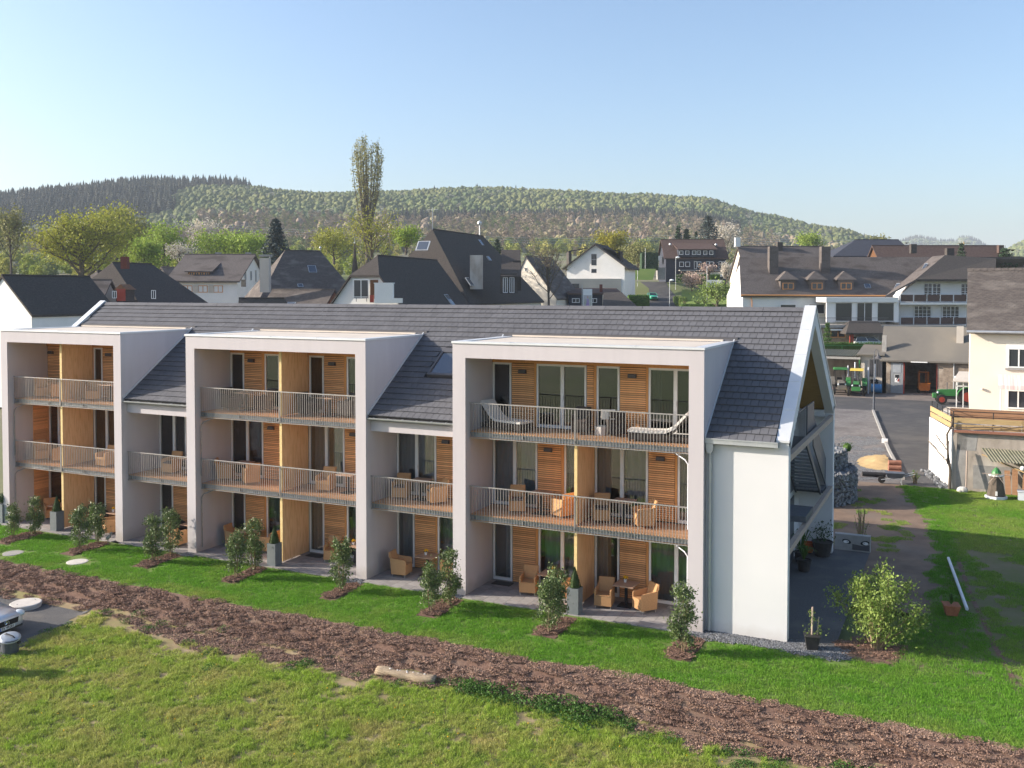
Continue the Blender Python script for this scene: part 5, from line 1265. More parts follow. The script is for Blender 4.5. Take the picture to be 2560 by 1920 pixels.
def house(name, label, cat, P, head, L, wl, wr, eave, ridge_h, base, wall='house_white', roof_m='slate_dark', hip0=0, hip1=0, zh0=None, zh1=None, over=0.35, vo=0.3, wins=(), chim=(), zl=None, frame='white_frame', sky=()):
    """gabled or hipped house; local x runs along the ridge from P, y to its left"""
    t = thing(name, label, cat, (P[0], P[1], 0), R(head))
    zl = eave if zl is None else zl
    a, b = (-hip0 if hip0 else 0), (L + hip1 if hip1 else L)
    zh0 = (eave if hip0 else ridge_h) if zh0 is None else zh0; zh1 = (eave if hip1 else ridge_h) if zh1 is None else zh1
    def yz(z, s):                                                   # half width of the roof at height z
        e, w = (zl, wl) if s > 0 else (eave, wr)
        return s * w * (ridge_h - z) / (ridge_h - e)
    wi = MB(); th = 0.22; ins = over
    yl, yr = wl - over, -(wr - over)
    zl_, zr_ = ridge_h - (ridge_h - zl) * (yl / wl) - 0.02, ridge_h - (ridge_h - eave) * (-yr / wr) - 0.02
    A, B = a + (ins if hip0 else vo), b - (ins if hip1 else vo)
    def endpoly(x, zh):
        if zh >= ridge_h - 0.01: return [(x, yr, base), (x, yl, base), (x, yl, zl_ - 0.1), (x, 0, ridge_h - 0.25), (x, yr, zr_ - 0.1)]
        if zh <= max(eave, zl) + 0.05: z = min(zl_, zr_) - 0.1; return [(x, yr, base), (x, yl, base), (x, yl, z), (x, yr, z)]
        return [(x, yr, base), (x, yl, base), (x, yl, zl_ - 0.1), (x, yz(zh, 1), zh - 0.15), (x, yz(zh, -1), zh - 0.15), (x, yr, zr_ - 0.1)]
    n0 = endpoly(A, zh0); n1 = endpoly(B, zh1)
    wi.add(n0, [tuple(range(len(n0)))[::-1]]); wi.add(n1, [tuple(range(len(n1)))])
    wi.quad((A, yr, base), (B, yr, base), (B, yr, zr_ - 0.1), (A, yr, zr_ - 0.1)); wi.quad((B, yl, base), (A, yl, base), (A, yl, zl_ - 0.1), (B, yl, zl_ - 0.1))
    wi.build('wall', wall, t)
    r0 = a + (hip0 * 1.0 if hip0 else 0); r1 = b - (hip1 if hip1 else 0)
    top = []
    def side(s):
        w, e = (wl, zl) if s > 0 else (wr, eave)
        p = [(a, s * w, e)]
        q = [(b, s * w, e)]
        m0 = [(a, yz(zh0, s), zh0)] if (hip0 and zh0 > e + 0.05) else []
        m1 = [(b, yz(zh1, s), zh1)] if (hip1 and zh1 > e + 0.05) else []
        return p + q + m1 + [(r1, 0, ridge_h), (r0, 0, ridge_h)] + m0
    polys = [side(-1), side(1)[::-1]]
    if hip0: polys.append([(a, yz(zh0, 1) if zh0 > zl + .05 else wl, max(zh0, zl)), (a, yz(zh0, -1) if zh0 > eave + .05 else -wr, max(zh0, eave)), (r0, 0, ridge_h)])
    if hip1: polys.append([(b, yz(zh1, -1) if zh1 > eave + .05 else -wr, max(zh1, eave)), (b, yz(zh1, 1) if zh1 > zl + .05 else wl, max(zh1, zl)), (r1, 0, ridge_h)])
    rb = MB()
    for p in polys: slab_poly(rb, p, th)
    ro = rb.build('roof', roof_m, t)
    cap = MB(); cap.tube([(r0, 0, ridge_h + 0.02), (r1, 0, ridge_h + 0.02)], 0.10, 5); cap.build('ridge_cap', roof_m, ro)
    for w in wins:
        f, x, z, ww, hh = w[:5]; kw = w[5] if len(w) > 5 else {}
        if f == 'R': window_part(t, (x, yr - 0.003, 0), (1, 0, 0), z, ww, hh, frame, nrm=(0, -1, 0), **kw)
        elif f == 'L': window_part(t, (x, yl + 0.003, 0), (-1, 0, 0), z, ww, hh, frame, nrm=(0, 1, 0), **kw)
        elif f == '0': window_part(t, (A - 0.003, x, 0), (0, -1, 0), z, ww, hh, frame, nrm=(-1, 0, 0), **kw)
        else: window_part(t, (B + 0.003, x, 0), (0, 1, 0), z, ww, hh, frame, nrm=(1, 0, 0), **kw)
    for c in chim:
        x, y, s0, s1, z0, z1, m = c; q = MB(); q.box(x - s0/2, x + s0/2, y - s1/2, y + s1/2, z0, z1); o = q.build('chimney', m, t)
        q = MB(); q.box(x - s0/2 - 0.06, x + s0/2 + 0.06, y - s1/2 - 0.06, y + s1/2 + 0.06, z1 + 0.002, z1 + 0.12); q.build('chimney_cap', 'concrete', o)
    for x, f, w, h, s in sky:                                       # roof lights: along ridge, fraction down slope, size, side
        wd, e = (wl, zl) if s > 0 else (wr, eave); sl = Vector((0, s * wd, e - ridge_h)); ln = sl.length; d = sl / ln; nn = Vector((0, s * (ridge_h - e), wd)).normalized()
        c = Vector((x, 0, ridge_h)) + sl * f; m = MB(); ux = Vector((1, 0, 0))
        def q(mb, w_, h_, l0, l1):
            p = [c + ux * (i * w_ / 2) + d * (j * h_ / 2) + nn * l for l in (l0, l1) for i, j in ((-1, -1), (1, -1), (1, 1), (-1, 1))]
            mb.add(p, [(0, 3, 2, 1), (4, 5, 6, 7), (0, 1, 5, 4), (1, 2, 6, 5), (2, 3, 7, 6), (3, 0, 4, 7)])
        q(m, w + 0.14, h + 0.14, -0.05, 0.07); sk = m.build('skylight', 'zinc', t); m = MB(); q(m, w, h, 0.071, 0.085); m.build('glass_pane', 'sky_pane', sk)
    return t
def slab_poly(mb, p, th):
    p = [Vector(q) for q in p]; n = len(p); nrm = Vector((0, 0, 0))
    for i in range(n): nrm += p[i].cross(p[(i + 1) % n])
    if nrm.z < 0: p = p[::-1]
    lo = [q - Vector((0, 0, th)) for q in p]
    mb.add(p + lo, [tuple(range(n)), tuple(range(n, 2 * n))[::-1]] + [((i + 1) % n, i, n + i, n + (i + 1) % n) for i in range(n)])
def hedge(name, label, pts, w, h, z0, m='hedge_leaf', dens=260, cat='hedge', leaf=0.09):
    """leafy box along a polyline"""
    t = thing(name, label, cat); r_ = random.Random(len(label)); core = MB(); P_ = []
    for (x0, y0), (x1, y1) in zip(pts, pts[1:]):
        d = Vector((x1 - x0, y1 - y0, 0)); L = d.length; d /= L; nn = Vector((-d.y, d.x, 0)); k = w / 2 - 0.08
        core.prism([(x0 - nn.x * k, y0 - nn.y * k, z0), (x0 + nn.x * k, y0 + nn.y * k, z0), (x0 + nn.x * k, y0 + nn.y * k, z0 + h - 0.08), (x0 - nn.x * k, y0 - nn.y * k, z0 + h - 0.08)], d * L)
        for i in range(int(dens * L)):
            s, f = r_.uniform(0, L), r_.random()
            if f < 0.45: o, z = r_.uniform(-w/2, w/2), h + r_.gauss(0, 0.05)
            else: o, z = (w/2 if r_.random() < .3 else -w/2) * r_.uniform(0.9, 1.1), r_.uniform(0, h)
            P_.append(Vector((x0, y0, z0 + z)) + d * s + nn * o)
    core.build('core', m, t); vs, fs = leaf_quads(P_, leaf * 1.6, r_); b = MB(); b.add(vs, fs); b.build('foliage', m, t); return t
def poly_prism(mb, pts, z0, z1): mb.prism([(x, y, z0) for x, y in pts], (0, 0, z1 - z0))

# workshop
t = thing('workshop', 'old stone workshop with grey felt roof and wide open doorway beside the street', 'workshop')
b = MB(); Y0, Y1 = 76.0, 84.0; EV, RG = 3.62, 6.75
b.box(-7.6, -6.8, Y0, Y0 + 0.4, -0.1, EV); b.box(-2.45, 9.0, Y0, Y0 + 0.4, -0.1, EV); b.box(-6.8, -2.45, Y0, Y0 + 0.4, 3.2, EV)
b.prism([(-7.6, Y0, -0.1), (-7.6, Y1, -0.1), (-7.6, Y1, EV), (-7.6, 80, RG - 0.15), (-7.6, Y0, EV)], (0.35, 0, 0)); b.box(-7.2, 9, Y1 - 0.3, Y1, -0.1, EV); b.box(-7.2, 9, Y0 + 0.4, Y1 - 0.3, -0.12, 0.012)
b.build('wall', 'stone_wall', t)
b = MB(); slab_poly(b, [(-7.85, Y0 - 0.45, EV - 0.28 + 0.1), (9.2, Y0 - 0.45, EV - 0.18), (9.2, 80, RG), (-7.85, 80, RG)], 0.16); slab_poly(b, [(-7.85, 80, RG), (9.2, 80, RG), (9.2, Y1 + 0.4, EV), (-7.85, Y1 + 0.4, EV)], 0.16); ro = b.build('roof', 'felt_roof', t)
b = MB(); b.box(-0.75, -0.1, 77.9, 78.6, 4.4, 6.9); c = b.build('chimney', 'house_beige', ro); b = MB(); b.box(-7.72, -7.3, 76.6, 77.0, 3.4, 5.9); b.build('chimney', 'concrete', ro)
b = MB(); b.box(-6.80, -5.62, Y0 - 0.12, Y0 - 0.05, 0.02, 3.18); d = b.build('door', 'grey_door', t)
b = MB(); b.box(-6.6, -5.85, Y0 - 0.14, Y0 - 0.121, 2.15, 3.0); b.build('door_window', 'zinc', d)
b = MB(); b.box(-6.42, -5.98, Y0 - 0.135, Y0 - 0.121, 1.15, 1.95); b.build('emblem', 'plate_white', d)
b = MB(); b.box(-6.40, -6.0, Y0 - 0.139, Y0 - 0.136, 1.6, 1.93); b.prism([(-6.3, Y0 - 0.141, 1.4), (-6.24, Y0 - 0.141, 1.35), (-6.02, Y0 - 0.141, 1.7), (-6.1, Y0 - 0.141, 1.78)], (0, 0.001, 0)); b.build('emblem_mark', 'ink', d)
b = MB(); b.prism([(-6.2, Y0 - 0.142, 1.25), (-6.0, Y0 - 0.142, 1.2), (-5.99, Y0 - 0.142, 1.55), (-6.05, Y0 - 0.142, 1.58)], (0, 0.002, 0)); b.build('emblem_stripe', 'red_paint', d)
b = MB(); b.box(-5.62, -5.5, Y0 - 0.1, Y0 + 0.3, 0, 3.2); b.box(-2.5, -2.45, Y0 - 0.05, Y0 + 0.3, 0, 3.2); b.build('door_jamb', 'red_paint', t)
b = MB(); b.box(-4.9, -3.35, Y0 - 0.55, Y0 - 0.47, 3.26, 3.36); b.build('strip_light', 'plate_white', t)
b = MB(); b.tube([(-0.93, Y0 - 0.1, 3.4), (-0.93, Y0 - 0.1, 0.1)], 0.06, 8); b.build('downpipe', 'zinc', t)
window_part(t, (0.1, Y0 - 0.003, 0), (1, 0, 0), 1.3, 1.3, 0.95, 'blue_paint', nrm=(0, -1, 0))
# forklift in the doorway
t = thing('forklift', 'orange forklift standing inside the open workshop doorway', 'forklift', (-3.75, 77.6, 0.015), 0.2)
b = MB(); b.prism([(-0.55, -0.5, 0.25), (-0.55, 0.55, 0.25), (-0.5, 0.55, 0.95), (-0.5, -0.35, 1.05), (-0.55, -0.5, 0.85)], (1.1, 0, 0)); b.build('body', 'orange_paint', t)
b = MB()
for x in (-0.48, 0.42): b.box(x, x + 0.06, -0.1, -0.04, 1.0, 2.1); b.box(x, x + 0.06, 0.5, 0.56, 0.9, 2.1)
b.box(-0.5, 0.5, -0.12, 0.58, 2.1, 2.16); b.build('overhead_guard', 'orange_paint', t)
b = MB()
for x in (-0.35, 0.27): b.box(x, x + 0.08, 0.62, 0.72, 0.1, 2.3)
b.build('mast', 'orange_paint', t)
for x in (-0.5, 0.5):
    for y in (-0.3, 0.35): b = MB(); b.tube([(x - 0.07, y, 0.23), (x + 0.07, y, 0.23)], 0.23, 12); b.build('wheel', 'tyre', t)
# annex and lean-to shed
t = thing('garage_annex', 'narrow beige annex with barred window between the workshop and the tractor shed', 'annex')
b = MB(); b.box(-9.7, -7.65, 76.1, 79.5, -0.1, 3.95); b.build('wall', 'house_beige', t)
b = MB(); slab_poly(b, [(-10.1, 75.7, 3.95), (-7.4, 75.7, 3.95), (-7.65, 79.8, 4.75), (-9.8, 79.8, 4.75)], 0.12); b.build('roof', 'felt_roof', t)
w = window_part(t, (-8.3, 76.097, 0), (1, 0, 0), 1.6, 1.15, 1.85, 'lamp_grey', nrm=(0, -1, 0), bars=4)
b = MB(); b.box(-9.35, -9.0, 76.05, 76.095, 0.1, 3.3); b.build('plaster_strip', 'concrete', t)
t = thing('tractor_shed', 'open lean-to shed with mossy corrugated roof behind the tractors', 'shed')
b = MB(); b.box(-24, -9.75, 81.2, 81.5, -0.1, 3.9); b.box(-24.2, -23.9, 76.2, 81.2, -0.1, 3.6); b.build('wall', 'old_render', t)
b = MB(); n = 360
vs = []
for i in range(n + 1):
    x = -24 + 14.2 * i / n; z = 0.04 * math.sin(i * 1.05); vs += [(x, 75.7, 3.72 + z), (x, 81.6, 4.05 + z)]
b.add(vs, [(2 * i, 2 * i + 2, 2 * i + 3, 2 * i + 1) for i in range(n)]); b.build('roof', 'corrugated', t)
b = MB(); b.box(-24, -9.75, 75.75, 75.9, 3.38, 3.62); b.build('front_beam', 'concrete', t)
for x in (-9.85, -13.4, -17, -20.6): b = MB(); b.box(x - 0.06, x + 0.06, 75.77, 75.89, -0.05, 3.378); b.build('post', 'green_paint', t)
hedge('hedge', 'long clipped hedge above the tractor shed in front of the white estate car', [(-19, 80.6), (-13.9, 82.3), (-8.2, 84.9)], 0.9, 0.95, 3.75, dens=160)
b = MB(); b.prism([(-21, 82.2, -0.1), (-21, 83.2, -0.1), (-21, 83.2, 3.8), (-21, 82.2, 3.8)], (13, 2.2, 0)); o = b.build('retaining_wall', 'concrete'); tag(o, 'low grey retaining wall under the hedge behind the shed', 'wall')
t = thing('guard_rail', 'thin green tube railing in front of the long hedge', 'railing')
b = MB(); b.tube([(-19, 79.8, 4.45), (-13.9, 81.5, 4.45), (-9.0, 83.6, 4.45)], 0.035, 6); b.build('rail', 'green_paint', t)
for k in range(4): q = Vector((-18.5, 79.95, 3.9)).lerp(Vector((-9.2, 83.5, 3.9)), k / 3); b = MB(); b.tube([q, q + Vector((0, 0, 0.55))], 0.03, 6); b.build('post', 'green_paint', t)

# tractors
def wheel(t, x, y, r, w, rim, name='wheel'):
    b = MB(); b.tube([(x - w/2, y, r), (x - w/2 + 0.04, y, r), (x + w/2 - 0.04, y, r), (x + w/2, y, r)], [r * 0.9, r, r, r * 0.9], 20)
    for k in range(16):
        a = 2 * math.pi * k / 16; b.obox((x, y + math.cos(a) * r, r + math.sin(a) * r), (w * 0.95, 0.07, 0.05), 0, a + math.pi / 2)
    o = b.build(name, 'tyre', t); b = MB(); b.tube([(x - w/2 - 0.01, y, r), (x + w/2 + 0.01, y, r)], r * 0.58, 16); b.build('rim', rim, o)
    b = MB(); b.tube([(x - w/2 - 0.03, y, r), (x + w/2 + 0.03, y, r)], r * 0.2, 10); b.build('hub', 'red_paint' if rim == 'red_paint' else 'zinc', o)
def tractor(label, loc, rz, paint, roofm, cab, rim, name='tractor', canvas=False):
    """faces local -y"""
    t = thing(name, label, 'tractor', loc, rz, 'old tractors by the street')
    b = MB(); b.prism([(-0.28, -1.55, 0.75), (-0.28, 0.15, 0.75), (-0.28, 0.15, 1.38), (-0.28, -1.3, 1.30), (-0.28, -1.55, 1.2)], (0.56, 0, 0)); b.build('bonnet', paint, t)
    b = MB(); b.box(-0.25, 0.25, -1.60, -1.552, 0.8, 1.18); b.build('grille', 'ink', t)
    b = MB(); b.box(-0.22, 0.22, -1.5, 1.4, 0.45, 0.749); b.tube([(-0.8, -1.2, 0.45), (0.8, -1.2, 0.45)], 0.07, 6); b.tube([(-0.8, 0.95, 0.7), (0.8, 0.95, 0.7)], 0.12, 8); b.build('chassis', 'black_plastic', t)
    b = MB(); b.box(-0.42, 0.42, -1.9, -1.62, 0.55, 0.95); b.build('front_weight', paint, t)
    for s in (-1, 1): b = MB(); b.ball((s * 0.33, -1.5, 1.05), 0.10, 8, 6); b.build('headlight', 'lamp_glass', t)
    for s in (-1, 1):
        b = MB(); n = 8
        for k in range(n):
            a0, a1 = math.pi * (0.05 + 0.8 * k / n), math.pi * (0.05 + 0.8 * (k + 1) / n); rr_ = 0.86
            b.prism([(s * 0.78 - 0.24, 0.95 - math.cos(a0) * rr_, 0.75 + math.sin(a0) * rr_), (s * 0.78 - 0.24, 0.95 - math.cos(a1) * rr_, 0.75 + math.sin(a1) * rr_), (s * 0.78 - 0.24, 0.95 - math.cos(a1) * (rr_ + 0.04), 0.75 + math.sin(a1) * (rr_ + 0.04)), (s * 0.78 - 0.24, 0.95 - math.cos(a0) * (rr_ + 0.04), 0.75 + math.sin(a0) * (rr_ + 0.04))], (0.48, 0, 0))
        b.build('mudguard', paint, t)
    for s in (-1, 1): wheel(t, s * 0.78, 0.95, 0.76, 0.40, rim); wheel(t, s * 0.72, -1.2, 0.44, 0.26, rim)
    b = MB()
    for s in (-1, 1):
        b.tube([(s * 0.5, 0.15, 1.35), (s * 0.52, 0.2, 2.4)], 0.035, 6); b.tube([(s * 0.55, 1.35, 1.3), (s * 0.52, 1.3, 2.4)], 0.035, 6)
    b.box(-0.55, 0.55, 0.1, 1.4, 2.36, 2.40); b.build('cab_frame', 'zinc' if canvas else 'ink', t)
    b = MB(); b.prism([(-0.64, 0.0, 2.41), (-0.64, 1.5, 2.41), (-0.60, 1.45, 2.58), (-0.60, 0.05, 2.56)], (1.28, 0, 0)); b.build('cab_roof', roofm, t)
    if cab:
        b = MB(); b.box(-0.48, 0.48, 0.165, 0.175, 1.45, 2.34); b.build('windscreen', 'glass', t)
        for s in (-1, 1): b = MB(); b.box(s * 0.52 - 0.005, s * 0.52 + 0.005, 0.22, 1.25, 1.4, 2.34); b.build('side_window', 'glass' if not canvas else 'felt_roof', t)
    b = MB(); b.box(-0.25, 0.25, 0.7, 1.15, 1.0, 1.12); b.box(-0.25, 0.25, 1.1, 1.2, 1.12, 1.55); b.build('seat', 'black_plastic', t)
    b = MB(); b.tube([(0.18, -0.7, 1.3), (0.18, -0.7, 2.0)], 0.04, 6); b.build('exhaust', 'lamp_grey', t)
    return t
tractor('green tractor with a yellow cab roof parked facing the street', (-9.85, 72.9, 0), 0.08, 'green_paint', 'yellow_paint', True, 'yellow_paint')
tractor('dark tractor with a green roof half hidden behind the gable', (-11.45, 73.6, 0), 0.2, 'felt_roof', 'green_paint', False, 'red_paint')
tractor('green tractor with red wheels and pale roof in front of the cream house', (-0.75, 68.6, 0), R(-82), 'green_paint', 'house_white', True, 'red_paint', canvas=True)
t = thing('canopy_frame', 'white framed canopy standing in front of the red wheeled tractor', 'canopy')
b = MB()
for x in (-0.55, -0.05, 1.4): b.box(x - 0.04, x + 0.04, 58.0, 58.08, 0.0, 3.3)
b.box(-0.6, 1.5, 58.0, 58.08, 2.6, 2.68); b.build('frame', 'house_white', t)
b = MB(); slab_poly(b, [(-0.85, 57.4, 3.1), (2.5, 57.4, 3.1), (2.5, 59.6, 3.75), (-0.4, 59.6, 3.75)], 0.08); b.build('roof', 'house_beige', t)
b = MB(); b.lathe((0, 0, 0), [(0.45, 0), (0.45, 1.0)], 18); o = b.build('drum', 'blue_paint'); o.rotation_euler = (R(90), 0, R(90)); o.location = (-8.6, 75.2, 0.5); tag(o, 'blue steel drum lying by the workshop corner', 'drum')
for k, (x, y, h0, h1) in enumerate(((-10.9, 75.2, 0.8, 2.75), (-10.25, 75.6, 1.0, 3.1), (-8.85, 74.6, 0.2, 2.7), (-8.3, 75.4, 0.9, 3.0))):
    b = MB(); b.tube([(x, y, 0.0), (x, y, h1)], 0.07, 8); o = b.build('marker_pole', 'white_plastic'); tag(o, ['first pale upright pole left of the yellow roofed tractor', 'taller pale pole just behind the yellow roofed tractor', 'pale upright pole beside the street lamp post', 'pale pole standing behind the blue drum'][k], 'pole', 'pale poles around the yellow roofed tractor')
for k, (x, y, z) in enumerate(((-8.35, 75.65, 1.05), (-8.4, 75.7, 1.25))):
    b = MB(); n = 14; b.tube([(0.3 * math.cos(2 * math.pi * i / n), 0.3 * math.sin(2 * math.pi * i / n), 0) for i in range(n + 1)], 0.11, 6); o = b.build('tyre', 'tyre', None, (x, y, z)); tag(o, ['lower one of the two tyres on the blue drum', 'upper one of the two tyres on the blue drum'][k], 'tyre')
# street lamp
t = thing('street_lamp', 'dark blue street lamp with a swan neck and bell shade at the kerb corner', 'street lamp', (-7.12, 59.8, 0))
b = MB(); b.tube([(0, 0, 0), (0, 0, 1.3), (0, 0, 1.31), (0, 0, 4.9)], [0.09, 0.085, 0.055, 0.045], 8); b.tube([(0, 0, 4.9), (0.02, 0, 5.25), (0.14, 0, 5.42), (0.28, 0, 5.35), (0.32, 0, 5.1)], 0.025, 6); b.build('post', 'dark_steel', t)
b = MB(); b.lathe((0.32, 0, 4.62), [(0.30, 0), (0.22, 0.10), (0.12, 0.24), (0.07, 0.34), (0.04, 0.48)], 14); b.build('lamp_shade', 'lamp_grey', t)
# retaining wall and terrace of the cream house
t = thing('terrace_wall', 'high old rendered retaining wall under the terrace of the cream house', 'retaining wall')
b = MB(); ft = [(-0.50, 26.75), (16, 27.3), (16, 38.5), (-1.0, 38.5), (-1.75, 31.9)]; poly_prism(b, ft, -0.3, 3.05); b.build('wall', 'old_render', t)
def along(mb, p, q, off, w, z0, z1):
    p, q = Vector((*p, 0)), Vector((*q, 0)); d = (q - p); nn = Vector((d.y, -d.x, 0)).normalized(); a = p + nn * off; mb.prism([(a.x, a.y, z0), (a.x + nn.x * w, a.y + nn.y * w, z0), (a.x + nn.x * w, a.y + nn.y * w, z1), (a.x, a.y, z1)], d)
b = MB(); along(b, (-1.75, 31.9), (-0.50, 26.75), 0.003, 0.05, -0.2, 3.15); b.build('white_render', 'house_white', t)
b = MB(); along(b, (-0.45, 26.75), (16, 27.3), -0.1, 0.32, 3.053, 3.16); b.build('wall_cap', 'brick_warm', t)
b = MB()
for k, (x, z0, x1, z1) in enumerate(((-0.3, 0.1, 0.1, 3.0), (0.5, 0.1, 2.2, 1.35), (-0.3, 2.1, 0.6, 2.95))):
    b.quad((x, 26.75 + (x + 0.5) * 0.0333 - 0.008, z0), (x1, 26.75 + (x1 + 0.5) * 0.0333 - 0.008, z0), (x1 + 0.1, 26.75 + (x1 + 0.6) * 0.0333 - 0.008, z1), (x - 0.0, 26.75 + (x + 0.5) * 0.0333 - 0.008, z1))
b.build('plaster_patch', 'concrete', t)
t = thing('board_fence', 'ochre board fence around the terrace edge of the cream house', 'fence')
for k, (z0, z1) in enumerate(((3.2, 3.46), (3.52, 3.8))):
    for s in range(5):
        b = MB(); x0, x1 = -0.45 + s * 3.2, -0.45 + (s + 1) * 3.2 - 0.02; along(b, (x0, 26.85 + (x0 + .5) * .0333), (x1, 26.85 + (x1 + .5) * .0333), 0.0, 0.035, z0, z1); b.build('board', 'board_ochre', t)
    b = MB(); along(b, (-1.72, 31.7), (-0.56, 26.95), 0.0, 0.035, z0 + 0.02, z1 + 0.02); b.build('board', 'board_ochre', t)
t = thing('terrace_railing', 'thin black metal railing above the ochre boards of the terrace', 'railing')
b = MB()
for z in (3.85, 4.12): b.tube([(-1.66, 31.7, z), (-0.48, 27.0, z), (16, 27.5, z)], 0.022, 5)
b.build('rail', 'black_metal', t)
for q in [(-1.66, 31.7), (-1.36, 30.5), (-1.06, 29.3), (-0.77, 28.15)] + [(-0.48 + 1.9 * k, 27.0 + 0.0303 * 1.9 * k) for k in range(9)]: b = MB(); b.tube([(*q, 3.1), (*q, 4.13)], 0.025, 5); b.build('post', 'black_metal', t)
t = thing('raised_planter', 'long orange brown timber planter on the terrace behind the railing', 'planter')
for k in range(2):
    b = MB(); b.box(-0.7, 14, 31.5, 31.56, 3.06 + k * 0.35, 3.39 + k * 0.35); b.build('board', 'board_orange', t)
b = MB(); b.box(-0.7, 14, 31.57, 32.2, 3.06, 3.7); b.build('soil', 'mulch', t)
# cream house
def Yp(u, v, y): p = at(u, v, 1.0) - Vector(cam.location); k = (y - cam.location.y) / p.y; return Vector(cam.location) + p * k
t = thing('cream_house', 'cream rendered house with old slate roof at the right edge above the terrace', 'house')
b = MB(); b.box(0.32, 14, 37.9, 51.0, 2.9, 8.12); b.prism([(0.32, 37.9, 8.12), (0.32, 51, 8.12), (0.32, 44.5, 11.7)], (13.6, 0, 0)); b.build('wall', 'house_cream', t)
b = MB(); slab_poly(b, [(0.12, 37.45, 8.05), (14.3, 37.45, 8.05), (14.3, 44.5, 11.98), (0.12, 44.5, 11.98)], 0.2); slab_poly(b, [(0.12, 44.5, 11.98), (14.3, 44.5, 11.98), (14.3, 51.4, 8.05), (0.12, 51.4, 8.05)], 0.2); ro = b.build('roof', 'slate_old', t)
b = MB(); b.tube([(0.1, 37.3, 7.98), (14.3, 37.3, 7.98)], 0.08, 8); b.build('gutter', 'zinc', t)
sl = MB(); rs = random.Random(9)                                     # courses of slates
for r in range(36):
    f0 = r / 36; y = 37.47 + 7.03 * f0; z = 8.06 + 3.93 * f0
    x = 0.12 + (r % 2) * 0.13
    while x < 9.5:
        w = 0.26; l = rs.uniform(0, 0.02); sl.add([(x, y, z + 0.01), (x + w - 0.01, y, z + 0.01 + l), (x + w - 0.01, y + 0.24, z + 0.13), (x, y + 0.24, z + 0.13), (x, y - 0.01, z - 0.03), (x + w - 0.01, y - 0.01, z - 0.03 + l)], [(0, 1, 2, 3), (4, 5, 1, 0)]); x += w
tag(sl.build('slates', 'slate_old', ro), kind='stuff')
b = MB()
for k in range(24): b.prism([(0.1 + k * 0.42, 44.28, 11.9), (0.1 + k * 0.42, 44.5, 12.1), (0.1 + k * 0.42, 44.72, 11.9)], (0.40, 0, 0.02))
b.build('ridge_tiles', 'slate_old', ro)
w = window_part(t, (3.05, 37.897, 0), (1, 0, 0), 5.75, 1.25, 1.45, 'white_frame', nrm=(0, -1, 0)); b = MB(); b.box(2.4, 3.7, 37.82, 37.88, 6.9, 7.22); b.build('roller_shutter', 'white_frame', w); b = MB(); b.box(2.3, 3.8, 37.75, 37.895, 5.62, 5.72); b.build('sill', 'concrete', w)
w = window_part(t, (3.05, 37.897, 0), (1, 0, 0), 3.2, 1.25, 1.3, 'white_frame', nrm=(0, -1, 0)); b = MB(); b.box(2.4, 3.7, 37.82, 37.88, 4.3, 4.6); b.build('roller_shutter', 'white_frame', w)
b = MB(); slab_poly(b, [(1.9, 36.6, 4.75), (6.5, 36.6, 4.75), (6.5, 37.88, 5.3), (1.9, 37.88, 5.3)], 0.05); b.box(1.9, 6.5, 36.58, 36.62, 4.5, 4.72); b.build('awning', 'awning', t)
b = MB(); b.tube([(2.05, 36.62, 3.06), (2.05, 36.62, 4.6)], 0.04, 6); b.build('awning_post', 'white_frame', t)
b = MB(); b.ball((1.05, 37.8, 4.35), 0.09, 8, 6); b.build('wall_lamp', 'house_beige', t)
# lean-to, ornament windmill and clutter below the wall
t = thing('lean_to', 'mossy corrugated lean-to roof fixed to the old retaining wall', 'lean-to')
b = MB(); vs = []; n = 240
for i in range(n + 1):
    x = 0.95 + 6 * i / n; z = 0.028 * math.sin(i * 1.05); vs += [(x + 0.35, 25.6, 1.78 + z), (x - 0.1, 26.78, 2.28 + z)]
b.add(vs, [(2 * i, 2 * i + 2, 2 * i + 3, 2 * i + 1) for i in range(n)]); b.build('roof', 'corrugated', t)
b = MB(); b.tube([(0.9, 26.7, 1.95), (3.2, 25.5, 1.2), (6, 25.4, 1.1)], 0.03, 5); b.tube([(4.5, 25.6, 0), (4.5, 25.6, 1.75)], 0.05, 6); b.build('support', 'board_ochre', t)
b = MB(); b.ball((0, 0, 0), 0.13, 12, 8); o = b.build('globe_lamp', 'pot_white', None, (2.75, 25.75, 1.52)); tag(o, 'white globe lamp hanging under the corrugated lean-to', 'lamp')
t = thing('garden_windmill', 'wooden ornamental garden windmill with green cap by the old wall', 'ornament', (1.55, 25.2, 0))
b = MB(); b.lathe((0, 0, 0.14), [(0.44, 0), (0.40, 0.2), (0.30, 0.75), (0.26, 1.0)], 8); b.build('tower', 'bark', t)
b = MB(); b.lathe((0, 0, 0), [(0.52, 0), (0.52, 0.13)], 8); b.build('base', 'white_plastic', t)
b = MB(); b.lathe((0, 0, 1.145), [(0.36, 0), (0.36, 0.06)], 12); b.build('gallery', 'pot_white', t)
b = MB(); b.lathe((0, 0, 1.21), [(0.24, 0), (0.20, 0.16), (0.10, 0.30), (0.02, 0.36)], 10); b.build('cap', 'green_paint', t)
for k in range(4):
    a = math.pi / 4 * 0 + k * math.pi / 2 + (0.75 if k % 2 else 0.0); b = MB(); c = Vector((0, -0.34, 1.28)); d = Vector((math.cos(a), 0, math.sin(a))) if k in (0, 2) else Vector((math.cos(a) * 0.8, 0, -abs(math.sin(a))))
    b.tube([c, c + d * 0.68], 0.018, 5); nn = Vector((-d.z, 0, d.x)); 
    for j in range(3): q = c + d * (0.3 + 0.15 * j); b.tube([q, q + nn * 0.09], 0.01, 4)
    b.build('sail', 'beam_wood', t)
b = MB(); b.box(-0.05, 0.05, -0.465, -0.425, 0.2, 0.42); b.build('door', 'pot_white', t)
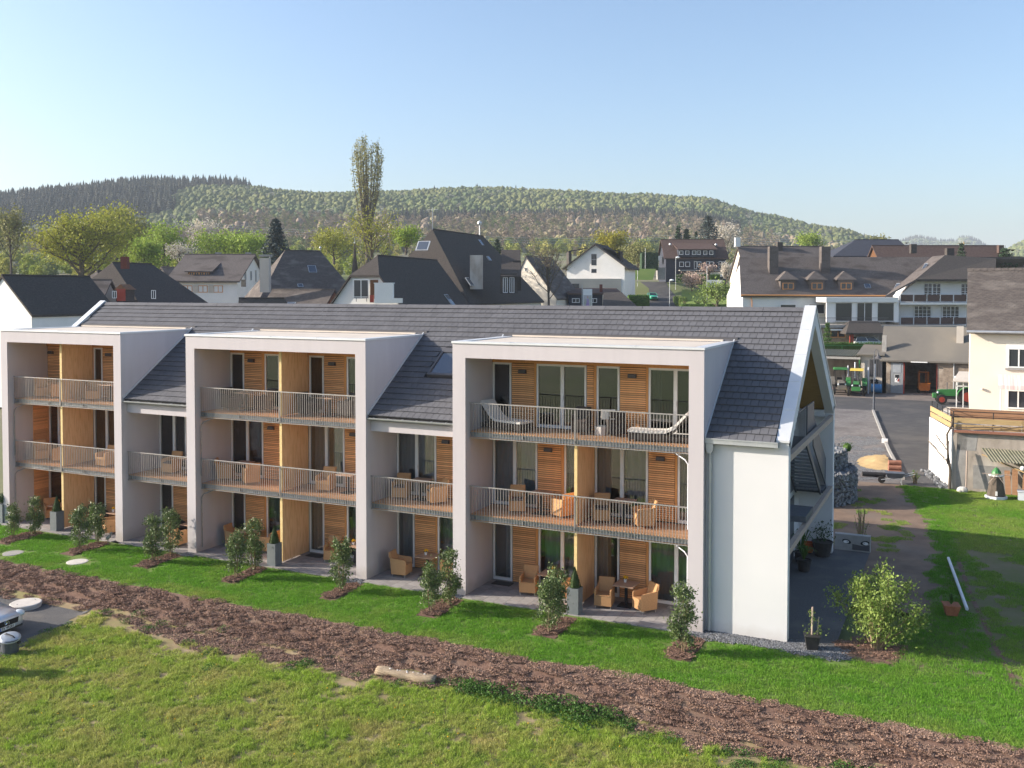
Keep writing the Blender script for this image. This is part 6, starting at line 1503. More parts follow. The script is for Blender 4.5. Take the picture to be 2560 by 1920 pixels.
for k, (x, h, rx) in enumerate(((2.15, 1.25, 0.30), (2.45, 1.35, 0.28), (2.9, 1.1, 0.35))):
    b = MB(); b.box(-0.13, 0.13, -0.02, 0.02, 0, h); o = b.build('plank', 'board_orange', None, (x, 26.35, 0)); o.rotation_euler = (-rx, 0.05 * (k - 1), 0); tag(o, ['leaning orange plank nearest to the garden windmill', 'tallest orange plank leaning on the old wall', 'short orange plank leaning farthest right on the old wall'][k], 'plank', 'planks leaning on the old wall')
b = MB(); b.box(-0.22, 0.22, -0.2, 0.2, 0, 0.42); b.box(-0.25, 0.25, -0.23, 0.23, 0.423, 0.47); o = b.build('crate', 'white_plastic', None, (2.75, 25.3, 0)); tag(o, 'small white lidded crate on the grass right of the windmill', 'crate')
b = MB(); b.ball((0, 0, 0.12), 0.24, 9, 7, 0.15, (1.2, 0.9, 0.8)); o = b.build('boulder', 'cover_white', None, (0.0, 26.15, -0.03)); tag(o, 'pale rounded boulder at the foot of the old wall', 'boulder')
b = MB(); b.tube([(0.17, 26.35, 0), (0.2, 26.6, 2.1)], 0.045, 7); o = b.build('stake', 'beam_wood'); tag(o, 'upright wooden stake leaning against the old wall', 'stake')
t = thing('climbing_vine', 'bare climbing vine trunk on the corner of the white rendered wall', 'vine')
b = MB(); b.tube([(-0.62, 26.6, 0), (-0.60, 26.66, 1.0), (-0.72, 26.65, 1.8), (-0.78, 26.7, 2.9), (-0.55, 26.7, 3.4), (-0.5, 26.7, 3.75)], [0.09, 0.075, 0.06, 0.055, 0.05, 0.03], 7); b.build('trunk', 'bark', t)
b = MB(); r_ = random.Random(8)
for (p, q) in (((-0.62, 26.6, 1.25), (-1.78, 31.6, 1.85)), ((-0.75, 26.6, 2.1), (-1.3, 29.3, 2.5)), ((-0.7, 26.62, 1.4), (-0.62, 26.6, 2.6)), ((-0.6, 26.72, 3.3), (3.5, 26.85, 3.5))):
    p, q = Vector(p), Vector(q); pts = [p.lerp(q, i / 10) + Vector((-0.06, -0.03, r_.gauss(0, 0.05))) for i in range(11)]; b.tube(pts, 0.03, 5)
    for i in range(1, 10): b.tube([pts[i], pts[i] + Vector((-0.03, -0.03, r_.uniform(0.05, 0.16)))], 0.012, 4)
b.build('branch', 'bark', t)
# gabions, eye wall and clutter by the path
def gabion(label, c, r, z0, z1, a0, a1):
    t = thing('gabion_wall', label, 'gabion', (0, 0, 0)); r_ = random.Random(int(r * 10)); b = MB(); n = 40
    core = [(c[0] + (r - 0.1) * math.cos(a0 + (a1 - a0) * k / n), c[1] + (r - 0.1) * math.sin(a0 + (a1 - a0) * k / n)) for k in range(n + 1)]
    poly_prism(b, core, z0, z1 - 0.08); b.build('core', 'gabion_stone', t); b = MB(); P_ = []
    for k in range(int(r * (a1 - a0) * (z1 - z0) / 0.0145)):
        a = r_.uniform(a0, a1); z = r_.uniform(z0, z1); b.ball((c[0] + (r + r_.uniform(-.06, .03)) * math.cos(a), c[1] + (r + r_.uniform(-.06, .03)) * math.sin(a), z), r_.uniform(0.06, 0.11), 5, 3, 0.5)
    for k in range(int(r * r * 22)):
        a = r_.uniform(a0, a1); q = r * r_.random() ** 0.5; b.ball((c[0] + q * math.cos(a), c[1] + q * math.sin(a), z1 - 0.06 + r_.uniform(-.03, .04)), r_.uniform(0.06, 0.11), 5, 3, 0.5)
    o = b.build('stones', 'gabion_stone', t); tag(o, kind='stuff')
    b = MB()
    for k in range(int((z1 - z0) / 0.25) + 1):
        z = z0 + k * 0.25; b.tube([(c[0] + (r + 0.07) * math.cos(a0 + (a1 - a0) * j / 30), c[1] + (r + 0.07) * math.sin(a0 + (a1 - a0) * j / 30), z) for j in range(31)], 0.008, 4)
    b.build('wire_mesh', 'galvanised', t)
gabion('lower round gabion wall of dark stones behind the house corner', (-7.6, 21.6), 2.75, -0.05, 1.55, -1.9, 1.9)
gabion('upper round gabion ring set back on the lower gabion wall', (-7.7, 22.2), 2.3, 1.55, 2.45, -1.9, 1.9)
b = MB(); b.ball((0, 0, 0.1), 0.22, 9, 6, 0.3); vs, fs = leaf_quads([(random.gauss(0, .13), random.gauss(0, .13), 0.15 + random.random() * .18) for k in range(120)], 0.07, random.Random(3)); b.add(vs, fs); o = b.build('cushion_plant', 'hedge_leaf', None, (-5.35, 22.4, 2.42)); tag(o, 'small round green plant on top of the upper gabion ring', 'plant')
t = thing('painted_wall', 'low concrete wall end painted with a pair of eyes behind the stair court', 'wall')
b = MB(); b.box(-4.69, -3.32, 11.72, 12.0, -0.1, 0.64); b.build('wall', 'concrete', t)
for s, cx in ((-1, -4.22), (1, -3.52)):
    b = MB(); ov = [(cx + 0.17 * math.cos(a), 11.712, 0.36 + 0.09 * math.sin(a) + 0.03 * math.cos(a) * s) for a in lin(0, 6.283, 18)[:-1]]; b.prism(ov, (0, 0.004, 0)); e = b.build('painted_eye', 'ink', t)
    b = MB(); b.prism([(cx + s * 0.02 + 0.11 * math.cos(a), 11.706, 0.35 + 0.062 * math.sin(a)) for a in lin(0, 6.283, 16)[:-1]], (0, 0.004, 0)); b.build('eye_white', 'plate_white', e)
    b = MB(); b.prism([(cx - s * 0.03 + 0.03 * math.cos(a), 11.701, 0.36 + 0.035 * math.sin(a)) for a in lin(0, 6.283, 12)[:-1]], (0, 0.004, 0)); b.build('pupil', 'zinc', e)
b = MB(); b.prism([(-4.0, 11.708, 0.05), (-3.35, 11.708, 0.05), (-3.35, 11.708, 0.30), (-3.6, 11.708, 0.24), (-4.0, 11.708, 0.28)], (0, 0.006, 0)); b.build('painted_face', 'lamp_grey', t)
sp = make_bush(31, 1.9, 0.42, 160, 0.07, 'leaf_light', 'thin leafless sapling behind the painted wall with eyes', 'sapling'); sp.location = (-3.75, 12.6, 0)
b = MB(); b.tube([(-5.15, 28.2, 0.16), (-3.95, 28.6, 0.13)], 0.13, 14); o = b.build('drain_pipe', 'black_plastic'); tag(o, 'thick black drain pipe lying at the end of the path', 'pipe')
for k, (dz, dy) in enumerate(((0, 0), (0, 0.32), (0, -0.32), (0.27, 0.16), (0.27, -0.16), (0.54, 0))):
    b = MB(); b.tube([(-3.85, 29.55 + dy, 0.14 + dz), (-3.2, 29.75 + dy, 0.14 + dz)], 0.14, 10); o = b.build('clay_pipe', 'brick_warm'); tag(o, ['bottom middle', 'bottom rear', 'bottom front', 'second row rear', 'second row front', 'topmost'][k] + ' clay pipe of the stack at the kerb end', 'clay pipe', 'stacked clay pipes')
t = thing('wheelbarrow', 'grey wheelbarrow standing at the top of the dirt path', 'wheelbarrow', (-3.3, 26.85, 0), 0.15)
b = MB(); b.add([(-0.4, -0.25, 0.35), (0.3, -0.25, 0.35), (0.3, 0.25, 0.35), (-0.4, 0.25, 0.35), (-0.55, -0.34, 0.62), (0.45, -0.34, 0.62), (0.45, 0.34, 0.62), (-0.55, 0.34, 0.62)], [(0,3,2,1),(0,1,5,4),(1,2,6,5),(2,3,7,6),(3,0,4,7),(4,5,6,7)]); b.build('tray', 'dark_steel', t)
b = MB()
for s in (-1, 1): b.tube([(-0.75, s * 0.08, 0.2), (0.1, s * 0.22, 0.36), (0.95, s * 0.28, 0.62)], 0.02, 6); b.tube([(0.25, s * 0.24, 0.38), (0.3, s * 0.26, 0.0)], 0.02, 6)
b.build('frame', 'zinc', t)
b = MB(); b.tube([(-0.72, -0.05, 0.19), (-0.72, 0.05, 0.19)], 0.19, 14); b.build('wheel', 'tyre', t)
def mound(x, y, cx, cy_, rx, ry, h): q = ((x - cx) / rx) ** 2 + ((y - cy_) / ry) ** 2; return h * math.exp(-q * 1.4) + 0.06 * noise.noise((x * 3, y * 3, 0)) * math.exp(-q) - 0.03
o = sheet('sand_heap', lin(-6.4, -3.2, 40), lin(30.0, 37.6, 40), lambda x, y: mound(x, y, -4.55, 33.6, 1.0, 2.0, 0.26) + 0.01, 'sand', keep=lambda x, y: mound(x, y, -4.55, 33.6, 1.0, 2.0, 0.26) > -0.012 and x < interp([(26.5, -3.2), (38.2, -4.7)], y), kind='thing'); tag(o, 'heap of yellow building sand against the kerb', 'sand heap')
b = MB(); b.box(-0.2, 0.2, -0.15, 0.15, 0, 0.28); o = b.build('junction_box', 'pot_white', None, (-4.9, 41.5, 0)); tag(o, 'small pale box on the gravel lot by the kerb', 'box')
b = MB(); r_ = random.Random(4)
for k in range(90): tt = r_.random(); b.ball((-1.75 + 1.2 * tt - r_.random() * .5, 31.6 - 5.0 * tt, 0.03), r_.uniform(0.06, 0.13), 5, 3, 0.5)
tag(b.build('rubble', 'gabion_stone'), 'loose dark stones along the foot of the white wall', 'rubble', kind='stuff')
q = make_bush(12, 0.75, 0.3, 240, 0.06, 'weed_leaf', 'small dry grass tuft at the end of the side road'); q.location = (-2.35, 27.5, 0)

# cars -------------------------------------------------------------
def loft(mb, secs):
    n = len(secs[0]); vs = [p for s in secs for p in s]; fs = []
    for i in range(len(secs) - 1):
        for k in range(n): fs.append((i * n + k, i * n + (k + 1) % n, (i + 1) * n + (k + 1) % n, (i + 1) * n + k))
    fs += [tuple(range(n))[::-1], tuple(range((len(secs) - 1) * n, len(secs) * n))]
    return mb.add(vs, [f[::-1] for f in fs])
def car(name, label, loc, rz, paint, L=4.1, W=1.72, hood=0.82, roof_h=1.28, cab=(1.25, 1.75, 3.0, 3.6), estate=False, grille=True, plate=None):
    """nose at local x=0 pointing to -x, body runs to +x"""
    t = thing(name, label, 'car', loc, rz); w = W / 2
    def sec(x, hw, zb, zs, zt, hwt):
        return [(x, -hw * .94, zb), (x, -hw, zb + (zs - zb) * .45), (x, -hw * .985, zs), (x, -hwt, zt), (x, 0, zt + 0.03), (x, hwt, zt), (x, hw * .985, zs), (x, hw, zb + (zs - zb) * .45), (x, hw * .94, zb)]
    b = MB(); tail = hood + 0.06
    loft(b, [sec(0, w * .62, .32, .5, .56, w * .5), sec(.06, w * .78, .24, .55, .64, w * .66), sec(.22, w * .9, .2, .6, .69, w * .76), sec(.7, w * .985, .2, .66, hood - .05, w * .82), sec(cab[0], w, .2, .74, hood, w * .86), sec(L * .55, w, .2, .78, tail, w * .9), sec(L - .5, w * .98, .22, .78, tail, w * .86), sec(L - .08, w * .88, .3, .7, tail - .08, w * .74), sec(L, w * .8, .38, .62, tail - .2, w * .7)])
    b.build('body', paint, t, smooth=True)
    x0, x1, x2, x3 = cab; b = MB(); zt = roof_h
    g0 = [(x0, -w * .86, hood - .01), (x0, w * .86, hood - .01), (x3, w * .86, tail - .01), (x3, -w * .86, tail - .01)]
    g1 = [(x1, -w * .68, zt - .05), (x1, w * .68, zt - .05), (x2, w * .68, zt - .05), (x2, -w * .68, zt - .05)]
    b.add(g0 + g1, [(0, 1, 5, 4), (1, 2, 6, 5), (2, 3, 7, 6), (3, 0, 4, 7), (4, 5, 6, 7)]); b.build('windows', 'pane_dark', t)
    b = MB(); b.add([(x1 - .05, -w * .7, zt - .055), (x1 - .05, w * .7, zt - .055), (x2 + .05, w * .7, zt - .055), (x2 + .05, -w * .7, zt - .055), (x1 + .1, -w * .62, zt), (x1 + .1, w * .62, zt), (x2 - .05, w * .62, zt), (x2 - .05, -w * .62, zt)], [(0, 1, 5, 4), (1, 2, 6, 5), (2, 3, 7, 6), (3, 0, 4, 7), (4, 5, 6, 7), (0, 3, 2, 1)])
    for s in (-1, 1):
        for (xa, za, ya), (xb, zb_, yb_) in (((x0, hood, .86), (x1, zt - .05, .69)), ((x3, tail, .86), (x2, zt - .05, .69)), (((x0 + x3) / 2, tail, .875), ((x1 + x2) / 2, zt - .05, .695))): b.tube([(xa, s * w * ya, za), (xb, s * w * yb_, zb_)], 0.035, 5)
    b.build('roof', paint, t)
    for x in (L * .19, L * .80):
        for s in (-1, 1):
            q = MB(); q.tube([(x, s * w * .80, .31), (x, s * (w + .005), .31)], .31, 18); o = q.build('wheel', 'tyre', t); q = MB(); q.tube([(x, s * (w + .006), .31), (x, s * (w + .014), .31)], .2, 14); q.build('rim', 'zinc', o)
    for s in (-1, 1):
        q = MB(); q.ball((.20, s * w * .74, .60), .18, 12, 8, 0, (1.1, 1.0, .62)); q.build('headlight', 'lamp_glass', t)
        q = MB(); q.ball((L - .06, s * w * .72, .7), .12, 8, 6, 0, (.5, 1, .9)); q.build('tail_light', 'red_paint', t)
        q = MB(); q.ball((x0 + .35, s * (w + .09), hood + .1), .09, 8, 6, 0, (.7, 1, .7)); q.build('wing_mirror', paint, t)
    if grille:
        q = MB(); q.prism([(-.035, -.40, .41), (-.035, .40, .41), (.0, .46, .57), (.0, -.46, .57)], (.06, 0, .0)); q.build('grille', 'ink', t)
        q = MB(); q.prism([(.02, -.62, .225), (.02, .62, .225), (.03, .62, .29), (.03, -.62, .29)], (.1, 0, 0)); q.build('bumper_lip', 'black_plastic', t)
    if plate:
        q = MB(); q.box(-.042, -.03, -.27, .27, .30, .405); p = q.build('number_plate', 'plate_white', t); q = MB(); q.box(-.0435, -.0425, .225, .268, .303, .402); q.build('plate_band', 'plate_blue', p)
        cu = bpy.data.curves.new('plate_text', 'FONT'); cu.resolution_u = 3; cu.body = plate; cu.size = .118; cu.align_x = 'CENTER'; cu.align_y = 'CENTER'; cu.extrude = .001; cu.offset = .002
        to = bpy.data.objects.new('tmp', cu); me = bpy.data.meshes.new_from_object(to); bpy.data.objects.remove(to); me.materials.clear(); me.materials.append(M['ink']); o = link('plate_text', me, p); o.location = (-.0445, -.02, .353); o.rotation_euler = (R(90), 0, R(-90))
        q = MB(); n = 18; q.tube([(-.02, .085 * math.cos(6.2832 * i / n), .485 + .085 * math.sin(6.2832 * i / n)) for i in range(n + 1)], .011, 6, False)
        for k in range(3): a = math.pi / 2 + k * 2 * math.pi / 3; q.tube([(-.02, 0, .485), (-.02, .08 * math.cos(a), .485 + .08 * math.sin(a))], [.018, .006], 5)
        q.build('emblem', 'chrome', t)
    return t
sc_ = car('parked_car', 'silver blue sports car cut off by the left edge, parked on dark gravel', (-27.57, -8.55, H(-28.2, -8.5) + 0.015), math.atan2(-0.06, -1.0), 'car_silver', L=4.0, hood=.80, roof_h=1.26, plate='SV 49281')
# guesthouse ground side
car('estate_car', 'white estate car parked in front of the timber carport', (0, 0, 0), 0, 'car_white', L=4.7, W=1.85, hood=1.02, roof_h=1.68, cab=(1.1, 1.9, 4.3, 4.6)).matrix_world = Matrix.Translation(at(2212, 872, 128)) @ Matrix.Rotation(R(25.5 + 180 + 8), 4, 'Z')
car('hatchback', 'small bright green hatchback driving down the village road', (0, 0, 0), 0, 'car_green', L=3.7, W=1.66, hood=.92, roof_h=1.42, cab=(.85, 1.5, 3.2, 3.6)).matrix_world = Matrix.Translation(at(1636, 750.5, 178)) @ Matrix.Rotation(R(25.5 + 90 + 4), 4, 'Z')
# ------------------------------------------------------------------ village
def px1(x, y): return (x / 3.456, 420 + y / 3.456)
def px2(x, y): return (500 + x / 3.456, 320 + y / 3.456)
def px3(x, y): return (900 + x / 3.687, 540 + y / 3.687)
def px4(x, y): return (1350 + x / 3.687, 540 + y / 3.687)
def px5(x, y): return (1800 + x / 2.911, 560 + y / 2.911)
def px8(x, y): return (2240 + x / 6.9125, 560 + y / 6.9125)
def pz5(x, y): return (1600 + x / 7.373, 600 + y / 7.373)
HR = 25.543
W_ = lambda f, x, z, w, h, **k: (f, x, z, w, h, k)
# far left white house
P = at(4, 688, 85)
house('white_house', 'white rendered house with dark slate roof at the far left behind the apartment house', 'house', P, 90, 9.5, 3.9, 3.9, 8.42, 11.93, 0, 'house_white', 'slate_dark', vo=0.12, over=0.2)
# low house behind it
P = at(*px1(-60, 860), 105)
house('low_house', 'low house with grey roof peeking over the far left white house', 'house', P, HR + 4, 12.8, 5, 5, 8.0, 11.75, 0, 'house_beige', 'slate_brown')
# twin-roofed slate house with red dormer door
P = at(*px1(970, 822), 112)
hb_ = house('slate_house', 'old house with steep hipped slate roofs, brick chimney and red dormer hatch', 'house', P, HR + 72, 7.0, 5.2, 6.6, 8.9, 13.85, 0, 'house_beige', 'slate_dark', hip0=3.2, hip1=2.5, sky=((1.0, 0.55, 0.6, 0.9, 1),))
def kid(par, name, m, mb):
    o = mb.build(name, m); o.parent = par; o.matrix_parent_inverse = par.matrix_world.inverted(); return o
def wkid(par, name, m, mb):
    """part given in world coordinates under a thing that may be turned"""
    bpy.context.view_layer.update(); o = mb.build(name, m, par); o.matrix_parent_inverse = par.matrix_basis.inverted(); return o
def vbox(mb, u, v, d, w, h, dep):
    """box facing the camera whose front lower centre is at pixel u,v and depth d"""
    p = at(u, v, d); mb.obox(p + Vector((FV[0] * dep / 2, FV[1] * dep / 2, h / 2)), (w, dep, h), RA); return mb
def wkid_win(par, u, v, d, w, h, frame='white_frame', bars=1, hb=0):
    p = at(u, v, d); o = window_part(par, (p.x, p.y, p.z), (RV[0], RV[1], 0), 0, w, h, frame, nrm=(-FV[0], -FV[1], 0), bars=bars, hb=hb)
    o.matrix_parent_inverse = par.matrix_basis.inverted(); return o
wkid(hb_, 'chimney', 'brick_red', vbox(MB(), 309.5, 672, 109, 0.75, 1.4, 0.75))
b = MB(); vbox(b, *px1(1045, 1150), 104.5, 0.95, 1.35, 0.1); wkid(hb_, 'dormer_hatch', 'red_paint', b)
b = MB(); p = at(*px1(1045, 1150), 104.6)
b.obox(p + Vector((FV[0] * 1.2, FV[1] * 1.2, 0.62)), (1.15, 2.3, 1.25), RA); wkid(hb_, 'dormer', 'slate_dark', b)
b = MB(); q0 = Vector((RV[0], RV[1], 0)); q1 = Vector((FV[0], FV[1], 0)); t0 = p + Vector((0, 0, 1.25)) - q1 * 0.1
b.prism([t0 - q0 * 0.75, t0 + q0 * 0.75, t0 + Vector((0, 0, 0.6))], q1 * 2.6); wkid(hb_, 'dormer_roof', 'tile_orange', b)
wkid_win(hb_, *px1(1328, 1130), 104, 0.5, 0.95); wkid_win(hb_, *px1(990, 1125), 104.4, 0.5, 0.8)
P = at(*px1(840, 862), 113)
house('slate_wing', 'lower hipped slate roofed wing left of the old slate house', 'house', P, HR + 72, 4.0, 4.4, 3.2, 9.3, 12.9, 0, 'house_beige', 'slate_old', hip0=2.6, hip1=2.0, sky=((0.2, 0.5, 0.7, 0.9, 1),))
# brown roofed house with a broad shed dormer
P = at(*px1(1600, 750), 142)
L_ = (at(*px1(2210, 750), 142) - P).length
hc = house('guest_house', 'white house with wide brown roof, shed dormer and a row of first floor windows', 'house', P, HR, L_, 8, 8.6, 11.9, 15.95, 3, 'house_white', 'slate_brown', vo=0.5, over=0.6,
      wins=[W_('1', -4.0, 12.0, 1.0, 1.5), W_('1', -1.0, 12.0, 1.0, 1.5), W_('1', 1.6, 11.8, 0.9, 1.9), W_('1', 3.8, 12.3, 0.7, 0.9)])
b = MB(); vbox(b, *px1(1715, 952), 136, 2.05 * 1.0 * 1.02 + 0.05, 0.98, 3.2)
c0, c1 = at(*px1(1625, 952), 135.6), at(*px1(1812, 952), 135.6); b = MB(); dq = c1 - c0; b.prism([c0, c0 + Vector((0, 0, .98)), c0 + Vector((0, 0, 1.0)) + q1 * 4.3, c0 + q1 * 3.0], dq); wkid(hc, 'dormer', 'slate_dark', b)
b = MB(); slab_poly(b, [c0 - q0 * .4 - q1 * .4 + Vector((0, 0, 1.0)), c1 + q0 * .5 - q1 * .4 + Vector((0, 0, 1.0)), c1 + q0 * .5 + q1 * 5.0 + Vector((0, 0, 2.75)), c0 - q0 * .1 + q1 * 5.0 + Vector((0, 0, 2.75))], 0.15); wkid(hc, 'dormer_roof', 'slate_brown', b)
for k in range(4): wkid_win(hc, px1(1655 + 44 * k, 950)[0], px1(0, 948)[1], 135.55, 0.72, 0.82, 'trim_wood')
for k in range(4): wkid_win(hc, px1(1490 + 132 * k, 1078)[0], px1(0, 1076)[1], 134.2 - 0.0, 1.35, 1.0, 'trim_wood')
for k in range(3): wkid(hc, 'balcony_arch', 'house_beige', vbox(MB(), px1(1560 + 132 * k, 0)[0], px1(0, 1078)[1], 134.1, 0.75, 1.05, 0.3))
for x in (1880, 2140): wkid(hc, 'chimney', 'concrete', vbox(MB(), *px1(x, 760), 143, 0.7, 0.55, 0.7))
# small beige gable beside it
P = at(*px1(1390, 862), 150)
house('small_house', 'small beige gabled house behind the brown roofed guest house', 'house', P, HR + 62, 7, 3.2, 3.2, 10.6, 14.3, 2, 'house_beige', 'slate_brown')
# hip roofed old house, its tall chimney and brick wing
P = at(*px2(732, 1063), 122); Q = at(*px2(1040, 1058), 124)
hd = house('hipped_house', 'old hipped house with mottled grey slate roof and a roof light', 'house', P, math.degrees(math.atan2(Q.y - P.y, Q.x - P.x)), (Q - P).length, 6, 6.6, 8.6, 15.7, 0, 'house_beige', 'slate_old', hip0=5.0, hip1=4.2, over=0.3, sky=((3.0, 0.34, 0.9, 1.1, -1), (1.0, 0.64, 0.55, 0.4, -1)))
b = MB(); b.ball(Q + Vector((0, 0, .35)), .16, 8, 6); b.tube([Q, Q + Vector((0, 0, .6))], .05, 5); wkid(hd, 'finial', 'zinc', b)
ch = thing('tall_chimney', 'tall pale rendered chimney stack left of the hipped house', 'chimney'); b = MB(); vbox(b, *px2(556, 1420), 108, 1.05, 3.9, 1.0); b.build('stack', 'house_beige', ch); b = MB(); vbox(b, *px2(556, 1110), 107.9, 1.25, .22, 1.2); b.build('cap', 'concrete', ch)
P = at(*px2(1165, 1262), 108)
house('brick_wing', 'grey roofed wing with a warm brick gable in front of the hipped house', 'house', P, HR + 162, 8.2, 5.0, 5.0, 6.5, 10.65, 0, 'brick_warm', 'slate_old', vo=0.1, over=0.2, sky=((4.5, 0.45, 0.9, 1.15, 1),))
# stone barn
P = at(*px2(335, 1352), 98)
hs = house('stone_barn', 'small barn with a rubble stone gable and dark slate roof just behind the ridge', 'barn', P, HR + 8, 4.6, 4.2, 3.6, 5.4, 9.75, 0, 'stone_wall', 'slate_dark', vo=0.05, over=0.12, hip1=2.0)
wkid(hs, 'chimney', 'stone_wall', vbox(MB(), *px2(372, 1372), 98.5, 0.4, 0.75, 0.4))
house('orange_roof_shed', 'low shed with weathered orange tile roof and a white gable bit', 'shed', at(*px1(1530, 1093), 103), HR + 2, 5.6, 4, 3.4, 6.0, 8.1, 0, 'house_white', 'tile_orange', vo=0.1, over=0.2)
# white house with large glass door, half hip
P = at(*px2(1535, 1106), 104)
hw = house('terrace_house', 'white gabled house with half hipped dark roof and big glass terrace door', 'house', P, 98, 17.3, 6.3, 6.4, 6.3, 14.4, 0, 'house_white', 'slate_dark', hip0=3.3, zh0=12.2, vo=0.2, over=0.35, sky=((11.5, 0.62, 1.0, 1.6, -1),))
wkid_win(hw, *px2(1392, 1475), 100.3, 1.65, 2.05); b = MB(); vbox(b, *px2(1505, 1475), 100.35, 0.85, 2.0, 0.05); wkid(hw, 'door', 'backing_wood', b)
b = MB(); vbox(b, *px2(1588, 1515), 98.8, 1.95, 2.15, 0.8); wkid(hw, 'terrace_screen', 'house_white', b); b = MB(); vbox(b, *px2(1588, 1344), 98.75, 2.1, .09, .9); wkid(hw, 'screen_cap', 'metal_coping', b)
b = MB(); vbox(b, *px2(1700, 1512), 98.6, 1.15, .5, .5); o = b.build('air_unit', 'pot_white'); tag(o, 'white air conditioning unit right of the terrace screen', 'air unit')
t = thing('terrace_table', 'small white table with plants on the white house terrace', 'table'); b = MB(); vbox(b, *px2(1380, 1462), 98.9, 1.5, .06, .6); b.build('table_top', 'pot_white', t); b = MB(); vbox(b, *px2(1350, 1500), 99, .06, .5, .06); vbox(b, *px2(1440, 1500), 99, .06, .5, .06); b.build('leg', 'lamp_grey', t)
b = MB(); vbox(b, *px2(1483, 1508), 98.9, .38, .78, .4); o = b.build('red_chair', 'red_paint'); tag(o, 'red chair on the white house terrace', 'chair')
# big dark roof house
P = at(*px3(665, 126), 126)
Q = at(*px3(1110, 188), 126 + 16.5)
hg = house('manor_house', 'large old house with a huge steep black slate roof and two windowed dormer', 'house', P, 94.4, 17.5, 7.2, 7.4, 8.9, 18.7, 0, 'house_cream', 'slate_dark', hip0=4.3, hip1=6.5, over=0.35, sky=((0.2, 0.30, 0.1, 0.1, 1),))
def roof_light(par, u, v, d, w, h, tilt=0.9, rz=0):
    m = MB(); p = at(u, v, d); m.obox(p, (w, h, 0.1), rz, tilt); o = wkid(par, 'skylight', 'zinc', m); m = MB(); mt = Matrix.Rotation(rz, 4, 'Z') @ Matrix.Rotation(tilt, 4, 'X'); m.obox(p + mt @ Vector((0, 0, 0.06)), (w * .82, h * .86, 0.03), rz, tilt); k = m.build('glass_pane', 'sky_pane', o); k.matrix_parent_inverse = (par.matrix_basis).inverted() if False else Matrix(); k.matrix_parent_inverse = Matrix(); return o
roof_light(hg, *px3(580, 275), 121.6, 1.75, 1.5, 0.95, R(4))
for (x, y, d, w, h) in ((920, 305, 130.5, .9, 1.0), (1115, 245, 139.5, .9, 1.0), (1190, 392, 133, .9, .7), (1010, 605, 122, 1.1, 1.3)): roof_light(hg, *px3(x, y), d, w, h, 0.93, R(94))
b = MB(); vbox(b, *px3(1072, 675), 122.5, 1.65, 4.4, 1.2); wkid(hg, 'chimney', 'old_render', b)
b = MB(); vbox(b, *px3(1447, 690), 125, 1.1, 4.0, 1.0); wkid(hg, 'chimney', 'slate_dark', b)
b = MB(); vbox(b, *px3(1372, 715), 122.2, 2.25, 2.6, 3.4); dm = wkid(hg, 'dormer', 'slate_dark', b)
c0 = at(*px3(1300, 552), 121.9); b = MB(); slab_poly(b, [c0, c0 + q0 * 2.55, c0 + q0 * 2.55 + q1 * 6 + Vector((0, 0, 3.6)), c0 + q1 * 6 + Vector((0, 0, 3.6))], .16); wkid(hg, 'dormer_roof', 'slate_dark', b)
for x in (1340, 1400): wkid_win(hg, *px3(x, 708), 122.15, .62, 2.0, bars=1)
b = MB(); c = at(*px3(668, 128), 126); b.tube([c, c + Vector((0, 0, 3.0))], .04, 5); b.tube([c + Vector((-.8, 0, 2.7)), c + Vector((.8, .1, 2.7))], .025, 4); wkid(hg, 'aerial', 'zinc', b)
b = MB(); c = at(*px3(1103, 185), 141); b.tube([c, c + Vector((0, 0, 2.3))], .09, 6); b.ball(c + Vector((0, 0, 1.9)), .35, 8, 6); wkid(hg, 'finial', 'zinc', b)
# church spire tip
c = at(*px2(1338, 1230), 150); t = thing('spire', 'slim grey church spire tip between the hipped house and the white terrace house', 'church spire'); b = MB(); b.lathe(c, [(.55, -9), (.5, 0), (.22, 2.2), (.1, 4.2)], 8); b.build('spire_roof', 'slate_dark', t); b = MB(); b.tube([c + Vector((0, 0, 4.2)), c + Vector((0, 0, 5.2))], .05, 5); b.ball(c + Vector((0, 0, 4.35)), .17, 6, 5); b.build('finial', 'zinc', t)
# beige gable house right of the manor
P = at(*px3(1528, 388), 150)
house('old_gable_house', 'old house with beige gable and tiny attic window right of the manor', 'house', P, HR + 60, 9, 3.5, 5.6, 9.3, 16.0, 3, 'house_cream', 'slate_old', vo=0.12, over=0.2, wins=[W_('0', 0.0, 13.6, .5, .6)])
# white gable house with garage
P = at(*px4(505, 262), 166)
hi = house('gable_house', 'white gabled house with dark tiled roof, stacked gable windows and beige base', 'house', P, HR + 72, 11, 5.9, 5.9, 14.45, 18.75, 4, 'house_white', 'slate_dark', vo=0.55, over=0.7)
b = MB(); c0, c1 = at(*px4(243, 578), 165.2), at(*px4(748, 578), 165.2); b.prism([c0 - Vector((0, 0, 9)), c1 - Vector((0, 0, 9)), c1, c0], q1 * 0.4); wkid(hi, 'base_wall', 'house_beige', b)
for y0, y1 in ((350, 400), (402, 455), (488, 525)): wkid_win(hi, px4(497, 0)[0], px4(0, y1)[1], 165.3, .92, (y1 - y0) / 3.687 / 14.3, 'lamp_grey', bars=0)
wkid_win(hi, *px4(328, 685), 165.0, 1.25, 1.15, 'lamp_grey', bars=0)
b = MB()
for x in (262, 748): pass
slab_poly(b, [at(*px4(262, 322), 167), at(*px4(440, 290), 167), at(*px4(440, 290), 175), at(*px4(262, 322), 175)], .2); slab_poly(b, [at(*px4(585, 292), 167), at(*px4(750, 325), 167), at(*px4(750, 325), 175), at(*px4(585, 292), 175)], .2)
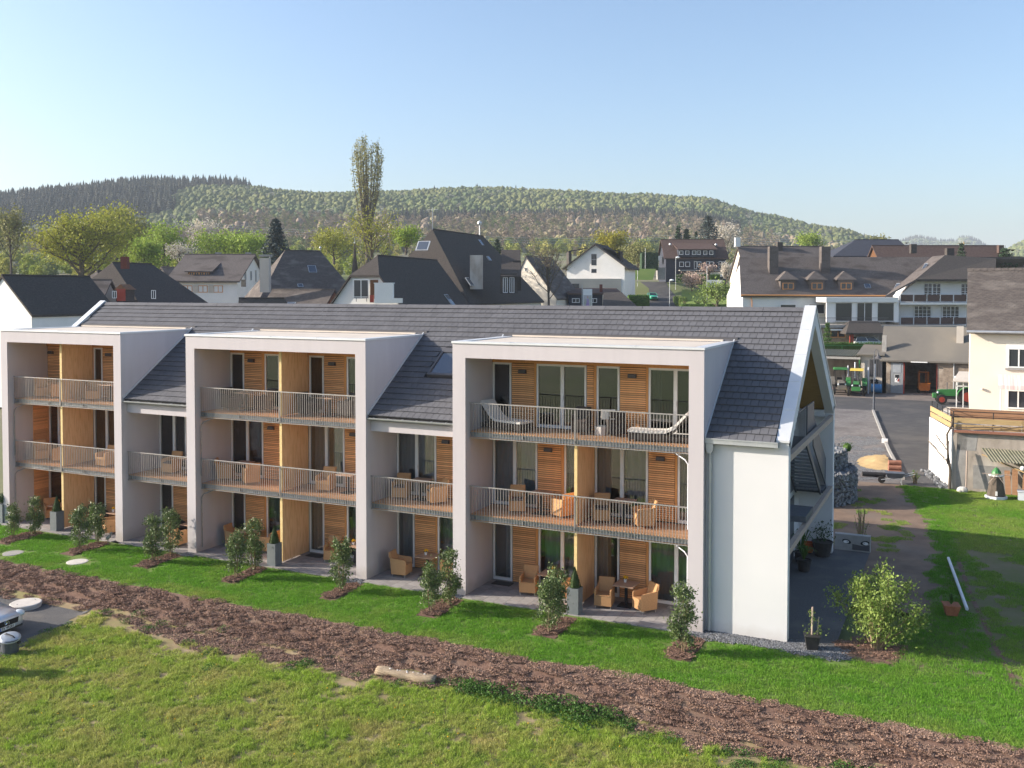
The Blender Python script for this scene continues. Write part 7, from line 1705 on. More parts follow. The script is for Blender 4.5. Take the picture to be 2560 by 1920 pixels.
for xa, xb, ya in ((265, 275, 324), (738, 748, 327)): c = at(*px4(xa, ya), 167.2); b.prism([c, c + q0 * .5, c + q0 * .5 - Vector((0, 0, 2.2)), c - Vector((0, 0, 2.2))], q1 * 7)
wkid(hi, 'dormer_roof', 'slate_dark', b)
# dark annex with flat brown roof in front of it, banner and sloping garage roof
t = thing('dark_annex', 'dark blue annex with flat brown roof below the white gabled house', 'annex')
b = MB(); c0, c1 = at(*px4(265, 840), 150), at(*px4(575, 840), 150); b.prism([c0, c1, c1 + Vector((0, 0, 2.0)), c0 + Vector((0, 0, 2.0))], q1 * 7); b.build('wall', 'house_dark', t)
b = MB(); c0, c1 = at(*px4(255, 710), 149.5), at(*px4(760, 710), 149.5); slab_poly(b, [c0, c1, c1 + q1 * 9 + Vector((0, 0, .8)), c0 + q1 * 9 + Vector((0, 0, .8))], .25); b.build('roof', 'tile_brown', t)
for x in (330, 490): p = at(*px4(x, 800), 149.9); window_part(t, p, (RV[0], RV[1], 0), 0, 1.2, .7, 'white_frame', nrm=(-FV[0], -FV[1], 0))
b = MB(); vbox(b, *px4(563, 700), 151, .45, 1.2, .45); b.build('chimney', 'brick_red', t)
t = thing('garage_roof', 'dark sloping garage roof just above the ridge beside the road', 'garage'); b = MB(); slab_poly(b, [at(*px4(575, 850), 138), at(*px4(915, 850), 138), at(*px4(750, 700), 147), at(*px4(585, 705), 147)], .2); b.build('roof', 'slate_dark', t); b = MB(); c0, c1 = at(*px4(580, 880), 139), at(*px4(880, 880), 139); b.prism([c0 - Vector((0, 0, 3)), c1 - Vector((0, 0, 3)), c1, c0], q1 * 7); b.build('wall', 'house_dark', t)
t = thing('banner', 'hanging white banner printed with a purple figure on a thin pole', 'banner'); b = MB(); c = at(*px4(388, 860), 132); b.tube([c, c + Vector((0, 0, 3.4))], .05, 6); b.build('pole', 'zinc', t)
b = MB(); c = at(*px4(396, 862), 132); b.prism([c, c + q0 * 1.28, c + q0 * 1.28 + Vector((0, 0, 2.85)), c + Vector((0, 0, 2.85))], q1 * .02); fl_ = b.build('cloth', 'plate_white', t)
M['lilac'] = mat('lilac', (0.30, 0.20, 0.42), (0.42, 0.33, 0.52), scale=3, rough=.9); M['lilac_pale'] = mat('lilac_pale', (0.55, 0.52, 0.55), (0.42, 0.44, 0.36), scale=2.2, rough=.9); M['skin'] = mat('skin_print', (0.55, 0.38, 0.30), rough=.9)
def flat(mb, pts, off): mb.prism([c + q0 * x + Vector((0, 0, z)) - q1 * off for x, z in pts], -q1 * .004)
b = MB(); flat(b, [(.08, .1), (1.2, .1), (1.2, 2.0), (.08, 2.0)], .004); b.build('print_ground', 'lilac_pale', fl_)
b = MB(); flat(b, [(.35, .1), (.95, .1), (.82, 1.0), (.8, 1.5), (.5, 1.5), (.48, 1.0)], .012); b.build('print_dress', 'lilac', fl_)
b = MB(); flat(b, [(.65 + .13 * math.cos(a), 1.72 + .16 * math.sin(a)) for a in lin(0, 6.283, 12)[:-1]], .012); b.build('print_head', 'skin', fl_)
# dark house with long dormer
P = at(*px4(1112, 222), 205); L_ = (at(*px4(1692, 220), 205) - P).length
hj = house('dark_clad_house', 'dark blue clad house with brown roof and a long dormer of six windows', 'house', P, HR - 1, L_, 6.5, 5.4, 17.35, 21.55, 6, 'house_dark', 'tile_brown', vo=.45, over=.5)
c0, c1 = at(*px4(1278, 375), 199.4), at(*px4(1618, 375), 199.4); dq = c1 - c0; b = MB(); b.prism([c0, c0 + Vector((0, 0, 1.55)), c0 + q1 * 4 + Vector((0, 0, 1.6)), c0 + q1 * 4], dq); wkid(hj, 'dormer', 'house_dark', b)
b = MB(); zz = Vector((0, 0, 1.58)); slab_poly(b, [c0 - q0 * .3 - q1 * .4 + zz, c1 + q0 * .4 - q1 * .4 + zz, c1 + q1 * 4.6 + zz + Vector((0, 0, 1.5)), c0 + q1 * 4.6 + zz + Vector((0, 0, 1.5)) - q0 * .6], .2); wkid(hj, 'dormer_roof', 'tile_brown', b)
for x in (1302, 1358, 1420, 1463, 1523, 1578): wkid_win(hj, *px4(x, 357), 199.25, .82, .85, bars=0)
for x in (1305, 1361): wkid_win(hj, *px4(x, 468), 199.6, .95, 1.05, bars=0)
for x, w in ((1433, .6), (1468, .85), (1547, .6), (1580, .85), (1660, .6), (1697, .85)): wkid_win(hj, *px4(x, 488 if w < .7 else 467), 199.6, w, 1.6 if w < .7 else 1.05, bars=0)
b = MB(); c = at(*px4(1290, 505), 198.2); b.prism([c, c + q0 * 9.5, c + q0 * 9.5 + Vector((0, 0, .2)), c + Vector((0, 0, .2))], q1 * 1.6); wkid(hj, 'balcony', 'concrete', b)
b = MB(); vbox(b, *px4(1545, 560), 199.5, 6.6, 1.0, .4); wkid(hj, 'base_wall', 'house_white', b)
b = MB(); vbox(b, *px4(1085, 410), 203.5, 1.6, 1.0, 2.2); wkid(hj, 'side_balcony', 'house_white', b)
for x, y in ((1200, 262), (1622, 265)): b = MB(); b.ball(at(*px4(x, y), 202.5), .28, 8, 6); wkid(hj, 'roof_vent', 'zinc', b)
b = MB(); c0, c1 = at(*px4(1085, 585), 197), at(*px4(1155, 585), 197); b.prism([c0, c1, c1 + Vector((0, 0, 2.5)), c0 + Vector((0, 0, 2.5))], q1 * 2); wkid(hj, 'side_wall', 'concrete', b)
# brick-edged house behind the inn
P = at(*px5(125, 168), 166); L_ = (at(*px5(755, 166), 166) - P).length
hk = house('long_house', 'long house with faded brown roof and white chimney behind the inn', 'house', P, HR, L_, 7, 6.5, 12.6, 18.25, 5, 'house_cream', 'slate_brown', vo=.3)
for x, y in ((130, 165), (438, 195)): wkid(hk, 'chimney', 'house_white' if x < 200 else 'slate_dark', vbox(MB(), *px5(x, y), 165, .9, 1.6 if x < 200 else 1.5, .8))
# the inn: long slate roof, three dormers, conservatory and balcony wing
inn = thing('inn', 'long white inn with slate roof, three dormers, glazed conservatory and balcony wing', 'inn')
E0, E1 = at(*px5(172, 518), 135), at(*px5(1215, 522), 135); R0, R1 = at(*px5(160, 240), 140.5), at(*px5(1640, 240), 140.5)
b = MB(); slab_poly(b, [E0 - q0 * .4, E1 + q0 * 2, R1 + q0 * 4, R0 - q0 * .4], .3); slab_poly(b, [R0 - q0 * .4, R1 + q0 * 12, R1 + q0 * 12 + q1 * 6 - Vector((0, 0, 6)), R0 - q0 * .4 + q1 * 6 - Vector((0, 0, 6))], .3); ri = b.build('roof', 'slate_brown', inn)
b = MB(); f0 = E0 + q1 * .5; f1 = E1 + q1 * .5; b.prism([Vector((f0.x, f0.y, 2.5)), Vector((f1.x, f1.y, 2.5)), Vector((f1.x, f1.y, E0.z - .1)), Vector((f0.x, f0.y, E0.z - .1))], q1 * 10)
b.prism([f0 + Vector((0, 0, -.1)), f0 + q1 * 10 + Vector((0, 0, -.1)), R0 + Vector((0, 0, -.3))], q0 * .3); b.build('wall', 'house_white', inn)
b = MB(); b.tube([E0 - q0 * .3 - q1 * .1, E1 - q1 * .1], .1, 6); b.tube([E0 + q0 * 1.0, E0 + q0 * 1.3 + q1 * .4 - Vector((0, 0, .8)), E0 + q0 * 1.3 + q1 * .4 - Vector((0, 0, 5))], .06, 6); b.build('gutter', 'trim_wood', inn)
for x in (495, 705, 917):
    c = at(*px5(x, 482), 134.9 + .9); b = MB(); w = 2.15; hgt = 1.55
    b.prism([c - q0 * w / 2, c + q0 * w / 2, c + q0 * w / 2 + Vector((0, 0, hgt)), c - q0 * w / 2 + Vector((0, 0, hgt))], q1 * 2.6); d = b.build('dormer', 'slate_brown', inn)
    e = c + Vector((0, 0, hgt)); b = MB(); a_, b_, cc, dd = e - q0 * 1.45 - q1 * .35, e + q0 * 1.45 - q1 * .35, e + q1 * 3.2 + Vector((0, 0, 1.2)), e + q1 * .9 + Vector((0, 0, 1.2))
    slab_poly(b, [a_, b_, dd], .12); slab_poly(b, [b_, b_ + q1 * 2.6, cc, dd], .12); slab_poly(b, [a_ + q1 * 2.6, a_, dd, cc], .12); b.build('dormer_roof', 'slate_brown', d)
    window_part(d, c - q1 * .005, (RV[0], RV[1], 0), .12, 1.55, .95, 'trim_wood', nrm=(-FV[0], -FV[1], 0))
for x in (385, 762): c = at(*px5(x, 315), 138.5); b = MB(); b.obox(c + Vector((0, 0, .9)), (1.3, 1.1, 4.2), RA); b.build('chimney', 'slate_brown', ri)
roof_light(inn, *px5(1073, 452), 136.3, .85, .8, .85, RA)
# conservatory
def fpx(x, y, d): return at(*px5(x, y), d)
b = MB(); c0, c1 = fpx(772, 570, 130.5), fpx(1300, 570, 130.5); b.prism([c0, c1, c1 + Vector((0, 0, .68)), c0 + Vector((0, 0, .68))], q1 * 4.6); cons = b.build('conservatory_roof', 'house_white', inn)
for x0, x1, nm in ((775, 835, 0), (963, 992, 0), (1110, 1140, 0), (1268, 1300, 0)):
    c0, c1 = fpx(x0, 716, 130.9), fpx(x1, 716, 130.9); b = MB(); b.prism([c0, c1, c1 + Vector((0, 0, 2.76)), c0 + Vector((0, 0, 2.76))], q1 * .3); b.build('conservatory_post', 'house_white', inn)
for x0, x1 in ((835, 963), (992, 1110), (1140, 1268)):
    c0, c1 = fpx(x0 + 1, 712, 131), fpx(x1 - 1, 712, 131); window_part(inn, (c0 + c1) / 2, (RV[0], RV[1], 0), .05, (c1 - c0).length, 2.62, 'white_frame', nrm=(-FV[0], -FV[1], 0), bars=0 if x0 != 992 else 1)
b = MB(); c0, c1 = fpx(690, 735, 128.6), fpx(1830, 740, 128.6); b.prism([c0 - Vector((0, 0, .35)), c1 - Vector((0, 0, .35)), c1, c0], q1 * 5.0); b.build('terrace_deck', 'concrete', inn)
b = MB(); c0, c1 = fpx(690, 746, 128.9), fpx(1830, 746, 128.9); b.prism([Vector((c0.x, c0.y, 1.2)), Vector((c1.x, c1.y, 1.2)), c1 - Vector((0, 0, .2)), c0 - Vector((0, 0, .2))], q1 * 4); b.build('base_wall', 'stone_wall', inn)
b = MB()
for k in range(58): c = fpx(700 + k * 9, 735, 128.7); b.tube([c, c + Vector((0, 0, .95))], .015, 4, False)
c0, c1 = fpx(690, 735, 128.7), fpx(1225, 735, 128.7); b.tube([c0 + Vector((0, 0, .97)), c1 + Vector((0, 0, .97))], .03, 5); b.build('terrace_railing', 'lamp_grey', inn)
c0 = fpx(858, 826, 128.85); window_part(inn, c0, (RV[0], RV[1], 0), 0, 2.0, 1.15, 'trim_wood', nrm=(-FV[0], -FV[1], 0))
b = MB(); c = fpx(858, 770, 128.5); b.obox(c, (2.1, .3, .2), RA); b.build('roller_box', 'house_white', inn)
c0 = fpx(703, 655, 134.9); window_part(inn, c0, (RV[0], RV[1], 0), 0, 2.3, 1.45, 'house_white', nrm=(-FV[0], -FV[1], 0), bars=0); c0 = fpx(495, 640, 134.9); window_part(inn, c0, (RV[0], RV[1], 0), 0, 2.3, 1.1, 'house_white', nrm=(-FV[0], -FV[1], 0), bars=0)
# balcony wing
wA = fpx(1300, 735, 133); wB = fpx(1960, 740, 133); zt_ = fpx(1430, 404, 131.5).z
b = MB(); b.prism([Vector((wA.x, wA.y, 2.0)), Vector((wB.x, wB.y, 2.0)), Vector((wB.x, wB.y, zt_)), Vector((fpx(1440, 735, 133).x, fpx(1440, 735, 133).y, zt_)), Vector((wA.x, wA.y, 9.8))], q1 * 9); b.build('wing_wall', 'house_white', inn)
pk = fpx(1637, 226, 137.5); e1 = fpx(1425, 402, 131.2); e2 = fpx(2000, 402, 131.2); pk2 = fpx(2010, 250, 137.5); lo = fpx(1200, 525, 131.4); bk = fpx(1545, 236, 140.4)
b = MB(); slab_poly(b, [e1, e2, pk2, pk], .3); slab_poly(b, [pk, pk2, pk2 + q1 * 7 - Vector((0, 0, 6)), pk + q1 * 7 - Vector((0, 0, 6))], .25); b.build('wing_roof', 'slate_dark', inn)  # front and back slopes: shade put into the colour with darker slate
b = MB(); slab_poly(b, [lo, e1, pk, bk], .25); b.build('wing_roof', 'slate_brown', inn)  # sunlit left slope of the same roof, light painted in as paler slate
for x, y, d in ((1490, 312, 136.2), (1285, 458, 133.6)): roof_light(inn, *px5(x, y), d, .5, 1.4, .8, RA - .9)
for k, y in enumerate((572, 738)):
    c0, c1 = fpx(1312, y, 131.2), fpx(1990, y, 131.2); b = MB(); b.prism([c0 - Vector((0, 0, .28)), c1 - Vector((0, 0, .28)), c1, c0], q1 * 1.9); bo = b.build('balcony', 'house_white', inn)
    b = MB(); n = 7; dq = (c1 - c0) / n
    for i in range(n + 1): p = c0 + dq * i; b.tube([p, p + Vector((0, 0, 1.2))], .045, 5)
    b.tube([c0 + Vector((0, 0, 1.22)), c1 + Vector((0, 0, 1.22))], .04, 5); b.build('balcony_railing', 'metal_coping', bo)
    for i in range(n): p = c0 + dq * (i + .05); b = MB(); b.prism([p + Vector((0, 0, .18)), p + dq * .9 + Vector((0, 0, .18)), p + dq * .9 + Vector((0, 0, 1.08)), p + Vector((0, 0, 1.08))], q1 * .03); b.build('railing_panel', 'tile_brown', bo)
for x, y, w in ((1512, 548, 1.2), (1575, 548, 1.2), (1781, 550, 1.2), (1443, 712, 1.25), (1503, 712, 1.25), (1647, 714, 1.25), (1707, 714, 1.25)):
    window_part(inn, fpx(x, y, 132.9), (RV[0], RV[1], 0), 0, w, 2.25, 'white_frame', nrm=(-FV[0], -FV[1], 0), bars=1, hb=3)
# carport
t = thing('carport', 'open timber carport with dark hipped roof behind the white estate car', 'carport')
b = MB(); a0, a1 = fpx(918, 792, 126), fpx(1215, 794, 126); slab_poly(b, [a0, a1, a1 + q1 * 3 + Vector((0, 0, 1.5)), a0 + q1 * 3 + q0 * 1.5 + Vector((0, 0, 1.5))], .2); slab_poly(b, [a0, a0 + q1 * 3 + q0 * 1.5 + Vector((0, 0, 1.5)), a0 + q1 * 6], .2); b.build('roof', 'slate_dark', t)
for x in (950, 965, 1205): c = fpx(x, 800, 126.5); b = MB(); b.obox(Vector((c.x, c.y, 3.3)), (.22, .22, 3.2), RA); b.build('post', 'red_paint', t)
b = MB(); c0 = a0 + q0 * .8 + q1 * 5; c1 = a1 + q1 * 5; b.prism([Vector((c0.x, c0.y, 1.5)), Vector((c1.x, c1.y, 1.5)), Vector((c1.x, c1.y, 5)), Vector((c0.x, c0.y, 5))], q1 * .2); b.build('rear_wall', 'backing_wood', t)
# houses behind the inn on the right
P = at(*px5(985, 124), 186); hm = house('blue_roof_house', 'white house with smooth blue grey hipped roof above the inn ridge', 'house', P, HR, 8.5, 6, 6.5, 17.1, 20.5, 6, 'house_white', 'house_dark', hip0=6.5, hip1=1.0, wins=[W_('R', 1.0, 14.9, 1.6, 1.5), W_('R', 5.0, 15.2, 1.0, 1.0)])
P = at(*px5(1105, 152), 172); hn = house('brown_roof_house', 'house with wide brown tiled roof and dark chimney right of the blue grey roof', 'house', P, HR + 1, 24, 6, 6.5, 13.0, 18.7, 5, 'backing_wood', 'tile_brown', vo=.4)
wkid(hn, 'chimney', 'slate_dark', vbox(MB(), *px8(310, 505), 166, 1.0, 1.6, .8)); b = MB(); c = at(*px8(180, 335), 170); b.lathe(c, [(.05, -.1), (.35, .1), (.4, .16)], 10); wkid(hn, 'satellite_dish', 'zinc', b)
P = at(*px8(1262, 470), 185); ho = house('red_edge_house', 'white gabled house with brown roof and red verge at the right', 'house', P, HR + 24, 15, 4.2, 4.6, 13.9, 17.3, 5, 'house_white', 'tile_brown', vo=.15, over=.2)
P = at(*px8(1560, 505), 165); hp = house('white_verge_house', 'nearer brown roofed house with broad white verge boards at the right edge', 'house', P, HR + 30, 16, 5, 6.0, 10.5, 15.9, 4, 'house_white', 'tile_brown', vo=.2, over=.3)
wkid(hp, 'chimney', 'tile_brown', vbox(MB(), *px8(1822, 500), 170, .9, 1.4, .8)); b = MB(); c = at(*px8(2015, 460), 166); b.lathe(c, [(.05, -.1), (.4, .12), (.45, .2)], 10); wkid(hp, 'satellite_dish', 'ink', b)
P = at(*px8(900, 500), 150); wkid(inn, 'chimney', 'slate_dark', vbox(MB(), *px8(945, 580), 141.5, 1.1, 1.4, .8))
# village road and gardens on the slope
rd = MB(); ll = [(1480 + 130, 775, 168), (1592, 600 + 1110 / 7.373 + 20, 170)]
edge = [((1624, 770), (1700, 768), 172), ((1624, 735), (1690, 735), 183), ((1622, 718), (1672, 716), 192), ((1600, 702), (1665, 702), 200)]
vs = []
for (a, b2, d) in edge:
    for (u, v) in (a, b2): p = at(u, v, d); vs.append((p.x, p.y, H(p.x, p.y) + .05))
rd.add(vs, [(0, 1, 3, 2), (2, 3, 5, 4), (4, 5, 7, 6)])
o = rd.build('village_road', 'asphalt'); tag(o, kind='structure')
# ------------------------------------------------------------------ woods and trees
rng = np.random.default_rng(11)
def lump(name, m, sx, sz, jit, cone=False, seed=0):
    r_ = random.Random(seed); bm = bmesh.new(); bmesh.ops.create_icosphere(bm, subdivisions=2 if cone else 3, radius=1.0)
    for v in bm.verts:
        n = noise.noise(v.co * 2.1 + Vector((seed, 0, 0))) * 0.5 + noise.noise(v.co * 5.0 + Vector((0, seed, 0))) * 0.35 + r_.uniform(-.12, .12)
        v.co *= 1 + jit * n
    if cone:
        bm.free(); bm = bmesh.new(); rings = []; n = 9; lv = 8
        for i in range(lv):
            f = i / lv
            for (q, dz) in ((1.0, 0), (0.55, 0.07)):
                z = f + dz; rad = (1 - f) ** 0.9 * q
                rings.append([bm.verts.new((rad * math.cos(6.283 * k / n + i) * (1 + r_.uniform(-.25, .25)), rad * math.sin(6.283 * k / n + i) * (1 + r_.uniform(-.25, .25)), z)) for k in range(n)])
        top = bm.verts.new((0, 0, 1.06))
        for a, b in zip(rings, rings[1:]):
            for k in range(n): bm.faces.new((a[k], a[(k + 1) % n], b[(k + 1) % n], b[k]))
        for k in range(n): bm.faces.new((rings[-1][k], rings[-1][(k + 1) % n], top))
        for v in bm.verts: v.co = Vector((v.co.x * sx, v.co.y * sx, v.co.z * sz))
    else:
        for v in bm.verts: v.co = Vector((v.co.x * sx, v.co.y * sx, v.co.z * sz / 2 + sz * 0.5))
    me = bpy.data.meshes.new(name); bm.to_mesh(me); bm.free(); me.materials.append(M[m]); me.polygons.foreach_set('use_smooth', [not cone] * len(me.polygons)); return me
def twiggy(name, m, sx, sz, n, leaf, seed, fill=0.9):
    """open crown made of leaf clumps spread through its volume"""
    r_ = random.Random(seed); cl = []
    for k in range(26):
        a = r_.uniform(0, 6.283); zz = r_.random(); q = math.sin(math.pi * (0.12 + 0.83 * zz)) * (0.4 + 0.6 * r_.random())
        cl.append((q * sx * math.cos(a), q * sx * math.sin(a), sz * (0.12 + 0.86 * zz)))
    pts = []
    for k in range(n): c = cl[r_.randrange(26)]; pts.append((c[0] + r_.gauss(0, sx * .2), c[1] + r_.gauss(0, sx * .2), max(0.3, c[2] + r_.gauss(0, sz * .065))))
    vs, fs = leaf_quads(pts, leaf, r_, .3, .8); b = MB(); b.add(vs, fs); return b.mesh(name, m)
W2 = dict(scale=0.9, rough=0.9)
defm('wood_olive', (0.125, 0.145, 0.05), (0.165, 0.168, 0.064), inst=(0.082, 0.116, 0.044), isl=0.0, **W2)
defm('wood_brown', (0.27, 0.20, 0.155), (0.22, 0.175, 0.125), inst=(0.23, 0.215, 0.10), **W2)
defm('wood_white', (0.40, 0.385, 0.33), (0.25, 0.26, 0.19), inst=(0.24, 0.25, 0.16), **W2)
defm('wood_conifer', (0.026, 0.036, 0.030), (0.040, 0.050, 0.036), inst=(0.06, 0.055, 0.040), **W2)
defm('wood_fresh', (0.24, 0.31, 0.05), (0.32, 0.37, 0.07), inst=(0.38, 0.35, 0.10), trans=0.25, isl=0.3, **W2)
defm('wood_olive_leaf', (0.19, 0.215, 0.075), (0.25, 0.245, 0.095), inst=(0.13, 0.19, 0.06), trans=0.2, isl=0.3, **W2)
hillp = [lump('crown_olive', 'wood_olive', 2.3, 6.4, .5, seed=1), lump('crown_olive', 'wood_olive', 2.7, 6.0, .55, seed=2),
         lump('crown_brown', 'wood_brown', 2.6, 10, .6, seed=3), twiggy('crown_white', 'wood_white', 2.6, 6.0, 420, .7, 4),
         lump('spruce', 'wood_conifer', 3.4, 11.5, .2, True, 5), lump('spruce', 'wood_conifer', 3.0, 10, .2, True, 6),
         twiggy('crown_fresh', 'wood_fresh', 3.4, 8.5, 800, .95, 7), twiggy('crown_leaf', 'wood_olive_leaf', 3.6, 9.0, 800, .95, 8), twiggy('crown_bare', 'wood_brown', 2.6, 11, 620, .7, 9)]
P = []; IX = []; SC = []; TI = []
def put_tree(x, y, i, s, t, sink=0.6): P.append((x, y, H(x, y) - (sink if i > 1 else sink + 1.9))); IX.append(i); SC.append(s); TI.append(t)
d = 486.0
while d < 1075:
    step = 4.1 + d * 0.0006; s = -0.66 * d
    while s < 0.60 * d:
        ss, dd = s + rng.uniform(-2.6, 2.6), d + rng.uniform(-2.8, 2.8); u = ss / dd; s += step
        x, y = world_sd(ss, dd); k = rng.random()
        n1 = noise.noise((ss * .012, dd * .012, 1)); n2 = noise.noise((ss * .004, dd * .006, 5)); n3 = noise.noise((ss * .03, dd * .03, 9))
        if ridge(u) < 9: continue
        lim = -0.33 + 0.05 * n1 + (0.04 if dd > 900 else -0.06 * (900 - dd) / 250)
        if u < lim and dd > 655 + 70 * n2 - 90 * (u + .33): (rng.random() < .8) and put_tree(x, y, 4 if k < .6 else 5, rng.uniform(.6, 1.3), rng.random() ** 2 * .7); continue
        band = 668 + 25 * math.sin(u * 9) + 20 * n1
        if -0.13 < u < 0.24 and band < dd < band + 58 and n2 > -.35: put_tree(x, y, 4 if k < .5 else 5, rng.uniform(.6, .85), rng.random() * .5); continue
        if dd < (672 if u > -.33 else 560) + 40 * n2:
            if u > 0.28: put_tree(x, y, 7 if k < .5 else (3 if k > .92 else 2), rng.uniform(.7, 1.05), rng.random()); continue
            if k < .5 + .5 * n1: put_tree(x, y, 8 if k < .4 else 2, rng.uniform(.7, 1.05), rng.random() ** 2)
            else: put_tree(x, y, 7 if k < .93 else 3, rng.uniform(.6, .95), rng.random())
            continue
        wh = .025 + (.13 if 620 < dd < 720 and n3 > .05 else 0) + (.03 if u > .2 else 0)
        if k < wh: put_tree(x, y, 3, rng.uniform(.7, 1.1), rng.random() * .5)
        elif k < wh + .012: put_tree(x, y, 5, rng.uniform(.5, .9), 0)
        else: put_tree(x, y, 0 if rng.random() < .5 else 1, rng.uniform(.6, 1.35), min(1, max(0, .45 + .9 * n1 + .5 * n3 + rng.normal(0, .2))))
    d += step * 0.95
n = len(P)
scatter('hillside_forest', P, np.c_[np.zeros((n, 2)), rng.uniform(0, 6.28, n)], SC, IX, hillp, TI, label='mixed spring forest covering the long hill beyond the village', cat='forest')
# far hills on the right
P = []; IX = []; SC = []; TI = []
for k in range(9000):
    u = rng.uniform(.36, .66); dd = rng.uniform(1150 if u < .45 else 640, 2700); ss = u * dd; x, y = world_sd(ss, dd)
    if H(x, y) < 16: continue
    c = dd > 1900 and noise.noise((ss * .004, dd * .004, 2)) > -.2; put_tree(x, y, 4 if c else (3 if rng.random() < .06 else 1), rng.uniform(.75, 1.2), rng.random(), 1.5)
n = len(P)
scatter('distant_forest', P, np.c_[np.zeros((n, 2)), rng.uniform(0, 6.28, n)], SC, IX, hillp, TI, label='hazy blue forest on the distant hills at the right', cat='forest')
# trees of the valley floor between village and hill
P = []; IX = []; SC = []; TI = []
d = 215.0
while d < 486:
    s = -0.64 * d
    while s < 0.58 * d:
        ss, dd = s + rng.uniform(-5, 5), d + rng.uniform(-6, 6); u = ss / dd; s += 8.5
        n1 = noise.noise((ss * .014, dd * .02, 31)); n2 = noise.noise((ss * .04, dd * .05, 7)); k = rng.random()
        x, y = world_sd(ss, dd)
        left = u < -.16
        dens = (.75 if dd > 430 else .30) if not left else (1.0 if dd > 225 else .3)
        if u > .2: dens = .55 if dd > 300 else .12
        if -.12 < u < .2 and dd < 330: dens = .10
        if -.12 < u < .2 and 330 < dd < 420: dens = .14
        if left and 335 < dd < 415: dens = .35
        if k > dens + .3 * n1: continue
        k = rng.random(); sc = rng.uniform(.55, 1.0) * (1.0 if dd > 330 else .8)
        if left and dd < 340: put_tree(x, y, 6 if k < .78 else (7 if k < .95 else 3), sc * .85, rng.random() ** 1.5 * .8, .2)
        elif u > .2: put_tree(x, y, 7 if k < .5 else (8 if k < .75 else (3 if k < .85 else 6)), sc, rng.random(), .2)
        else: put_tree(x, y, 7 if k < .34 else (6 if k < .66 else (3 if k < .78 else 8)), sc * .85, rng.random(), .2)
    d += 9.5
n = len(P)
scatter('valley_trees', P, np.c_[np.zeros((n, 2)), rng.uniform(0, 6.28, n)], SC, IX, hillp, TI, label='scattered young trees and thickets on the valley floor behind the roofs', cat='trees')

# single trees ------------------------------------------------------
defm('leaf_willow', (0.33, 0.33, 0.05), (0.26, 0.275, 0.04), scale=.4, rough=.7, isl=.3, trans=.3)
defm('leaf_fresh', (0.23, 0.33, 0.045), (0.29, 0.37, 0.06), scale=.4, rough=.7, isl=.3, trans=.3)
defm('leaf_olive', (0.24, 0.235, 0.08), (0.19, 0.19, 0.065), scale=.4, rough=.7, isl=.35, trans=.25)
defm('leaf_yellow', (0.36, 0.32, 0.03), (0.28, 0.265, 0.03), scale=.4, rough=.7, isl=.25, trans=.3)
defm('blossom', (0.62, 0.56, 0.50), (0.50, 0.46, 0.36), scale=.5, rough=.8, isl=.2, trans=.2)
defm('blossom_pink', (0.50, 0.36, 0.32), (0.42, 0.33, 0.24), scale=.5, rough=.8, isl=.25, trans=.2)
defm('leaf_poplar', (0.34, 0.32, 0.12), (0.27, 0.26, 0.10), scale=.4, rough=.7, isl=.35, trans=.3)
def tree(name, label, u, v, d, h, r, leafm, nl, leaf, seed, trunk=.12, base=.18, limbs=13, upr=.5, spread=.16, zs=1.0, cat='tree', group=None, bark='bark', sub=3):
    """broadleaf tree: trunk, rising limbs with side branches, leaves spread round the outer branches"""
    r_ = random.Random(seed); p0 = at(u, v, d); t = thing(name, label, cat, (p0.x, p0.y, p0.z), 0, group); b = MB(); tips = []
    b.tube([(0, 0, -.5), (0, 0, h * base), (r_.gauss(0, .15), r_.gauss(0, .15), h * .55), (0, 0, h * .86)], [trunk * 1.4, trunk * 1.1, trunk * .7, trunk * .15], 7)
    for k in range(limbs):
        f = base + (0.72 - base) * k / limbs; a = k * 2.399 + r_.uniform(-.3, .3); top = min(.98, f + (1 - f) * r_.uniform(.45, .98))
        rr_ = r * math.sqrt(max(0.05, 1 - ((top - .5) / .54) ** 2)) * r_.uniform(.75, 1.05)
        q0_ = Vector((0, 0, h * f)); q2 = Vector((rr_ * math.cos(a), rr_ * math.sin(a), h * top)); q1_ = q0_.lerp(q2, .45) + Vector((rr_ * .12 * math.cos(a), rr_ * .12 * math.sin(a), -h * .04 * (1 - upr)))
        b.tube([q0_, q1_, q2], [trunk * .5, trunk * .3, trunk * .07], 5, False); tips.append((q1_, q2))
        for j in range(sub):
            s0 = q1_.lerp(q2, r_.uniform(0, .8)) if j else q0_.lerp(q1_, .8); e = s0 + Vector((r_.gauss(0, r * .28), r_.gauss(0, r * .28), h * r_.uniform(.02, .16))); b.tube([s0, e], [trunk * .2, trunk * .05], 4, False); tips.append((s0, e))
    b.build('trunk', bark, t); pts = []
    for k in range(nl): q, e = tips[r_.randrange(len(tips))]; c = q.lerp(e, .25 + .8 * r_.random()); pts.append(c + Vector((r_.gauss(0, r * spread), r_.gauss(0, r * spread), r_.gauss(0, r * spread * zs))))
    if nl: vs, fs = leaf_quads([p for p in pts if p.z > h * base * .6], leaf, r_, .2, .8); c = MB(); c.add(vs, fs); c.build('crown', leafm, t)
    return t
tree('willow_tree', 'huge round yellow green tree behind the slate houses at the left', 203, 722, 170, 12.9, 8.3, 'leaf_willow', 9500, .42, 1, trunk=.45, limbs=20, spread=.10, base=.10, sub=6)
tree('willow_tree', 'tall yellow green tree behind the huge round one at the left', 290, 690, 215, 15.2, 6.5, 'leaf_willow', 4200, .55, 2, trunk=.4, limbs=16, base=.12)
tree('broadleaf_tree', 'olive green round tree right of the huge yellow green tree', 340, 690, 235, 14.8, 5.5, 'leaf_olive', 3200, .5, 3, trunk=.3)
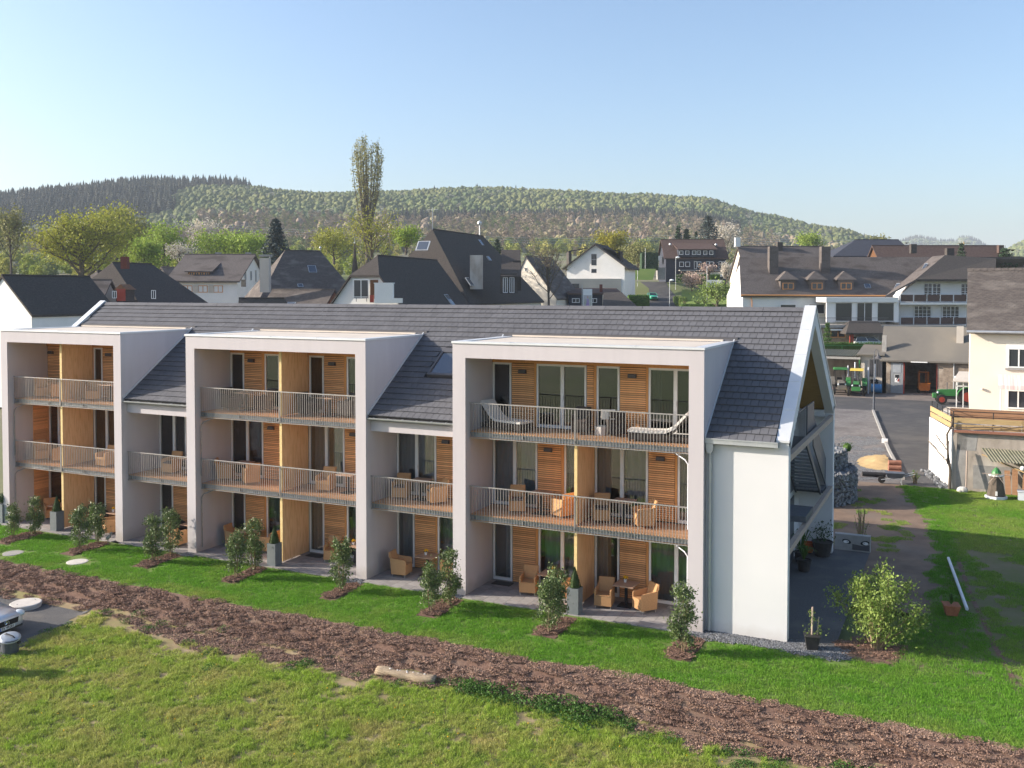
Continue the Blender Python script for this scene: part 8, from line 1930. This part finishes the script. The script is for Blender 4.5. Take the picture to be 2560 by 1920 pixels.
tree('broadleaf_tree', 'bright fresh green tree above the brown roofed guest house', 410, 690, 195, 10.5, 4.2, 'leaf_fresh', 2600, .45, 4, trunk=.25, base=.08)
tree('broadleaf_tree', 'dark green bushy tree left of the brown roofed guest house', 365, 690, 185, 6.5, 4.6, 'leaf_fresh', 2600, .45, 5, trunk=.25, base=.05)
tree('birch_tree', 'slim olive tree at the far left edge above the low roofs', 28, 690, 200, 14, 4.2, 'leaf_olive', 2200, .45, 6, trunk=.22)
tree('birch_tree', 'second slim olive tree near the far left edge', -18, 690, 210, 15, 4.0, 'leaf_olive', 2000, .45, 16, trunk=.22)
tree('cherry_tree', 'white blossoming cherry tree beside the brown roofed guest house', 448, 672, 180, 4.8, 2.8, 'blossom', 900, .3, 7, trunk=.16, base=.1)
tree('cherry_tree', 'pinkish white blossoming cherry tree above the brown roof', 515, 640, 240, 8.5, 4.4, 'blossom', 2000, .42, 8, trunk=.2)
tree('hedge_tree', 'row of light green bushes left part above the brown roof', 560, 655, 200, 5.5, 6.5, 'leaf_fresh', 3600, .42, 9, trunk=.2, base=.04)
tree('hedge_tree', 'light green bush just left of the blue spruce', 620, 655, 195, 5.2, 5.0, 'leaf_fresh', 3000, .42, 10, trunk=.2, base=.04)
tree('willow_tree', 'olive yellow leafing tree at the foot of the tall poplar', 930, 690, 150, 10.0, 4.8, 'leaf_willow', 2600, .24, 11, trunk=.2, limbs=18, base=.12, sub=5)
tree('willow_tree', 'pale yellow green willow left of the poplar foot', 835, 655, 210, 7, 5.8, 'leaf_willow', 3000, .4, 12, trunk=.25, base=.05)
tree('broadleaf_tree', 'bright green tree left of the manor roof', 1015, 630, 175, 4.5, 3.2, 'leaf_fresh', 1900, .36, 13, trunk=.18, base=.05)
tree('golden_tree', 'golden yellow round tree right of the white gabled house', 1528, 668, 230, 8.6, 4.0, 'leaf_yellow', 3200, .42, 14, trunk=.25, base=.1)
tree('broadleaf_tree', 'olive tree below the golden tree beside the garden', 1595, 690, 220, 7.5, 4.2, 'leaf_olive', 2600, .4, 15, trunk=.2, base=.05)
tree('bare_tree', 'bare branched tree with thin buds in front of the beige gable', 1372, 762, 132, 8.6, 2.8, 'leaf_olive', 420, .16, 17, trunk=.14, limbs=22, base=.08, sub=7)
tree('cherry_tree', 'tall white blossoming tree right of the dark clad house', 1812, 690, 240, 13, 4.5, 'blossom', 2600, .4, 18, trunk=.25)
tree('cherry_tree', 'small white flowering tree in front of the dark clad house', 1817, 708, 190, 4.2, 1.5, 'blossom', 900, .28, 19, trunk=.12, base=.08)
tree('pollard_tree', 'pruned tree with pinkish buds in front of the dark house', 1771, 705, 180, 3.4, 2.2, 'blossom_pink', 420, .3, 20, trunk=.16, base=.35)
tree('apple_tree', 'flowering apple tree on the garden lawn by the road', 1730, 734, 172, 3.6, 2.3, 'blossom_pink', 1300, .26, 21, trunk=.13, base=.2)
tree('cherry_tree', 'pale leafing tree in front of the inn, just above the ridge', 1792, 775, 150, 4.2, 2.8, 'leaf_light', 1700, .28, 22, trunk=.14, base=.1)
tree('broadleaf_tree', 'light green tree peeking above the long house roof', 2023, 640, 250, 5.8, 3.6, 'leaf_fresh', 1700, .42, 23, trunk=.2, base=.1)
tree('broadleaf_tree', 'olive tree left of the blue grey hipped roof', 2200, 650, 270, 7, 3.0, 'leaf_olive', 1500, .42, 24, trunk=.2, base=.1)
# poplar: many upright limbs
p0 = at(918, 640, 260); r_ = random.Random(41); t = thing('poplar_tree', 'very tall sparse poplar with upright limbs rising above the hill', 'tree', p0); b = MB(); pts = []
h = 34.0
for k in range(24):
    a = k * 2.399; rad = r_.uniform(.15, 1.0) ** .55 * 5.6; z0 = r_.uniform(.04, .35) * h; top = h * (1.0 - .22 * (rad / 5.6) ** 2 * r_.uniform(.6, 1.4)); pr_ = []
    for j in range(7):
        f = j / 6; q = rad * (f ** .65) * (1.0 if f < .8 else 1 - .12 * (f - .8) * 5); pr_.append(Vector((q * math.cos(a) + r_.gauss(0, .18) * f, q * math.sin(a) + r_.gauss(0, .18) * f, z0 * (1 - f) + top * f if j else z0 * .2)))
    b.tube(pr_, [.22, .18, .14, .11, .08, .05, .02], 5, False)
    for j in range(190):
        f = .36 + .62 * r_.random() ** .8; i = min(5, int(f * 6)); c = pr_[i].lerp(pr_[i + 1], f * 6 - i); pts.append(c + Vector((r_.gauss(0, .42), r_.gauss(0, .42), r_.gauss(0, .6))))
    for j in range(9):
        f = r_.uniform(.35, .95); i = min(5, int(f * 6)); c = pr_[i].lerp(pr_[i + 1], f * 6 - i); b.tube([c, c + Vector((r_.gauss(0, .35), r_.gauss(0, .35), r_.uniform(.8, 2)))], [.05, .015], 4, False)
b.tube([(0, 0, -8), (0, 0, h * .2), (0, 0, h * .8)], [.6, .5, .15], 7); b.build('trunk', 'bark', t); vs, fs = leaf_quads(pts, .42, r_, .2, .8); c = MB(); c.add(vs, fs); c.build('crown', 'leaf_poplar', t)
def conifer(label, u, v, d, h, r, m, nl, leaf, seed, name='spruce_tree'):
    r_ = random.Random(seed); p0 = at(u, v, d); t = thing(name, label, 'tree', p0); b = MB(); b.tube([(0, 0, -1), (0, 0, h * .97)], [h * .022, .03], 6); pts = []
    nlv = int(h * 1.6)
    for i in range(nlv):
        f = .06 + .92 * i / nlv; q = r * (1 - f) ** .85 * r_.uniform(.85, 1.1)
        for k in range(7):
            a = k * .9 + i * .7; e = Vector((q * math.cos(a), q * math.sin(a), h * f - q * .18)); s0 = Vector((0, 0, h * f + q * .05)); b.tube([s0, e], [.05, .015], 4, False)
            for j in range(max(2, int(nl / nlv / 7))): c = s0.lerp(e, .2 + .85 * r_.random()); pts.append(c + Vector((r_.gauss(0, q * .07 + .08), r_.gauss(0, q * .07 + .08), r_.gauss(-.05, .12))))
    b.build('trunk', 'bark', t); vs, fs = leaf_quads(pts, leaf, r_, .5, .6); c = MB(); c.add(vs, fs); c.build('crown', m, t); return t
conifer('blue grey spruce tree behind the hipped house', 690, 700, 150, 10.2, 3.6, 'spruce_leaf', 7500, .36, 1)
conifer('dark conifer at the left of the row behind the dark clad house', 1695, 650, 235, 9.0, 2.0, 'conifer_leaf', 1100, .5, 2)
conifer('second dark conifer of the row behind the dark clad house', 1716, 650, 235, 8.2, 2.6, 'conifer_leaf', 1200, .5, 3)
conifer('wide blue spruce at the right of the row behind the dark clad house', 1770, 645, 232, 11, 5.2, 'spruce_leaf', 2600, .5, 4)
conifer('narrow conifer between the dark clad house conifers', 1740, 650, 236, 7.5, 1.6, 'conifer_leaf', 700, .5, 14)
conifer('small dark conifer right of the manor roof', 1243, 640, 190, 3.8, 1.4, 'conifer_leaf', 700, .4, 5)
conifer('dark green conifer among the brown roofs at the right edge', 2512, 672, 142, 3.6, 1.9, 'conifer_leaf', 1500, .3, 6)
conifer('small conifer right of the inn roof peak', 2403, 640, 165, 2.6, .9, 'conifer_leaf', 600, .3, 7)
conifer('narrow conical conifer by the inn base wall', 2068, 862, 126, 3.4, .75, 'hedge_leaf', 1100, .22, 8)
# gardens along the village road
def gpt(u, v, d): p = at(u, v, d); return (p.x, p.y)
hedge('hedge', 'dark trimmed hedge below the golden tree beside the lawn', [gpt(1602, 675, 196), gpt(1643, 675, 196)], 3.0, 3.6, at(1600, 676, 196).z, 'conifer_leaf', 240, leaf=.2)
hedge('hedge', 'light green hedge on the right side of the village road', [gpt(1690, 715, 178), gpt(1702, 745, 170), gpt(1706, 770, 163)], 1.0, 1.5, at(1700, 765, 168).z, 'leaf_light', 260, leaf=.14)
hedge('hedge', 'yellow green hedge left of the road behind the garage roof', [gpt(1570, 757, 160), gpt(1622, 757, 160)], 2.0, 2.0, at(1600, 768, 160).z, 'hedge_leaf', 260, leaf=.14)
hedge('hedge', 'low hedge along the garden front in front of the lawn', [gpt(1705, 768, 155), gpt(1855, 768, 150)], 1.0, .8, at(1760, 774, 152).z, 'hedge_leaf', 200, leaf=.13)
hedge('hedge', 'hedge along the upper end of the garden by the dark house', [gpt(1690, 703, 190), gpt(1800, 705, 188)], 1.2, 1.5, at(1740, 706, 189).z, 'hedge_leaf', 200, leaf=.15)
lw = MB(); q = [at(1560, 672, 190), at(1640, 672, 192), at(1632, 700, 186), at(1555, 700, 184)]; lw.add([(p.x, p.y, p.z) for p in q], [(3, 2, 1, 0)]); M['lawn_far'] = mat('lawn_far', (0.12, 0.19, 0.035), (0.16, 0.215, 0.05), scale=.4, rough=1, world=True)
tag(lw.build('garden_lawn', 'lawn_far'), kind='structure')
lw = MB(); q = [at(1705, 724, 174), at(1790, 724, 172), at(1850, 776, 152), at(1700, 776, 156)]; lw.add([(p.x, p.y, p.z) for p in q], [(3, 2, 1, 0)]); tag(lw.build('garden_lawn', 'lawn_far'), kind='structure')
for u, v, lab in ((1711, 762, 'small clipped round bush at the left of the front garden'), (1745, 765, 'small clipped round bush in the middle of the front garden'), (1762, 765, 'small clipped round bush at the right of the front garden')):
    b_ = make_bush(u, 1.5, .7, 500, .12, 'hedge_leaf', lab); b_.location = at(u, v, 158)
t = thing('tarp_tent', 'white tarpaulin awning with a small sketch print in the garden', 'tarpaulin'); b = MB(); c = at(*pz5(1245, 893), 165); b.prism([c, c + q0 * 2.65, c + q0 * 2.65 + Vector((0, 0, 1.45)), c + Vector((0, 0, 1.5))], q1 * .05); o = b.build('sheet', 'plate_white', t)
b = MB()
for (x0, z0, x1, z1) in ((.9, .45, 1.1, .75), (1.1, .75, 1.45, .9), (1.25, .85, 1.55, 1.15), (1.0, .7, 1.2, 1.0)): s = c + q0 * x0 + Vector((0, 0, z0)) - q1 * .02; e = c + q0 * x1 + Vector((0, 0, z1)) - q1 * .02; b.tube([s, e], .04, 4)
b.build('print', 'ink', o); b = MB(); s = c + q0 * 1.5 + Vector((0, 0, .5)) - q1 * .02; b.obox(s, (.45, .02, .2), RA); b.build('print_mark', 'yellow_paint', o)
for x in (0, 2.65): b = MB(); p = c + q0 * x; b.tube([p - Vector((0, 0, 1.6)), p + Vector((0, 0, 1.5))], .05, 5); b.build('pole', 'zinc', t)
def pole(label, u, v0, v1, d, r=.07, name='lamp_post', head=True, cat='lamp post'):
    p = at(u, v0, d); hh = (v0 - v1) / 2370.465 * d; t = thing(name, label, cat, p); b = MB(); b.tube([(0, 0, 0), (0, 0, hh)], r, 6); b.build('post', 'zinc', t)
    if head: b = MB(); b.ball((.35, 0, hh + .1), .3, 8, 6, 0, (1.4, .7, .6)); b.build('lamp_head', 'lamp_glass', t)
pole('tall grey street lamp with a white head beside the village road', 1674, 766, 702, 160)
pole('thin lamp post in front of the dark clad house', 1689, 725, 645, 178, .05)
pole('thin dark post with a cross arm in the front garden', 1767, 766, 665, 158, .06, 'garden_post', False, 'post')
pole('thin grey pole on the lawn left of the road', 1613, 695, 620, 192, .05, 'flag_pole', False, 'pole')
pole('short pale pole left of the road end', 1594, 716, 670, 185, .05, 'flag_pole', False, 'pole')
# power poles and lines
def line(label, pts, sag=1.0):
    b = MB()
    for (a, c) in zip(pts, pts[1:]):
        a, c = Vector(a), Vector(c); b.tube([a.lerp(c, i / 10) - Vector((0, 0, sag * 4 * (i / 10) * (1 - i / 10))) for i in range(11)], .05, 4, False)
    tag(b.build('power_line', 'zinc'), label, 'power line')
for k, dv in enumerate((0, 6, 12)): line(['upper', 'middle', 'lowest'][k] + ' power line strung across the valley behind the roofs', [at(540, 560 + dv, 400), at(1240, 592 + dv, 400), at(1650, 588 + dv, 400), at(2420, 600 + dv, 400)])
t = thing('power_pole', 'timber power pole with cross arms above the right hand roofs', 'power pole', at(2409, 650, 300)); b = MB(); b.tube([(0, 0, -6), (0, 0, 5.8)], .2, 6); b.build('pole', 'board_ochre', t)
for z in (5.3, 4.2): b = MB(); b.obox((0, 0, z), (4, .15, .15), RA); b.build('cross_arm', 'board_ochre', t)

# ------------------------------------------------------------------ air
hz = MB(); hz.box(-3900, 3900, -3300, 4300, -60, 185)
hm_ = bpy.data.materials.new('haze'); hm_.use_nodes = True; nt = hm_.node_tree; nt.nodes.remove(nt.nodes['Principled BSDF'])
pv = N(nt, 'ShaderNodeVolumePrincipled'); pv.inputs['Color'].default_value = (0.80, 0.89, 1.0, 1); pv.inputs['Density'].default_value = 0.00020; pv.inputs['Anisotropy'].default_value = 0.0
nt.links.new(pv.outputs[0], nt.nodes['Material Output'].inputs['Volume'])
hob = hz.build('haze', hm_); tag(hob, kind='stuff')
